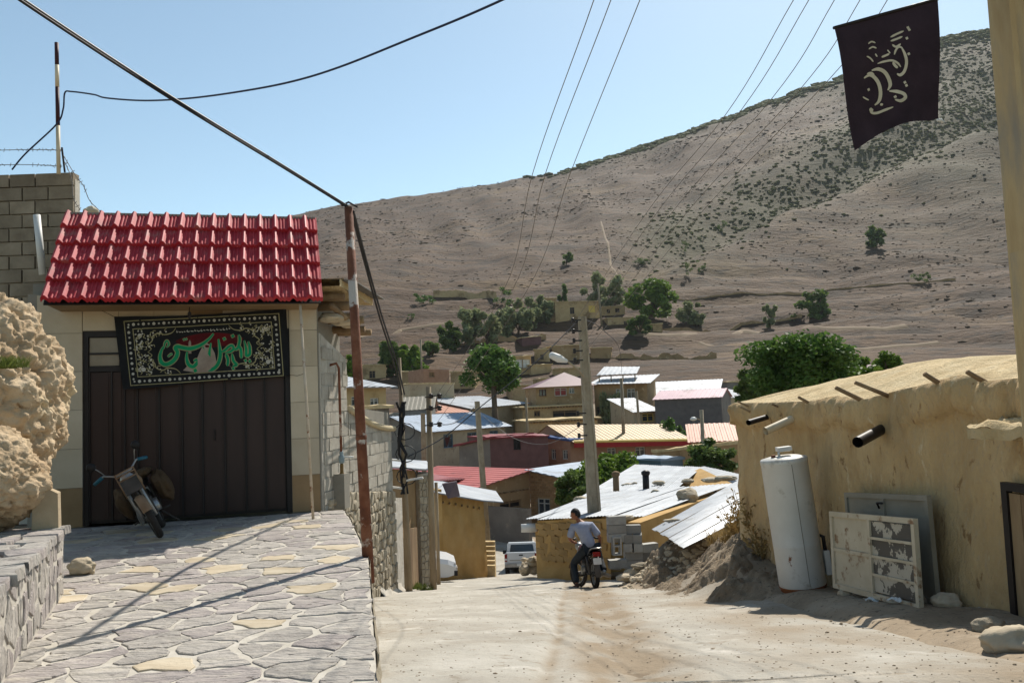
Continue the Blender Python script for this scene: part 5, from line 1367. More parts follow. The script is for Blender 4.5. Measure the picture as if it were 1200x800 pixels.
br = [.12, .12, .13, .13, .055, .055, .055, .04, .03, .055, .04, .03, .08, .055, .04, .08, .055, .04]
# hands: palm and five fingers each, grown from the wrist
for w_i, wr, dr_, sd_ in ((8, V('lwr'), (V('lhn') - V('lwr')).normalized(), 1), (11, V('rwr'), (V('rhn') - V('rwr')).normalized(), -1)):
    side = dr_.cross(Vector((0, 0, 1))).normalized(); nrm_ = side.cross(dr_)
    i0 = len(bv); bv.append(wr + dr_ * .06); br.append((.035, .02)); be.append((w_i, i0))
    for f_ in range(4):
        k1 = wr + dr_ * .095 + side * ((f_ - 1.5) * .02); L_ = (.045, .052, .05, .038)[f_]
        i1 = len(bv); bv += [k1, k1 + dr_ * L_ * .6 - nrm_ * .012, k1 + dr_ * L_ * .8 - nrm_ * .04]; br += [.009, .0085, .0075]; be += [(i0, i1), (i1, i1 + 1), (i1 + 1, i1 + 2)]
    i1 = len(bv); th = wr + dr_ * .05 - side * sd_ * .04; bv += [th, th + dr_ * .03 - side * sd_ * .015 - nrm_ * .02]; br += [.011, .009]; be += [(i0, i1), (i1, i1 + 1)]
bm2 = skin_mesh('body', bv, be, br, [m_skin])
body = part(bm2, 'body', man)
sm_ = skin_mesh('shirt', [V('pel') + Vector((0, 0, -.06)), V('sp1'), V('sp2'), V('chs'), V('nek') - Vector((.01, 0, .04)), V('lsh'), V('lsh').lerp(V('lel'), .5), V('lsh').lerp(V('lel'), .92), V('rsh'), V('rsh').lerp(V('rel'), .5), V('rsh').lerp(V('rel'), .92)],
    [(0, 1), (1, 2), (2, 3), (3, 4), (3, 5), (5, 6), (6, 7), (3, 8), (8, 9), (9, 10)], [(.19, .15), (.185, .15), (.19, .15), (.19, .14), (.08, .08), .085, .085, .09, .085, .085, .09], [m_shirt])
part(sm_, 'shirt', man)
tm_ = skin_mesh('trousers', [V('pel') + Vector((0, 0, -.02)), V('lhp'), V('lhp').lerp(V('lkn'), .5), V('lkn'), V('lkn').lerp(V('lan'), .5), V('lan') + Vector((0, 0, .02)), V('rhp'), V('rhp').lerp(V('rkn'), .5), V('rkn'), V('rkn').lerp(V('ran'), .5), V('ran') + Vector((0, 0, .03))],
    [(0, 1), (1, 2), (2, 3), (3, 4), (4, 5), (0, 6), (6, 7), (7, 8), (8, 9), (9, 10)], [(.16, .14), .11, .1, .085, .075, .075, .11, .1, .085, .075, .075], [m_trou])
part(tm_, 'trousers', man)
def shoe(an, d, mt):
    d = Vector(d).normalized(); a = V(an)
    me = skin_mesh('shoe', [a + Vector((0, 0, .03)), a + Vector((0, 0, -.04)) - d * .03, a + d * .09 + Vector((0, 0, -.05)), a + d * .18 + Vector((0, 0, -.06))], [(0, 1), (1, 2), (2, 3)], [.045, .048, .048, .032], [mt], sub=2)
    part(me, 'shoe', man)
shoe('lan', (.9, .35, -.1), m_shoe); shoe('ran', (.5, -.85, -.1), m_sole)
# head: one sculpted mesh with face, turned to the left
vs, fs = ICO[4]; hm = MB(); out = []
for p in vs:      # local: +x face, y left, z up
    q = Vector((p.x * .098, p.y * .078, p.z * .118))
    if p.z < -.1: q.x *= 1 - .25 * (-p.z - .1) * (1 if p.x < 0 else .2); q.y *= 1 - .28 * (-p.z - .1)
    fx_ = max(0, p.x)
    def bl(y, z, r): return math.exp(-(((p.y - y) ** 2 + (p.z - z) ** 2) / r ** 2)) * (1 if p.x > 0 else 0)
    q.x += .026 * bl(0, -.12, .16) + .012 * bl(0, .06, .1) - .010 * bl(.34, .08, .16) - .010 * bl(-.34, .08, .16) + .008 * bl(0, -.48, .14) - .005 * bl(0, -.40, .05) * 2 + .01 * bl(0, -.75, .2) + .006 * bl(.34, .24, .16) + .006 * bl(-.34, .24, .16)
    out.append(q)
HT = Matrix.Translation(V('hd1')) @ Matrix.Rotation(radians(62), 4, 'Z') @ Matrix.Rotation(radians(8), 4, 'Y')
hm.add(out, fs); hd2 = hm.build('head', m_skin, man, smooth=True, local=True); hd2.matrix_local = HT
for s in (-1, 1):
    MB().ico((.085, s * .031, .01), .012, 0, 0, 2).build('eye', m_white, hd2, smooth=True, local=True)
    MB().ico((.094, s * .031, .01), .0055, 0, 0, 1).build('iris', m_hair, hd2, smooth=True, local=True)
    MB().ico((-.004, s * .079, -.008), .026, .1, 1, 2, (.8, .35, 1.2)).build('ear', m_skin, hd2, smooth=True, local=True)
    MB().box((.094, s * .033, .034), (.012, .036, .008)).build('eyebrow', m_hair, hd2, local=True)
MB().ico((.093, 0, -.052), .018, .0, 0, 2, (.35, 1.2, .35)).build('mouth', M('lips', [S(140, 78, 66, .8), S(150, 88, 74, .8)], bump=0), hd2, smooth=True, local=True)
hr = MB(); out = []; keep = []
for p in vs:
    k = 1.13 + .05 * noise.noise(p * 7)
    q = Vector((p.x * .098 * k - .006, p.y * .08 * k, p.z * .118 * k + .004)); out.append(q)
fk = [f for f in fs if all((vs[i].z > .32 and vs[i].x > .2) or (vs[i].z > -.35 - .3 * (vs[i].x < -.4) and vs[i].x <= .2 and (vs[i].x < -.12 or vs[i].z > .18)) for i in f)]
hr.add(out, fk); hr.build('hair', m_hair, hd2, smooth=True, local=True)
# ================================================================== VILLAGE HOUSES
m_beige = M('beige_plaster', [S(176, 158, 130, .8), S(192, 176, 148, .82)], scale=.8, bump=.3, bscale=6, patch=[(S(138, 122, 100, .75), 1.5, .6, .1), (S(156, 138, 112, .8), .6, .56, .15)])
m_yel = M('yellow_plaster', [S(180, 154, 110, .8), S(196, 172, 128, .82)], scale=.8, bump=.3, bscale=6, patch=[(S(150, 126, 88, .8), .6, .54, .15)])
m_greyp = M('grey_plaster', [S(118, 112, 106, .8), S(140, 134, 126, .8)], scale=.8, bump=.3, bscale=6, patch=[(S(98, 92, 86, .8), .5, .52, .15), (S(160, 150, 136, .8), 2, .6, .1)])
m_dkblock = M('dark_block', [S(92, 88, 88, .8), S(110, 106, 104, .8)], scale=1.5, bump=.4, bscale=5)
m_marw = M('maroon_wall', [S(104, 74, 72, .8), S(124, 90, 86, .8)], scale=1.2, bump=.3)
m_pinkw = M('pink_brick_wall', [S(156, 118, 94, .8), S(176, 138, 112, .8)], scale=1.6, bump=.4, bscale=8)
m_brick = M('tan_brick', [S(158, 122, 84, .8), S(178, 142, 102, .82)], scale=3, bump=.3, rnd=.22)
m_vmud = M('village_mud', [S(172, 144, 104, .9), S(192, 166, 124, .92)], scale=.7, bump=.6, bscale=3, bdist=.08, patch=[(S(138, 112, 78, .75), .35, .5, .15), (S(198, 176, 138, .82), 1.6, .6, .08)])
m_vmudd = M('village_mud_dark', [S(150, 122, 88, .88), S(172, 144, 106, .9)], scale=.7, bump=.6, bscale=3, bdist=.08, patch=[(S(138, 112, 78, .75), .35, .5, .15), (S(198, 176, 138, .82), 1.6, .6, .08)])
def tinm(name, r, g, b, k=.82): return M(name, [S(r - 14, g - 14, b - 12, k), S(r, g, b, k), S(r + 8, g + 8, b + 8, k)], scale=.5, bump=.1, bscale=2, rough=.55, rnd=.05, patch=[(S(r * .78, g * .76, b * .74, k * .9), .45, .54, .12), (S(140, 104, 76, .7), 1.8, .66, .05)])
t_white = tinm('white_sheet', 200, 203, 207, .8); t_blue = tinm('blue_grey_sheet', 150, 166, 184); t_red = tinm('red_sheet', 176, 84, 78); t_dred = tinm('dark_red_sheet', 136, 50, 56)
t_orange = tinm('orange_sheet', 198, 138, 110); t_tan = tinm('ochre_sheet', 186, 152, 98); t_pink = tinm('pink_sheet', 206, 168, 176); t_hip = tinm('mauve_sheet', 134, 96, 104, .7); t_cyan = tinm('pale_blue_sheet', 130, 178, 206)
m_wframe = M('window_frame', [S(190, 188, 180, .8), S(206, 204, 196, .8)], bump=0); m_bluef = M('blue_window_frame', [S(96, 120, 134, .8), S(112, 136, 148, .8)], bump=0)
m_wgl = glass('window_glass', (.04, .05, .06))
m_redf = M('red_fascia', [S(150, 24, 26, .8), S(170, 34, 34, .8)], bump=0, rough=.6); m_yelf = M('yellow_fascia', [S(206, 176, 84, .85), S(222, 194, 108, .85)], bump=0, rough=.6)
def corrug(mb, c4, th=.05, rib=.5, amp=.03):
    """ribbed sheet over a quad fl, fr, br, bl (ribs run front to back)"""
    fl, fr, br, bl = c4; w = (fr - fl).length; n = max(3, int(w / rib))
    up = (fr - fl).cross(bl - fl).normalized()
    if up.z < 0: up = -up
    us = []
    for i in range(n): us += [(i / n, 0), ((i + .42) / n, 0), ((i + .5) / n, amp), ((i + .92) / n, amp)]
    us.append((1, 0)); vs = []
    for u, h in us: vs += [fl.lerp(fr, u) + up * (h + th), bl.lerp(br, u) + up * (h + th)]
    k = len(us); fs = [(2 * i, 2 * i + 2, 2 * i + 3, 2 * i + 1) for i in range(k - 1)]
    mb.add(vs, fs); mb.hexa([fl, fr, br, bl] + [q + up * th * .6 for q in (fl, fr, br, bl)])
    return mb
def house(name, label, fl, fr, L, mats, roof=None, wins=(), rise=0, hb=None, over=(.4, .35), cat='house', zb=None, side_wins=(), rib=.5, hips=0, lmat=None, beams=0, fascia=None):
    """fl, fr: (px, py of the wall top, depth) of the front wall; L depth; wins: pixel boxes on the front wall"""
    A, B = at(*fl), at(*fr); u = B - A; u.z = 0; W = u.length; u.normalize(); v = Vector((-u.y, u.x, 0))
    if v.y < 0: v = -v
    cs = [A, B, B + v * L, A + v * L]
    if zb is None: zb = min(ground(c.x, c.y) for c in cs) - .5
    o = thing(name, label, cat, Vector((*A.xy, zb))); n = -v
    mat = mats
    hbk = hb if hb is not None else (A.z + B.z) / 2 + (0 if roof in ('gable', 'hip', 'flat') else rise)
    zA, zB = A.z, B.z
    # front wall pieces around the openings, with reveals
    boxes = []
    for wn_ in wins:
        p0 = rp(wn_[0], wn_[3], A, n); p1 = rp(wn_[2], wn_[1], A, n)
        boxes.append(((p0 - A).dot(u), (p1 - A).dot(u), p0.z, p1.z, wn_[4] if len(wn_) > 4 else m_wframe, wn_[5] if len(wn_) > 5 else m_wgl))
    def Q(s, z, d=0): return Vector((*(A + u * s + v * d).xy, z))
    def top(s): return zA + (zB - zA) * s / W
    xs_ = sorted(set([0, W] + [b for q in boxes for b in q[:2]])); w = MB()
    for a, b in zip(xs_, xs_[1:]):
        m_ = (a + b) / 2; hs = sorted((q[2], q[3]) for q in boxes if q[0] < m_ < q[1]); z = zb
        for z0, z1 in hs:
            if z0 > z: w.add([Q(a, z), Q(b, z), Q(b, z0), Q(a, z0)], [(0, 1, 2, 3)])
            z = z1
        w.add([Q(a, z), Q(b, z), Q(b, top(b)), Q(a, top(a))], [(0, 1, 2, 3)])
    for a, b, z0, z1, _, _ in boxes:
        d = .22; c = [(a, z0), (b, z0), (b, z1), (a, z1)]
        for (p, q) in zip(c, c[1:] + c[:1]): w.add([Q(*p), Q(*q), Q(*q, d), Q(*p, d)], [(3, 2, 1, 0)])
    bz = hbk
    w.build('wall', mat, o)
    sw = MB(); sw.add([Q(W, zb), Q(W, zb, L), Q(W, bz if roof not in ('gable',) else bz, L), Q(W, zB)], [(0, 1, 2, 3)]); sw.add([Q(0, zb), Q(0, zb, L), Q(0, bz, L), Q(0, zA)], [(3, 2, 1, 0)]); sw.add([Q(0, zb, L), Q(W, zb, L), Q(W, bz, L), Q(0, bz, L)], [(3, 2, 1, 0)])
    if roof == 'gable':
        for s in (0, W): sw.add([Q(s, zA if s == 0 else zB), Q(s, bz, L), Q(s, (zA if s == 0 else zB) + rise, L / 2)], [(0, 1, 2)])
    sw.build('side_wall', lmat or mat, o)
    for a, b, z0, z1, mf, mg in boxes:
        f = MB(); e = min(.09, (b - a) * .12)
        def fb(x0, x1, y0, y1): f.hexa([Q(x0, y0, .1), Q(x1, y0, .1), Q(x1, y0, .18), Q(x0, y0, .18), Q(x0, y1, .1), Q(x1, y1, .1), Q(x1, y1, .18), Q(x0, y1, .18)])
        fb(a, b, z0, z0 + e); fb(a, b, z1 - e, z1); fb(a, a + e, z0 + e, z1 - e); fb(b - e, b, z0 + e, z1 - e); fb((a + b) / 2 - e / 2, (a + b) / 2 + e / 2, z0 + e, z1 - e); fb(a + e, (a + b) / 2 - e / 2, (z0 + z1 * 2) / 3, (z0 + z1 * 2) / 3 + e * .7); fb((a + b) / 2 + e / 2, b - e, (z0 + z1 * 2) / 3, (z0 + z1 * 2) / 3 + e * .7)
        fo = f.build('window', mf, o); MB().add([Q(a, z0, .2), Q(b, z0, .2), Q(b, z1, .2), Q(a, z1, .2)], [(0, 1, 2, 3)]).build('pane', mg, fo)
        sl2 = MB(); sl2.hexa([Q(a - .08, z0 - .08, -.08), Q(b + .08, z0 - .08, -.08), Q(b + .08, z0 - .08, .05), Q(a - .08, z0 - .08, .05), Q(a - .08, z0, -.08), Q(b + .08, z0, -.08), Q(b + .08, z0 + .0, .05), Q(a - .08, z0, .05)]); sl2.build('sill', mat, fo)
    of, os_ = over; rm = MB()
    if roof is None: return o, Q, W, zb
    rt = roof
    rmat = rise_m = None
    if isinstance(hips, tuple): rmat = hips[0]
    rmat = rmat or m_tin
    if rt == 'shed':
        g = (bz - (zA + zB) / 2) / L
        c4 = [Q(-os_, zA - of * g, -of), Q(W + os_, zB - of * g, -of), Q(W + os_, bz + .3 * g, L + .3), Q(-os_, bz + .3 * g, L + .3)]
        corrug(rm, c4, rib=rib).build('roof', rmat, o)
    elif rt == 'gable':
        g = rise / (L / 2); ro_ = None
        corrug(rm, [Q(-os_, zA - of * g, -of), Q(W + os_, zB - of * g, -of), Q(W + os_, zB + rise, L / 2), Q(-os_, zA + rise, L / 2)], rib=rib); ro_ = rm.build('roof', rmat, o)
        corrug(MB(), [Q(W + os_, bz - of * g, L + of), Q(-os_, bz - of * g, L + of), Q(-os_, zA + rise, L / 2), Q(W + os_, zB + rise, L / 2)], rib=rib).build('roof_slope', rmat, ro_)
    elif rt == 'hip':
        e = L / 2
        P0, P1, P2, P3 = Q(-os_, zA - .1, -of), Q(W + os_, zB - .1, -of), Q(W + os_, bz - .1, L + of), Q(-os_, bz - .1, L + of); R0, R1 = Q(e, zA + rise, L / 2), Q(W - e if W > 2 * e else e + .1, zB + rise, L / 2)
        rm.add([P0, P1, R1, R0], [(0, 1, 2, 3)]); ro_ = rm.build('roof', rmat, o)
        MB().add([P1, P2, R1], [(0, 1, 2)]).build('roof_slope', hips[1] if isinstance(hips, tuple) and len(hips) > 1 else rmat, ro_); MB().add([P2, P3, R0, R1], [(0, 1, 2, 3)]).build('roof_slope', rmat, ro_); MB().add([P3, P0, R0], [(0, 1, 2)]).build('roof_slope', rmat, ro_)
    elif rt == 'flat':
        nz_ = lambda x, y: .12 * fbm(Vector((x * .8, y * .8, A.x)), 3)
        rm.grid(lambda a_, b_: Q(-os_ + (W + 2 * os_) * a_, top(W * a_) + .16 + nz_(a_ * W, b_ * L) * 1.0, -of + (L + 2 * of) * b_), 14, 8); rm.grid(lambda a_, b_: Q(-os_ + (W + 2 * os_) * a_, top(W * a_) + .0 + (.16 + nz_(a_ * W, 0)) * b_, -of), 14, 1)
        rm.grid(lambda a_, b_: Q(-os_ + (W + 2 * os_) * a_, top(W * a_) + .0, -of + (L + 2 * of) * b_), 14, 8, flip=True)
        for s, fl_ in ((0, True), (1, False)): rm.grid(lambda a_, b_: Q(-os_ + (W + 2 * os_) * s, top(W * s) + (.16 + nz_(s * W, a_ * L)) * b_, -of + (L + 2 * of) * a_), 8, 1, flip=fl_)
        rm.build('roof', rmat if isinstance(hips, tuple) else m_mudroof, o, smooth=False)
        if beams:
            for k in range(beams): MB().tube([Q(W * (k + .5) / beams, top(W * (k + .5) / beams) - .1, .2), Q(W * (k + .5) / beams, top(W * (k + .5) / beams) - .1, -.35 - R(0, .15))], .08, 6).build('beam_end', m_wood, o, smooth=True)
    if fascia:
        mf, hh_ = fascia
        MB().hexa([Q(-os_, zA - of * .2 - hh_, -of - .06), Q(W + os_, zB - of * .2 - hh_, -of - .06), Q(W + os_, zB - of * .2 - hh_, -of - .01), Q(-os_, zA - of * .2 - hh_, -of - .01), Q(-os_, zA - of * .2, -of - .06), Q(W + os_, zB - of * .2, -of - .06), Q(W + os_, zB - of * .2, -of - .01), Q(-os_, zA - of * .2, -of - .01)]).build('fascia', mf, o)
    return o, Q, W, zb
# left group
house('plaster_house', 'yellow plaster house with white tin roof behind the roadside wall', (398, 453, 54), (452, 453, 56), 6, m_yel, 'shed', [(412, 464, 422, 476), (434, 466, 444, 477)], rise=.8, hips=(t_white,), over=(.7, .5))
house('plaster_shed', 'small grey plaster annex below the yellow plaster house', (437, 479, 46), (456, 478, 47), 4, m_greyp, 'flat', over=(.2, .2))
house('ochre_wall_house', 'low beige flat house above the blue-roofed one', (480, 450, 112), (532, 450, 114), 6, m_beige, 'flat', over=(.1, .1))
house('ruined_house', 'ruined reddish mud house with broken walls on the left slope', (496, 432, 126), (526, 433, 128), 6, m_pinkw, None, [(503, 436, 509, 442, m_wood, m_wood)])
house('shed', 'dark low shed beside the orange-roofed house', (470, 480, 98), (506, 478, 98), 6, m_greyp, 'gable', rise=1.4, hips=(m_leafg,), over=(.3, .3))
house('orange_roof_house', 'house with faded orange tin roof behind the blue-roofed house', (495, 484, 102), (548, 483, 104), 7, m_beige, 'shed', rise=1.1, hips=(t_orange,))
o, Q, W, zb = house('blue_roof_house', 'long beige plaster house with a blue-grey tin roof and three windows', (497, 505, 86), (592, 498, 95), 9, m_beige, 'gable', [(520, 508, 531, 525, m_bluef), (548, 506, 559, 521, m_bluef), (574, 504, 584, 514, m_bluef)], rise=1.5, hips=(t_blue,), over=(.5, .6), lmat=m_greyp, beams=18)
house('maroon_house', 'dark maroon metal-clad house below the blue roof', (538, 523, 77), (574, 513, 75), 6, m_greyp, 'flat', over=(.4, .4), hips=(t_dred,))
house('maroon_house', 'dark maroon long house right of the slim concrete pole', (574, 514, 75), (642, 511, 77), 6, m_marw, 'flat', [(602, 514, 610, 527, m_doord, m_doord)], over=(.2, .1), hips=(t_dred,))
house('red_roof_house', 'house with wide dark red tin roof in the middle of the village', (508, 563, 58), (560, 560, 66), 9, m_pinkw, 'shed', rise=.6, hips=(t_dred,), over=(.6, .5))
# brick house: left wing under the red roof, right wing under the blue-grey roof
def tri_wing(name, label, fl, fr, L, mat, rmat, ov, wins=()):
    o, Q, W, zb = house(name, label, fl, fr, L, mat, None, wins, hb=(at(*fl).z + at(*fr).z) / 2)
    zA, zB = at(*fl).z, at(*fr).z; g = (zB - zA) / W
    c = [Q(-ov, zA - ov * g + .05, -.5), Q(W + .05, zB + .05, -.5), Q(W + .05, zB + .1, L + .5), Q(-ov, zA - ov * g + .05, L + .5)]
    corrug(MB(), c, rib=.6).build('roof', rmat, o)
    return o, Q, W, zb
o, Q, W, zb = tri_wing('brick_house', 'brick house wing with faded red tin roof and shaded loggia', (556, 572, 58.5), (620, 551, 63), 9, m_vmudd, t_red, .5, [(586, 584, 611, 598, m_wood, m_doord)])
for k in range(13): MB().tube([Q(W * (.2 + .06 * k), at(590, 577, 60.8).z, .1), Q(W * (.2 + .06 * k), at(590, 577, 60.8).z, -.25)], .06, 6).build('beam_end', m_wood, o, smooth=True)
o, Q, W, zb = tri_wing('brick_house', 'tan brick house wing with pale blue tin roof and white barred window', (620.5, 551, 63), (664, 561, 61), 9, m_vmudd, t_blue, .1, [(630, 584, 644, 603)])
A_ = at(620.5, 551, 63).z; B_ = at(664, 561, 61).z
bx_ = MB().box((0, 0, 0), (.30, .05, .15)).mesh('brick', m_brick); z = A_ - .1; j = 0
uq = (Q(W, 0) - Q(0, 0)).normalized(); wz0, wz1 = at(637, 603, 62.3).z - .1, at(637, 584, 62.3).z + .05; ws0, ws1 = (rp(630, 590, Q(0, 0), Vector((uq.y, -uq.x, 0))) - Q(0, 0)).dot(uq), (rp(644, 590, Q(0, 0), Vector((uq.y, -uq.x, 0))) - Q(0, 0)).dot(uq)
ang = math.atan2(uq.y, uq.x); nb = 0
while z > -7.6 and nb < 298:
    s = .14 + (.14 if j % 2 else 0)
    while s < W - .1:
        if z < A_ + (B_ - A_) * s / W - .12 and not (wz0 < z < wz1 and ws0 - .12 < s < ws1 + .12):
            q = Q(s, z, -.012 + R(-.01, .008)); part(bx_, 'brick', o, Matrix.Translation(q - ORG[o.name]) @ Matrix.Rotation(ang, 4, 'Z')); nb += 1
        s += .33
    z -= .185; j += 1
house('block_wall', 'long grey block wall beside the lane below the brick house', (566, 593, 57.5), (619, 596, 55), .3, m_greyp, None, cat='wall')
o, Q, W, zb = house('yellow_roof_house', 'long house with ochre tin roof and red fascia in mid village', (668, 515, 78), (806, 513, 83), 9, m_pinkw, 'gable', [(712, 524, 722, 536), (745, 523, 756, 535)], rise=1.25, hips=(t_tan,), over=(.9, .1), fascia=(m_redf, .5))
MB().hexa([Q(-.1, at(668, 515, 78).z - .26, -1.02), Q(W + .1, at(806, 513, 83).z - .26, -1.02), Q(W + .1, at(806, 513, 83).z - .2, -.96), Q(-.1, at(668, 515, 78).z - .2, -.96), Q(-.1, at(668, 515, 78).z - .1, -1.02), Q(W + .1, at(806, 513, 83).z - .1, -1.02), Q(W + .1, at(806, 513, 83).z + .0, -.9), Q(-.1, at(668, 515, 78).z + .0, -.9)]).build('yellow_trim', m_yelf, o)
house('pink_brick_house', 'pinkish wall with two narrow windows under a blue gable', (640, 513, 80), (668, 517, 77.5), 5, m_pinkw, 'flat', [(646, 526, 651, 538), (659, 527, 665, 538)], over=(.1, .1), hips=(M('blue_gable_sheet', [S(60, 84, 130, .8), S(76, 100, 146, .8)], bump=.1),))
house('flat_mud_house', 'flat-roofed mud house with a row of beam ends, upper one', (612, 478, 106), (690, 474, 108), 7, m_vmud, 'flat', [(626, 481, 633, 488, m_wood, m_doord), (648, 480, 676, 489, m_wood, m_doord)], beams=22)
house('flat_mud_house', 'flat-roofed mud house with beam ends, lower one behind the ochre roof', (620, 494, 94), (700, 490, 96), 6, m_vmud, 'flat', beams=22)
house('white_roof_house', 'house with big white tin roof behind the leafy tree', (553, 478, 106), (612, 472, 112), 9, m_beige, 'shed', rise=1.3, hips=(t_white,), over=(.8, .8))
o, Q, W, zb = house('hip_roof_house', 'brown house with mauve and blue hipped roof and small windows', (628, 453, 108), (694, 450, 109), 9, m_vmudd, 'hip', [(632, 456, 640, 464, m_maroon), (650, 454, 664, 464, m_wframe, m_redl), (667, 454, 673, 461)], rise=1.8, hips=(t_hip, t_cyan), over=(.5, .5))
o, Q, W, zb = house('veranda_house', 'two-storey shaded house with white tin eaves and a roof canopy', (696, 449, 110), (758, 448, 108), 8, m_vmudd, 'shed', [(722, 455, 731, 467), (735, 455, 744, 467), (699, 476, 706, 486, m_wood, m_doord), (737, 478, 746, 490, m_wood, m_doord)], rise=1.0, hips=(t_white,), over=(1.2, .6))
c = [at(699, 440, 110.5), at(746, 438, 109.5), at(750, 430, 115), at(708, 430, 116)]
corrug(MB(), c, rib=.6).build('canopy', m_tin, o)
for px, d in ((702, 110.8), (716, 110.4), (730, 110.1), (744, 109.8)):
    p = at(px, 438.5, d); MB().tube([p, p - Vector((0, 0, 1.6))], .08, 6).build('canopy_post', m_wood, o, smooth=True)
house('white_roof_house', 'house with bright white tin roof left behind the grey block building', (744, 467, 116), (838, 461, 113), 11, m_beige, 'shed', rise=2.1, hips=(t_white,), over=(.6, .6))
house('white_roof_house', 'low house with small white roof and yellow window beside the block building', (742, 482, 98), (770, 480, 99), 6, m_beige, 'shed', [(753, 484, 766, 494, m_yelf)], rise=1.4, hips=(t_white,), over=(.6, .3))
house('block_building', 'windowless dark grey block building with pink tin roof', (767, 468, 96), (845, 465, 93), 6, m_dkblock, 'gable', rise=.9, hips=(t_pink,), over=(.2, .2), lmat=m_greyp)
house('plaster_house', 'low tan house behind the block building at the big tree', (846, 466, 104), (900, 464, 108), 7, m_beige, 'shed', rise=1.0, hips=(t_white,))
house('pink_roof_house', 'house with mauve pink roof peeping over the mud house roof', (1050, 433, 60), (1110, 430, 64), 6, m_beige, 'shed', rise=.5, hips=(t_pink,))
house('tile_roof_house', 'low house with broken reddish roof beside the mud house', (812, 517, 58), (864, 515, 57.5), 4, m_vmudd, 'shed', rise=.9, hips=(t_orange,), rib=.35)
house('mud_yard_wall', 'brown mud yard wall behind the tin roofs', (770, 530, 50), (866, 520, 54), .4, m_vmudd, 'flat', over=(.05, .05), cat='wall')
# houses up the slope
for i, (lab, fl, fr, L, mt, wins) in enumerate((
        ('white-doored mud garage below the silver willows', (602, 418, 150), (622, 417, 152), 5, m_vmud, [(604, 421, 612, 431, m_wframe, m_white), (613, 421, 621, 431, m_wframe, m_white)]),
        ('square mud-brick house behind the tall concrete pole', (647, 406, 165), (684, 404, 168), 7, m_vmudd, ()),
        ('low mud house left of the square one', (622, 428, 140), (646, 427, 142), 5, m_vmud, ()),
        ('long crumbling mud house at the top of the village', (650, 354, 226), (702, 353, 230), 8, m_vmud, [(668, 360, 673, 368, m_wood, m_doord), (690, 358, 697, 366, m_yelf, m_yelf)]),
        ('small mud house with two windows at the top of the village', (703, 360, 224), (732, 358, 227), 7, m_yel, [(711, 362, 715, 367, m_wood, m_doord), (721, 361, 726, 366, m_wood, m_doord)]),
        ('low mud outbuilding below the two-window house', (712, 373, 212), (742, 372, 214), 6, m_vmud, [(731, 376, 735, 382, m_wood, m_doord)]),
        ('ruined mud walls left of the top mud house', (640, 366, 218), (668, 365, 219), 5, m_vmudd, ()),
        ('brown mud shed at the left foot of the top houses', (612, 396, 178), (634, 394, 180), 5, m_marw, ()),
        ('tan mud shed below the square mud-brick house', (658, 432, 132), (684, 431, 133), 4, m_vmud, ()),
        ('ruined low mud house among terraces', (586, 440, 136), (606, 439, 137), 5, m_vmudd, ()))):
    dd_ = hit((fl[0] + fr[0]) / 2, (440, 425, 440, 377, 372, 383, 378, 407, 445, 452)[i]); house('mud_house', lab, (fl[0], fl[1], dd_), (fr[0], fr[1], dd_ + 1.5), L, mt, 'flat', wins, over=(.25, .25), beams=0)
# EXTRA mud buildings packed up the slope
for i, (lab, x0, x1, yt, yb, mt, L) in enumerate((
        ('tan mud shed above the leafy tree, beside the terrace', 560, 588, 408, 424, m_vmud, 5), ('low ruined mud hut left of the white-doored garage', 574, 598, 424, 438, m_vmudd, 5),
        ('ochre mud wall house right of the ruined reddish house', 528, 556, 436, 456, m_vmud, 6), ('dark mud barn left of the ruined reddish house', 468, 494, 436, 452, m_vmudd, 5),
        ('pale mud house under the left poplars', 420, 452, 428, 446, m_vmud, 5), ('small mud store right of the white-doored garage', 626, 644, 410, 424, m_vmud, 4),
        ('brown mud terrace hut right of the tall concrete pole', 692, 716, 408, 420, m_vmudd, 4), ('low mud hut below the broad bright tree', 748, 776, 380, 390, m_vmud, 5),
        ('crumbling tan wall stub left of the top houses', 632, 652, 350, 362, m_vmudd, 4), ('mud shed in front of the hip-roofed house', 600, 628, 452, 472, m_vmud, 5),
        ('grey plaster hut right of the white-roofed houses', 852, 878, 448, 466, m_greyp, 5), ('mud pen wall below the square mud-brick house', 636, 664, 444, 458, m_vmud, 5))):
    dd_ = hit((x0 + x1) / 2, yb, 98); house('mud_house', lab, (x0, yt, dd_), (x1, yt - .5, dd_ + R(-1.5, 1.5)), L, mt, 'flat', [(x0 + (x1 - x0) * .4, yt + (yb - yt) * .35, x0 + (x1 - x0) * .62, yb - (yb - yt) * .15, m_wood, m_doord)] if i % 3 else (), over=(.2, .2))
wl = MB()
def long_wall(lab, pts, d, h, mat, name='field_wall'):
    P = [at(px, py, hit(px, py)) for px, py, dd in pts]; m = MB(); n = 90; vs = []
    for i in range(n + 1):
        f = i / n * (len(P) - 1); k = min(int(f), len(P) - 2); p = P[k].lerp(P[k + 1], f - k); g = ground(p.x, p.y)
        t_ = g + h * ((.5 + .7 * noise.noise(Vector((i * .13, 0, h))) + .25 * noise.noise(Vector((i * .5, 3, h)))) if h < 3 else .55 + .08 * noise.noise(Vector((i * .2, 0, h)))); dv = Vector((0, .5, 0))
        vs += [Vector((p.x, p.y, g - .8)), Vector((p.x, p.y, t_)), Vector((p.x, p.y + .5, t_)), Vector((p.x, p.y + .5, g - .8))]
    m.add(vs, [(i * 4 + j, (i + 1) * 4 + j, (i + 1) * 4 + j + 1, i * 4 + j + 1) for i in range(n) for j in range(3)])
    tag(m.build(name, mat), lab, 'wall')
long_wall('long mud wall on the hillside left of the willows', [(508, 350, 262), (545, 350, 262), (582, 352, 260)], 0, 4.2, m_vmud)
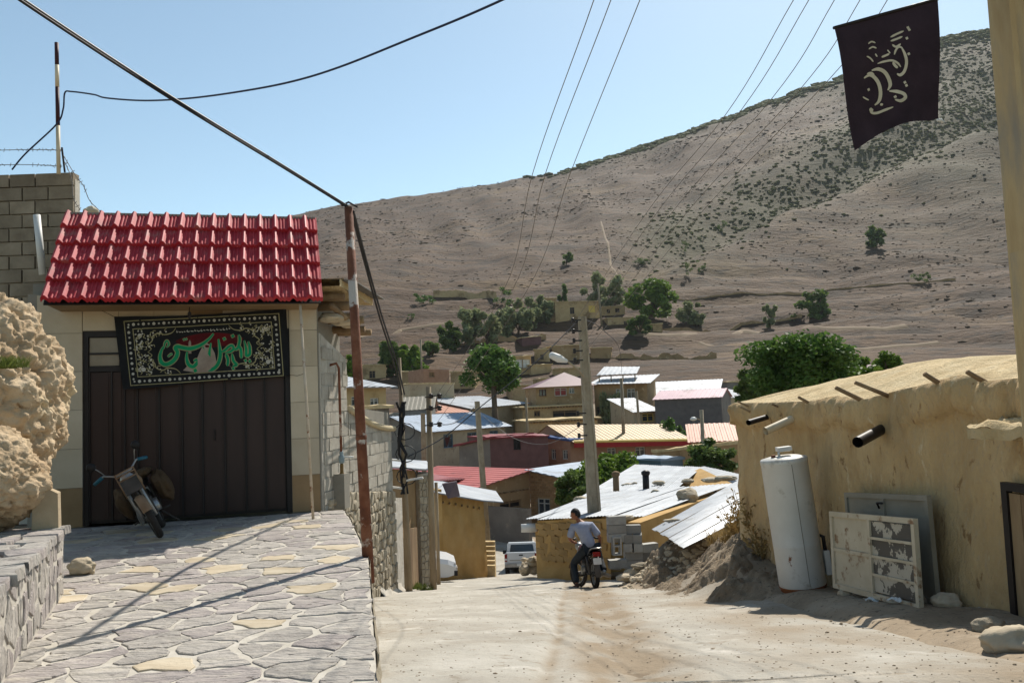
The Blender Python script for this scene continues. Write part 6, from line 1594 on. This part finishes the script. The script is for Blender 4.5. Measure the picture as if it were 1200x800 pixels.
long_wall('low dry-stone terrace wall below the bright green tree', [(735, 385, 205), (800, 388, 205), (870, 384, 208), (940, 372, 215)], 0, 1.2, m_vmudd)
long_wall('broken dry-stone wall across the field above the white roofs', [(690, 420, 160), (760, 422, 158), (840, 420, 160)], 0, 1.4, m_vmudd)
long_wall('dark stone terrace wall below the willows', [(520, 408, 165), (570, 404, 168), (640, 398, 172)], 0, 1.6, m_vmudd)
long_wall('upper dry-stone terrace wall on the right slope', [(780, 352, 250), (880, 345, 255), (1000, 338, 262), (1120, 330, 270)], 0, .9, m_vmudd)

# ================================================================== TIN-ROOFED SHEDS ON THE RIGHT OF THE ROAD
def sheets(root, c4, n, mat, name='roof_sheet', ribs=5, warp=.03):
    fl, fr, br, bl = [Vector(q) for q in c4]
    for i in range(n):
        a, b = i / n - .004, (i + 1) / n + .012; m = MB(); k = ribs * 4; up = (fr - fl).cross(bl - fl).normalized()
        if up.z < 0: up = -up
        w1, w2, w3 = R(-warp, warp), R(-warp, warp), R(-warp, warp)
        def fn(u, v):
            s = a + (b - a) * u; p = fl.lerp(fr, s).lerp(bl.lerp(br, s), v)
            h = .012 * (1 if int(u * k) % 4 in (1, 2) else 0)
            return p + up * (h + .006 * (i % 2) + w1 * (1 - v) + w2 * sin(v * 5 + i) * .5 + w3 * v * .4)
        m.grid(fn, k, 6); m.build(name, mat, root)
shA = thing('tin_shed', 'low ochre shed with wide galvanised tin roof behind the motorcyclist', 'shed', at(660, 670, 24))
p0, p1, p2, p3 = at(616, 609, 25.0), at(752, 603, 20.6), at(862, 566, 27.5), at(700, 577, 33.0)
sheets(shA, [p0, p1, p2, p3], 9, m_tin)
a, b = at(631, 640, 24.6), at(716, 640, 21.6)
w = MB()
def swall(u, v):
    p = a.lerp(b, u); z0 = road_z(p.y) - .4; s = (p0.z + (p1.z - p0.z) * (.1 + .65 * u)) - .04
    n = (b - a); n = Vector((n.y, -n.x, 0)).normalized(); return Vector((p.x, p.y, z0 + (s - z0) * v)) + n * (.05 * fbm(Vector((u * 8, v * 6, 1)), 4) + .05 * (1 - v))
w.grid(swall, 40, 20); w.build('wall', m_mudb, shA, smooth=True)
MB().add([Vector((*a.xy, -6)), Vector((*(a + Vector((1.6, 7, 0))).xy, -7)), Vector((*(a + Vector((1.6, 7, 0))).xy, p3.z - .1)), Vector((*a.xy, p0.z - .06))], [(0, 1, 2, 3)]).build('side_wall', m_mudb, shA)
ang = math.atan2((b - a).y, (b - a).x); bb = MB().box((0, 0, 0), (.40, .06, .155)).mesh('mud_brick', M('mud_brick', [S(158, 126, 78, .8), S(178, 146, 96, .82)], scale=3, bump=.6, rnd=.18))
for j in range(6):
    for k in range(8):
        u = .04 + (k + (.5 if j % 2 else 0)) * .115
        if u < .98:
            p = a.lerp(b, u); n = (b - a); n = Vector((n.y, -n.x, 0)).normalized(); part(bb, 'mud_brick', shA, Matrix.Translation(Vector((p.x, p.y, p0.z + (p1.z - p0.z) * (.1 + .65 * u) - .2 - .175 * j)) + n * (.012 + R(-.02, .012)) - ORG[shA.name]) @ Matrix.Rotation(ang, 4, 'Z'))
pier = MB(); quad_wall(pier, at(628, 640, 24.9), at(640, 640, 24.5), -6, at(628, 616, 24.9).z, at(640, 612, 24.5).z, .5); pier.build('corner_pier', m_mudb, shA)
MB().lathe([(.12, -.4), (.13, 0), (.08, .1)], at(627, 618, 24.8), 10, Matrix.Rotation(pi / 2, 3, 'Y')).build('pier_pipe', m_white, shA, smooth=True)
shB = thing('tin_shed', 'shed with tin roof slope nearest the mud house, right of the block stack', 'shed', at(800, 640, 18))
q0, q1, q2, q3 = at(758, 634, 17.2), at(868, 624, 15.9), at(880, 560, 23.5), at(846, 570, 24.5)
sheets(shB, [at(764, 621, 18.5), at(800, 640, 15.9), at(884, 598, 17.5), at(868, 561, 25.0)], 7, m_tin)
w = MB(); quad_wall(w, at(752, 640, 19.4), at(850, 640, 26), -5, at(752, 612, 19.4).z, at(850, 577, 26).z, .3); w.build('wall', m_mudb, shB)
shC = thing('tin_shed', 'rear shed with long grey tin roof and small mud gable', 'shed', at(740, 600, 34))
sheets(shC, [at(644, 604, 31), at(770, 590, 29), at(822, 547, 40), at(744, 544, 44)], 9, m_tin)
sheets(shC, [at(812, 549, 39.9), at(866, 568, 35), at(886, 560, 44), at(826, 546, 46)], 4, m_tin, ribs=4)
w = MB(); w.prism([at(770, 572, 37), at(872, 574, 34), at(866, 570, 34.2), at(822, 549, 38.5)], (0, .3, 0)); w.build('gable_wall', m_mudb, shC)
w = MB(); quad_wall(w, at(650, 640, 31.5), at(870, 640, 33), -7, at(650, 606, 31.5).z, at(870, 590, 33).z - .4, .3); w.build('wall', m_mudb, shC)
for px, py, h, mt, lab in ((722, 574, 18, m_wood, 'short wooden vent post on the rear tin roof'), (757, 571, 16, m_doord, 'short black vent pipe on the tin roof')):
    d = 33 if px < 740 else 31; p = at(px, py, d); MB_ = MB().tube([p - Vector((0, 0, .3)), at(px - .4, py - h, d)], .12, 8); MB_.lathe([(.13, -.05), (.16, 0), (.16, .08), (.05, .14)], at(px - .4, py - h, d), 8); tag(MB_.build('vent_pipe', mt, smooth=True), lab, 'vent pipe')
def on_roof(c4, px, py):
    a_, b_, c_ = [Vector(q) for q in c4[:3]]; n = (b_ - a_).cross(c_ - a_).normalized(); return rp(px, py, a_, n)
for i, (px, py, r, sc_2, lab) in enumerate(((736, 570, .17, (1.5, 1, .6), 'brown stone weighing down the tin roof, near the vent pipe'), (744, 569, .15, (1.2, 1, .7), 'stone beside the black vent pipe on the tin roof'), (772, 567, .18, (1.6, 1, .5), 'long stone on the tin roof below the mud gable'), (806, 565, .17, (1.4, 1, .6), 'pale stone on the tin roof under the gable'), (834, 564, .2, (1.8, 1, .5), 'flat stone at the top edge of the tin roof'), (850, 562, .2, (2, 1, .5), 'big flat stone at the right top of the tin roof'), (806, 584, .24, (1.2, 1, .85), 'round pinkish stone lying between two tin roofs'), (768, 578, .13, (1.2, 1, .7), 'small brown stone on the middle of the tin roof'), (681, 587, .2, (1.5, 1, .6), 'grey stone on the tin roof left of the concrete pole'), (787, 611, .1, (1.8, 1, .4), 'small dark stone on the nearest tin roof slope'))):
    c4 = [p0, p1, p2]
    q = on_roof(c4, px, py) if px < 800 or py < 575 else on_roof(c4, px, py)
    if i == 9: q = on_roof([at(764, 621, 18.5), at(800, 640, 15.9), at(884, 598, 17.5)], px, py)
    q.z += r * .3
    rock('rock', lab, 'stone', q, r, sc_2, .25, 70 + i, 2, m_rubble if i % 2 else m_tanst)
house('blue_box_shed', 'small blue-grey metal box hut behind the tin roofs', (774, 540, 46), (800, 538, 47), 3, M('blue_grey_paint', [S(110, 130, 144, .8), S(126, 146, 158, .8)], bump=.1), 'flat', hips=(t_blue,), over=(.1, .1), cat='hut')
# stack of concrete blocks
m_cblock = M('new_concrete_block', [S(150, 148, 142, .95), S(170, 168, 162, .95)], scale=5, bump=.5, bscale=30, rnd=.3)
def hollow():
    m = MB(); L_, D_, H_ = .39, .19, .18; t_ = .035
    for y in (-1, 1): m.box((0, y * (D_ / 2 - t_ / 2), 0), (L_, t_, H_))
    for x in (-.5, 0, .5): m.box((x * (L_ - t_), 0, 0), (t_, D_ - 2 * t_, H_))
    return m.mesh('concrete_block', m_cblock)
solid = MB().box((0, 0, 0), (.385, .19, .176)).mesh('concrete_block', m_cblock); hol = hollow()
sd_ = 18.6
def put_block(px, py, d, me, rot, lab):
    o = bpy.data.objects.new('concrete_block', me); COL.objects.link(o); o.matrix_world = Matrix.Translation(at(px, py, d)) @ rot; tag(o, lab, 'concrete block', 'concrete blocks stacked beside the road')
zR = lambda a_: Matrix.Rotation(a_, 4, 'Z')
nth = ['topmost', 'second from the top', 'third from the top', 'fourth', 'fifth', 'lowest']
for j in range(6):
    y = 609 + j * 10.2
    if j == 3: put_block(722.5, 639, sd_ - .1, hol, zR(.12) @ Matrix.Rotation(pi / 2, 4, 'X') @ Matrix.Rotation(pi / 2, 4, 'Z'), 'upright hollow block showing its two holes in the block stack')
    elif j != 4: put_block(722 + .3 * j, y, sd_, solid, zR(.12 + R(-.06, .06)), 'grey concrete block, ' + nth[j] + ' in the taller left column of the stack')
for j in range(5):
    for k in range(2):
        if j in (1, 2): put_block(735.5 + k * 11.5, 619.5 + j * 10.3, sd_ + .1, solid, zR(1.5 + R(-.08, .08)), ['left', 'right'][k] + ' end-on grey block in the ' + ['', 'second', 'third'][j] + ' layer of the stack right part')
        elif k == 0: put_block(740 + (j > 2) * 2, 619.5 + j * 10.3, sd_ + .1, solid, zR(.1 + R(-.08, .08)), 'lengthwise grey block in the ' + ['top', '', '', 'fourth', 'bottom'][j] + ' layer of the stack right part')
for k, (px, py) in enumerate(((757, 651), (756, 661.5), (745, 662), (724, 660.5), (760, 641))): put_block(px, py, sd_ + .25, solid, zR(R(-.2, 1.5)), ['loose grey block at the right end of the stack', 'bottom grey block at the right end of the stack', 'bottom middle grey block of the stack', 'bottom left grey block under the stack', 'upper loose grey block right of the stack'][k])
for i, (px, py, d, r, lab) in enumerate(((744, 667, 18.0, .14, 'flat pale stone slab at the foot of the block stack'), (733, 671, 17.8, .13, 'yellowish stone before the block stack'), (752, 668, 17.9, .13, 'grey stone right of the pale slab by the blocks'), (735, 606, 18.7, .09, 'small white rubble stone on top of the block stack'))):
    p = at(px, py, d)
    if i < 3: p.z = near_z(p.x, p.y) + .07
    rock('rock', lab, 'stone', p, r, (1.6, 1, .6), .25, 90 + i, 2, m_tanst if i != 2 else m_rubble)
rb = MB()
for k in range(520):
    x, y = random.gauss(3.2, .5), random.gauss(17.6, .55); rb.ico((x, y, gz(x, y) + .01), R(.02, .085), .35, k, 0 if k % 3 else 1, (1.3, 1, .75))
tag(rb.build('rubble_heap', m_tanst), 'heap of yellowish rubble behind the concrete blocks', None, None, 'stuff')
rb = MB()
for k in range(60): p = at(622 + R(-9, 6), 664 + R(-9, 6), 26.5 + R(-.6, .6)); rb.ico(p, R(.05, .16), .3, k, 1, (1.2, 1, .8))
tag(rb.build('rubble_heap', m_tanst), 'small heap of stones at the corner of the ochre shed', None, None, 'stuff')
# ================================================================== VEHICLES
m_carw = M('white_car_paint', [S(206, 208, 210, .88), S(214, 216, 216, .88)], scale=1, bump=0, rough=.25, spec=.5)
m_cgl = glass('car_glass', (.02, .025, .03))
m_plas = M('black_plastic', [S(30, 30, 32, .8), S(42, 42, 44, .8)], bump=.05, rough=.6)
def loft(secs, n=None):
    m = MB(); k = len(secs[0]); vs = [Vector(p) for s in secs for p in s]
    fs = [(i * k + j, i * k + (j + 1) % k, (i + 1) * k + (j + 1) % k, (i + 1) * k + j) for i in range(len(secs) - 1) for j in range(k)]
    fs += [tuple(range(k))[::-1], tuple((len(secs) - 1) * k + j for j in range(k))]
    return m.add(vs, fs)
def wheelset(t, xs_, y, r, w):
    for x in xs_:
        for s in (-1, 1):
            rot = Matrix.Rotation(pi / 2 * s, 3, 'X')
            o = MB().lathe([(r * .6, -w / 2), (r * .96, -w / 2), (r, -w / 3), (r, w / 3), (r * .96, w / 2), (r * .6, w / 2)], (x, s * y, r), 22, rot).build('wheel', m_rubber, t, smooth=True, local=True)
            MB().lathe([(.03, w * .52), (r * .2, w * .5), (r * .55, w * .4), (r * .62, w * .52), (r * .62, w * .3)], (x, s * y, r), 18, rot).build('rim', m_chrome, o, smooth=True, local=True)
def ring(x, w, z0, z1, t=.12, tw=.0):       # rounded box section in y-z
    return [(x, -w, z0), (x, w, z0), (x, w + tw, z0 + t), (x, w - tw, z1 - t), (x, w - t * .8 - tw, z1), (x, -w + t * .8 + tw, z1), (x, -w + tw, z1 - t), (x, -w - tw, z0 + t)]
# pickup (x forward, origin at the rear bumper on the ground)
tp = at(611, 668, 45); tp.z = near_z(tp.x, tp.y) + .02
dv = Vector((.03, 1, -.19)).normalized(); lf = Vector((0, 0, 1)).cross(dv).normalized(); TK = Matrix((dv, lf, dv.cross(lf))).transposed().to_4x4(); TK.translation = tp
tk = thing('pickup_truck', 'white pickup truck seen from behind, driving down the lane', 'pickup truck', mat=TK); ORG[tk.name] = Vector()
bp = lambda m, n, mt, p=tk, sm=False: m.build(n, mt, p, smooth=sm, local=True)
bp(loft([ring(.05, .84, .52, 1.12), ring(.12, .87, .5, 1.14), ring(2.3, .87, .5, 1.14), ring(3.6, .87, .48, 1.12), ring(4.6, .84, .45, 1.02), ring(4.95, .78, .45, .9)]), 'body', m_carw)
bp(loft([ring(2.12, .80, 1.1, 1.68, .1, .0), ring(2.25, .80, 1.1, 1.72, .1), ring(3.3, .78, 1.1, 1.72, .1), ring(3.95, .8, 1.1, 1.2, .04)]), 'cab', m_carw)
bp(MB().hexa([Vector(q) for q in ((2.08, -.66, 1.2), (2.14, -.66, 1.2), (2.14, .66, 1.2), (2.08, .66, 1.2), (2.11, -.6, 1.58), (2.17, -.6, 1.58), (2.17, .6, 1.58), (2.11, .6, 1.58))]), 'rear_window', m_cgl)
for s in (-1, 1): bp(MB().box((2.75, s * .795, 1.42), (.95, .02, .34)), 'side_window', m_cgl)
tg = bp(MB().box((.03, 0, .86), (.05, 1.42, .50)), 'tailgate', m_carw)
bp(MB().box((-.0, 0, .98), (.03, .2, .06)), 'tailgate_handle', m_plas, tg); bp(MB().box((-.003, 0, .73), (.02, 1.2, .04)), 'crease', m_chrome, tg)
for s in (-1, 1):
    bp(MB().box((.04, s * .79, .86), (.08, .13, .38)), 'tail_lamp', m_redl); bp(MB().box((.03, s * .79, .78), (.09, .12, .09)), 'reverse_lamp', m_white)
    bp(MB().box((3.3, s * 1.0, 1.22), (.12, .2, .2)), 'mirror', m_plas)
bu = bp(MB().box((-.06, 0, .46), (.16, 1.7, .16)), 'bumper', m_chrome); bp(MB().box((-.15, 0, .50), (.02, .44, .12)), 'number_plate', m_yelf if False else m_white, bu)
bp(MB().box((2.2, 0, .36), (4, 1.3, .2)), 'chassis', m_plas)
bp(MB().box((1.1, 0, 1.11), (1.9, 1.5, .02)), 'bed_floor', m_plas)
wheelset(tk, (.95, 4.05), .76, .35, .22)
# parked car: only its front shows from behind the stone pier
cp_ = at(534, 671, 25.6); cp_.z = near_z(cp_.x, cp_.y) + .04
dv = Vector((1, .12, -.02)).normalized(); lf = Vector((0, 0, 1)).cross(dv).normalized(); CK = Matrix((dv, lf, dv.cross(lf))).transposed().to_4x4(); CK.translation = cp_ - dv * 3.75
cr = thing('parked_car', 'white car parked behind the stone pier, only its front showing', 'car', mat=CK); ORG[cr.name] = Vector()
bc2 = lambda m, n, mt, p=cr, sm=False: m.build(n, mt, p, smooth=sm, local=True)
bc2(loft([ring(.0, .68, .35, .8), ring(.1, .76, .28, .88), ring(1.4, .8, .25, .92), ring(2.7, .8, .25, .88), ring(3.5, .76, .27, .74), ring(3.72, .68, .32, .64)]), 'body', m_carw)
bc2(loft([ring(.15, .66, .84, 1.0, .06), ring(.5, .66, .86, 1.34, .1), ring(1.7, .66, .86, 1.38, .1), ring(2.7, .7, .86, .92, .03)]), 'cabin', m_carw)
for s in (-1, 1):
    bc2(MB().box((1.2, s * .665, 1.12), (1.4, .02, .3)), 'side_window', m_cgl); bc2(MB().box((3.66, s * .52, .56), (.1, .24, .14)), 'headlight', m_chrome); bc2(MB().box((2.3, s * .85, .98), (.12, .14, .1)), 'mirror', m_plas)
bc2(MB().hexa([Vector(q) for q in ((2.66, -.6, .94), (2.70, -.6, .94), (2.70, .6, .94), (2.66, .6, .94), (1.84, -.56, 1.36), (1.88, -.56, 1.36), (1.88, .56, 1.36), (1.84, .56, 1.36))]), 'windscreen', m_cgl)
gb = bc2(MB().box((3.72, 0, .36), (.1, 1.4, .14)), 'bumper', m_plas); bc2(MB().box((3.71, 0, .56), (.05, .7, .12)), 'grille', m_plas)
bc2(MB().box((3.78, 0, .38), (.012, .46, .1)), 'number_plate', m_white, gb)
wheelset(cr, (.75, 3.0), .7, .28, .17)

# ================================================================== TREES
m_bark = M('bark', [S(92, 76, 60, .8), S(118, 100, 82, .8)], scale=3, bump=.6, bscale=10)
def leafm(name, a, b, c): return M(name, [a, b, c], scale=1.4, bump=0, rough=.6, trans=.35, rnd=.06, spec=.2)
lv_dark = leafm('leaf_dark_green', S(54, 82, 32, 1), S(78, 106, 44, 1), S(104, 130, 62, 1))
lv_brt = leafm('leaf_bright_green', S(70, 96, 30, .9), S(98, 124, 44, .9), S(128, 150, 66, .9))
lv_mid = leafm('leaf_mid_green', S(66, 86, 38, .95), S(92, 110, 54, .95), S(116, 132, 74, .95))
lv_sil = leafm('leaf_silver_green', S(108, 114, 78, .95), S(134, 140, 100, .95), S(158, 162, 122, .95))
def tree(label, c, rx, rz, base, mat, n, leaf, ncl=26, name='tree', cat='tree', ry=None, droop=0, trunk=True, group=None):
    """c crown centre, rx / rz half sizes, base ground point"""
    ry = ry or rx; o = thing(name, label, cat, base, group); c = Vector(c); base = Vector(base)
    cl = []
    for i in range(ncl):
        while True:
            p = Vector((R(-1, 1), R(-1, 1), R(-1, 1)))
            if .25 < p.length < 1: break
        k = .82
        cl.append((c + Vector((p.x * rx * k, p.y * ry * k, p.z * rz * k)), R(.16, .34)))
    m = MB(); vs = []; fs = []
    per = n // ncl
    for q, r in cl:
        for i in range(per):
            d = Vector((random.gauss(0, 1), random.gauss(0, 1), random.gauss(0, 1))).normalized() * (random.random() ** .45)
            p = q + Vector((d.x * rx, d.y * ry, d.z * rz * .85)) * r
            if droop: p.z -= droop * random.random() ** 2 * rz
            a = Vector((R(-1, 1), R(-1, 1), R(-.6, .6))).normalized(); b = a.cross(Vector((R(-1, 1), R(-1, 1), R(-1, 1)))).normalized()
            if droop: a = Vector((R(-.3, .3), R(-.3, .3), -1)).normalized(); b = a.cross(Vector((R(-1, 1), R(-1, 1), 0))).normalized() * .6
            s = leaf * R(.6, 1.3); i0 = len(vs)
            vs += [p - a * s, p + b * s * .55, p + a * s, p - b * s * .55]; fs.append((i0, i0 + 1, i0 + 2, i0 + 3))
    m.add(vs, fs); m.build('crown', mat, o)
    if trunk:
        t = MB(); th = max(.12, rx * .09); f = base + Vector((0, 0, -.3)); mid = Vector((c.x + R(-.1, .1) * rx, c.y, c.z - rz * .55))
        k_ = 0; t.tube([f, f.lerp(mid, .5) + Vector((R(-.06, .06) * rx, 0, 0)), mid], [th * 1.35, th, th * .8], 8)
        for q, r in cl[:9]: t.tube([mid - Vector((0, 0, .05)), mid.lerp(q, .55) + Vector((0, 0, rz * .08)), q], [th * .5, th * .32, th * .12], 5)
        t.build('trunk', m_bark, o, smooth=True)
    return o
def tpx(label, x0, x1, y0, y1, d, mat, n=1800, leaf=None, **k):
    if d > 112: d2 = hit((x0 + x1) / 2, y1); leaf = leaf and leaf * d2 / d; d = d2
    a, b = at(x0, (y0 + y1) / 2, d), at(x1, (y0 + y1) / 2, d); t_, l = at((x0 + x1) / 2, y0, d), at((x0 + x1) / 2, y1, d)
    rx = (b.x - a.x) / 2; rz = (t_.z - l.z) / 2; c = (t_ + l) / 2
    if d > 112: rx *= 1.25; rz *= 1.2; c.z -= rz * .08; n = int(n * 1.7)
    else: rx *= 1.06; rz *= 1.06
    g = min(ground(c.x, c.y), l.z)
    return tree(label, c, rx, rz, (c.x, c.y, g), mat, n, leaf or max(.12, rx * .07), **k)
tpx('dense round dark green tree standing alone in mid village', 539, 613, 402, 468, 101, lv_dark, 9000, .24, ncl=60)
tpx('big dark green tree rising behind the mud house roof', 866, 1006, 384, 476, 36, lv_dark, 22000, .105, ncl=90)
tpx('small light green tree right of the big one behind the mud roof', 984, 1030, 414, 470, 38, lv_brt, 5500, .1, ncl=40)
tpx('light green sapling farthest right behind the mud roof', 1024, 1062, 412, 470, 40, lv_brt, 4500, .1, ncl=34)
tpx('pale leafy tree at the left foot of the big dark tree', 858, 900, 430, 480, 40, lv_mid, 4000, .1, ncl=30)
tpx('yellow-green fig tree behind the concrete pole and tin roof', 676, 768, 523, 590, 46, lv_brt, 9000, .14, ncl=60)
tpx('dark bushy tree left of the concrete pole above the tin roof', 648, 694, 552, 602, 40, lv_mid, 6000, .12, ncl=40)
tpx('slim dark tree below the grey block building', 770, 806, 488, 545, 86, lv_dark, 4000, .17, ncl=30)
tpx('spreading green tree left of the mud house corner', 806, 866, 512, 566, 47, lv_mid, 6000, .14, ncl=40)
tpx('drooping willow in front of the veranda house', 700, 736, 452, 500, 108, lv_sil, 2000, .3, ncl=22, droop=.5)
tpx('green poplar clump behind the yellow plaster house', 446, 470, 396, 442, 118, lv_mid, 1600, .45, ncl=20)
tpx('pale green tall tree right of the poplar clump', 464, 496, 398, 444, 122, lv_brt, 1800, .45, ncl=22)
tpx('bit of bright green tree beside the rusty pole', 402, 420, 414, 448, 100, lv_brt, 1200, .35, ncl=16)
tpx('small round olive tree on the left slope', 496, 514, 397, 418, 160, lv_mid, 900, .4, ncl=14)
for i, (x0, x1, y0, y1, d) in enumerate(((514, 542, 376, 414, 176), (534, 562, 360, 406, 190), (552, 584, 358, 402, 196), (574, 604, 354, 398, 200), (594, 622, 350, 392, 204), (610, 636, 346, 386, 208), (626, 648, 346, 380, 212))):
    tpx(['first', 'second', 'third', 'fourth', 'fifth', 'sixth', 'seventh'][i] + ' from the left of the silver-green willows in a row', x0, x1, y0, y1, d, lv_sil if i else lv_mid, 1600, .5, ncl=20, group='silver willows in a row')
tpx('left one of two round silver trees at the top of the village', 683, 712, 321, 358, 246, lv_sil, 1500, .6, ncl=20)
tpx('right one of two round silver trees at the top of the village', 706, 734, 325, 358, 242, lv_sil, 1500, .6, ncl=20)
tpx('bright green broad tree right of the top mud houses', 736, 790, 326, 374, 232, lv_brt, 2400, .65, ncl=28)
tpx('small olive tree below the broad bright tree', 734, 764, 369, 392, 212, lv_mid, 1100, .5, ncl=16)
tpx('thin pale tree on the terraces right of the bright tree', 796, 824, 347, 382, 236, lv_sil, 1000, .55, ncl=16)
tpx('slender poplar beside the top mud houses', 653, 664, 330, 356, 232, lv_mid, 600, .5, ncl=12)
tpx('olive bush tree on the right slope above the big dark tree', 936, 974, 336, 372, 285, lv_mid, 1500, .7, ncl=20)
tpx('thin young tree left of the olive bush tree', 894, 910, 352, 384, 250, lv_sil, 700, .5, ncl=12)
tpx('small dark tree high on the right slope', 1016, 1036, 264, 290, 420, lv_mid, 700, 1.0, ncl=14)
tpx('lone bush on the slope left of the gully', 656, 672, 295, 311, 340, lv_mid, 500, .7, ncl=10)
for i, (x0, x1, y0, y1, d) in enumerate(((484, 508, 341, 357, 268), (580, 606, 336, 358, 256), (800, 812, 306, 324, 330), (814, 828, 304, 320, 332), (1072, 1092, 314, 332, 320), (796, 806, 280, 296, 380), (838, 852, 256, 270, 430), (476, 486, 366, 374, 230), (924, 934, 366, 378, 260), (740, 760, 300, 310, 350))):
    tpx(['dark round bush left end of the hillside mud wall', 'dark bush right end of the hillside mud wall', 'left bush of a pair in the gully', 'right bush of a pair in the gully', 'bush far right on the slope over the mud roof', 'dark shrub up the gully', 'highest shrub up the gully', 'little bush below the hillside wall', 'grey bush beside the olive bush tree', 'low bush at the gully mouth'][i], x0, x1, y0, y1, d, lv_dark if i < 2 else lv_mid, 500, None, ncl=10, name='bush', cat='bush', trunk=False)
# ------------------------------------------------------------- dry plants and litter by the right wall
def stem_plant(label, p, h, n, sp_, mat):
    m = MB(); p = Vector(p)
    for i in range(n):
        a = R(0, 2 * pi); t_ = p + Vector((cos(a) * sp_ * R(.3, 1), sin(a) * sp_ * R(.3, 1), h * R(.6, 1.1)))
        b = p + Vector((R(-.05, .05), R(-.05, .05), -.03)); md = b.lerp(t_, .5) + Vector((R(-.05, .05), R(-.05, .05), h * .08)); m.tube([b, md, t_], [.008, .006, .003], 4)
        for k in range(9):
            q = b.lerp(t_, R(.35, 1)); d = Vector((R(-1, 1), R(-1, 1), R(-.3, 1))).normalized() * .09; s = d.cross(Vector((R(-1, 1), R(-1, 1), R(-1, 1)))).normalized() * .018; m.add([q, q + d * .5 + s, q + d, q + d * .5 - s], [(0, 1, 2, 3)])
    return tag(m.build('dry_shrub', mat), label, 'dry plant')
for i, (px, py, d, h) in enumerate(((872, 640, 14.4, .8), (884, 648, 13.6, .7), (862, 636, 15.0, .6), (893, 655, 13.0, .5))):
    p = at(px, py, d); p.z = gz(p.x, p.y); stem_plant(['tall dry weeds at the far corner of the mud house', 'dry weeds left of the water heater', 'dry weeds at the edge of the earth bank', 'short dry weeds at the foot of the water heater'][i], p, h, 22, .3, m_grassd)
for i, (px, py, d) in enumerate(((846, 612, 15.6), (856, 618, 15.2), (866, 628, 14.8))):
    p = at(px, py, d); p.z = gz(p.x, p.y); tuft('grass_tuft', ['dry grass on the left of the earth bank top', 'dry grass in the middle of the earth bank top', 'dry grass at the earth bank top near the wall'][i], p, 160, .3, .3, m_grassd, 'grass tuft')
p = at(489, 684, 20.2); p.z = near_z(p.x, p.y); tuft('grass_tuft', 'green weeds at the foot of the stone pier', p, 120, .2, .2, m_grassg)
p = at(498, 686, 19.4); p.z = near_z(p.x, p.y); tuft('grass_tuft', 'green weeds between the two roadside poles', p, 120, .18, .2, m_grassg)
# gravel and crumbs on the road and yard
gv = MB()
for k in range(2400):
    y = 4.6 + 13 * random.random() ** 1.6; x = R(left_edge(y) + .1, 4.2)
    if x < 3.0: z = road_surface(x, y)
    else: z = gz(x, y)
    if x < .2 + .06 * y and random.random() < .6: continue
    gv.ico((x, y, z), R(.003, .008) * (1 + 1.2 * (random.random() < .05)), .3, k, 0, (1.2, 1, .7))
tag(gv.build('gravel', m_dust, org=(0, 0, 0)), 'loose gravel and crumbs scattered on the dusty road', None, None, 'stuff')
ll = MB()
for i, (px, py, d, lab) in enumerate(((925, 664, 11.6, 'white litter scrap near the water heater'), (1047, 713, 8.6, 'white paper scrap lying in the wall shadow'), (1020, 703, 9.1, 'small pale paper scrap before the door leaves'))):
    p = at(px, py, d); p.z = gz(p.x, p.y) + .015; m = MB().grid(lambda u, v: p + Vector((.14 * (u - .5), .1 * (v - .5), .02 * sin(u * 6 + v * 4) + .015)), 5, 4); tag(m.build('paper_scrap', m_white), lab, 'litter')

# ================================================================== HAZE
hz = MB().box((0, 480, 140), (2300, 1350, 420))
m_hz = bpy.data.materials.new('haze_air'); m_hz.use_nodes = True; nt = m_hz.node_tree
nt.nodes.remove(nt.nodes['Principled BSDF']); pv = nt.nodes.new('ShaderNodeVolumePrincipled')
pv.inputs['Color'].default_value = (.86, .92, 1.0, 1); pv.inputs['Density'].default_value = .00009
nt.links.new(pv.outputs[0], nt.nodes['Material Output'].inputs['Volume'])
hb2 = hz.build('haze', m_hz, org=(0, 0, 0)); tag(hb2, 'thin pale haze filling the valley air', None, None, 'stuff')
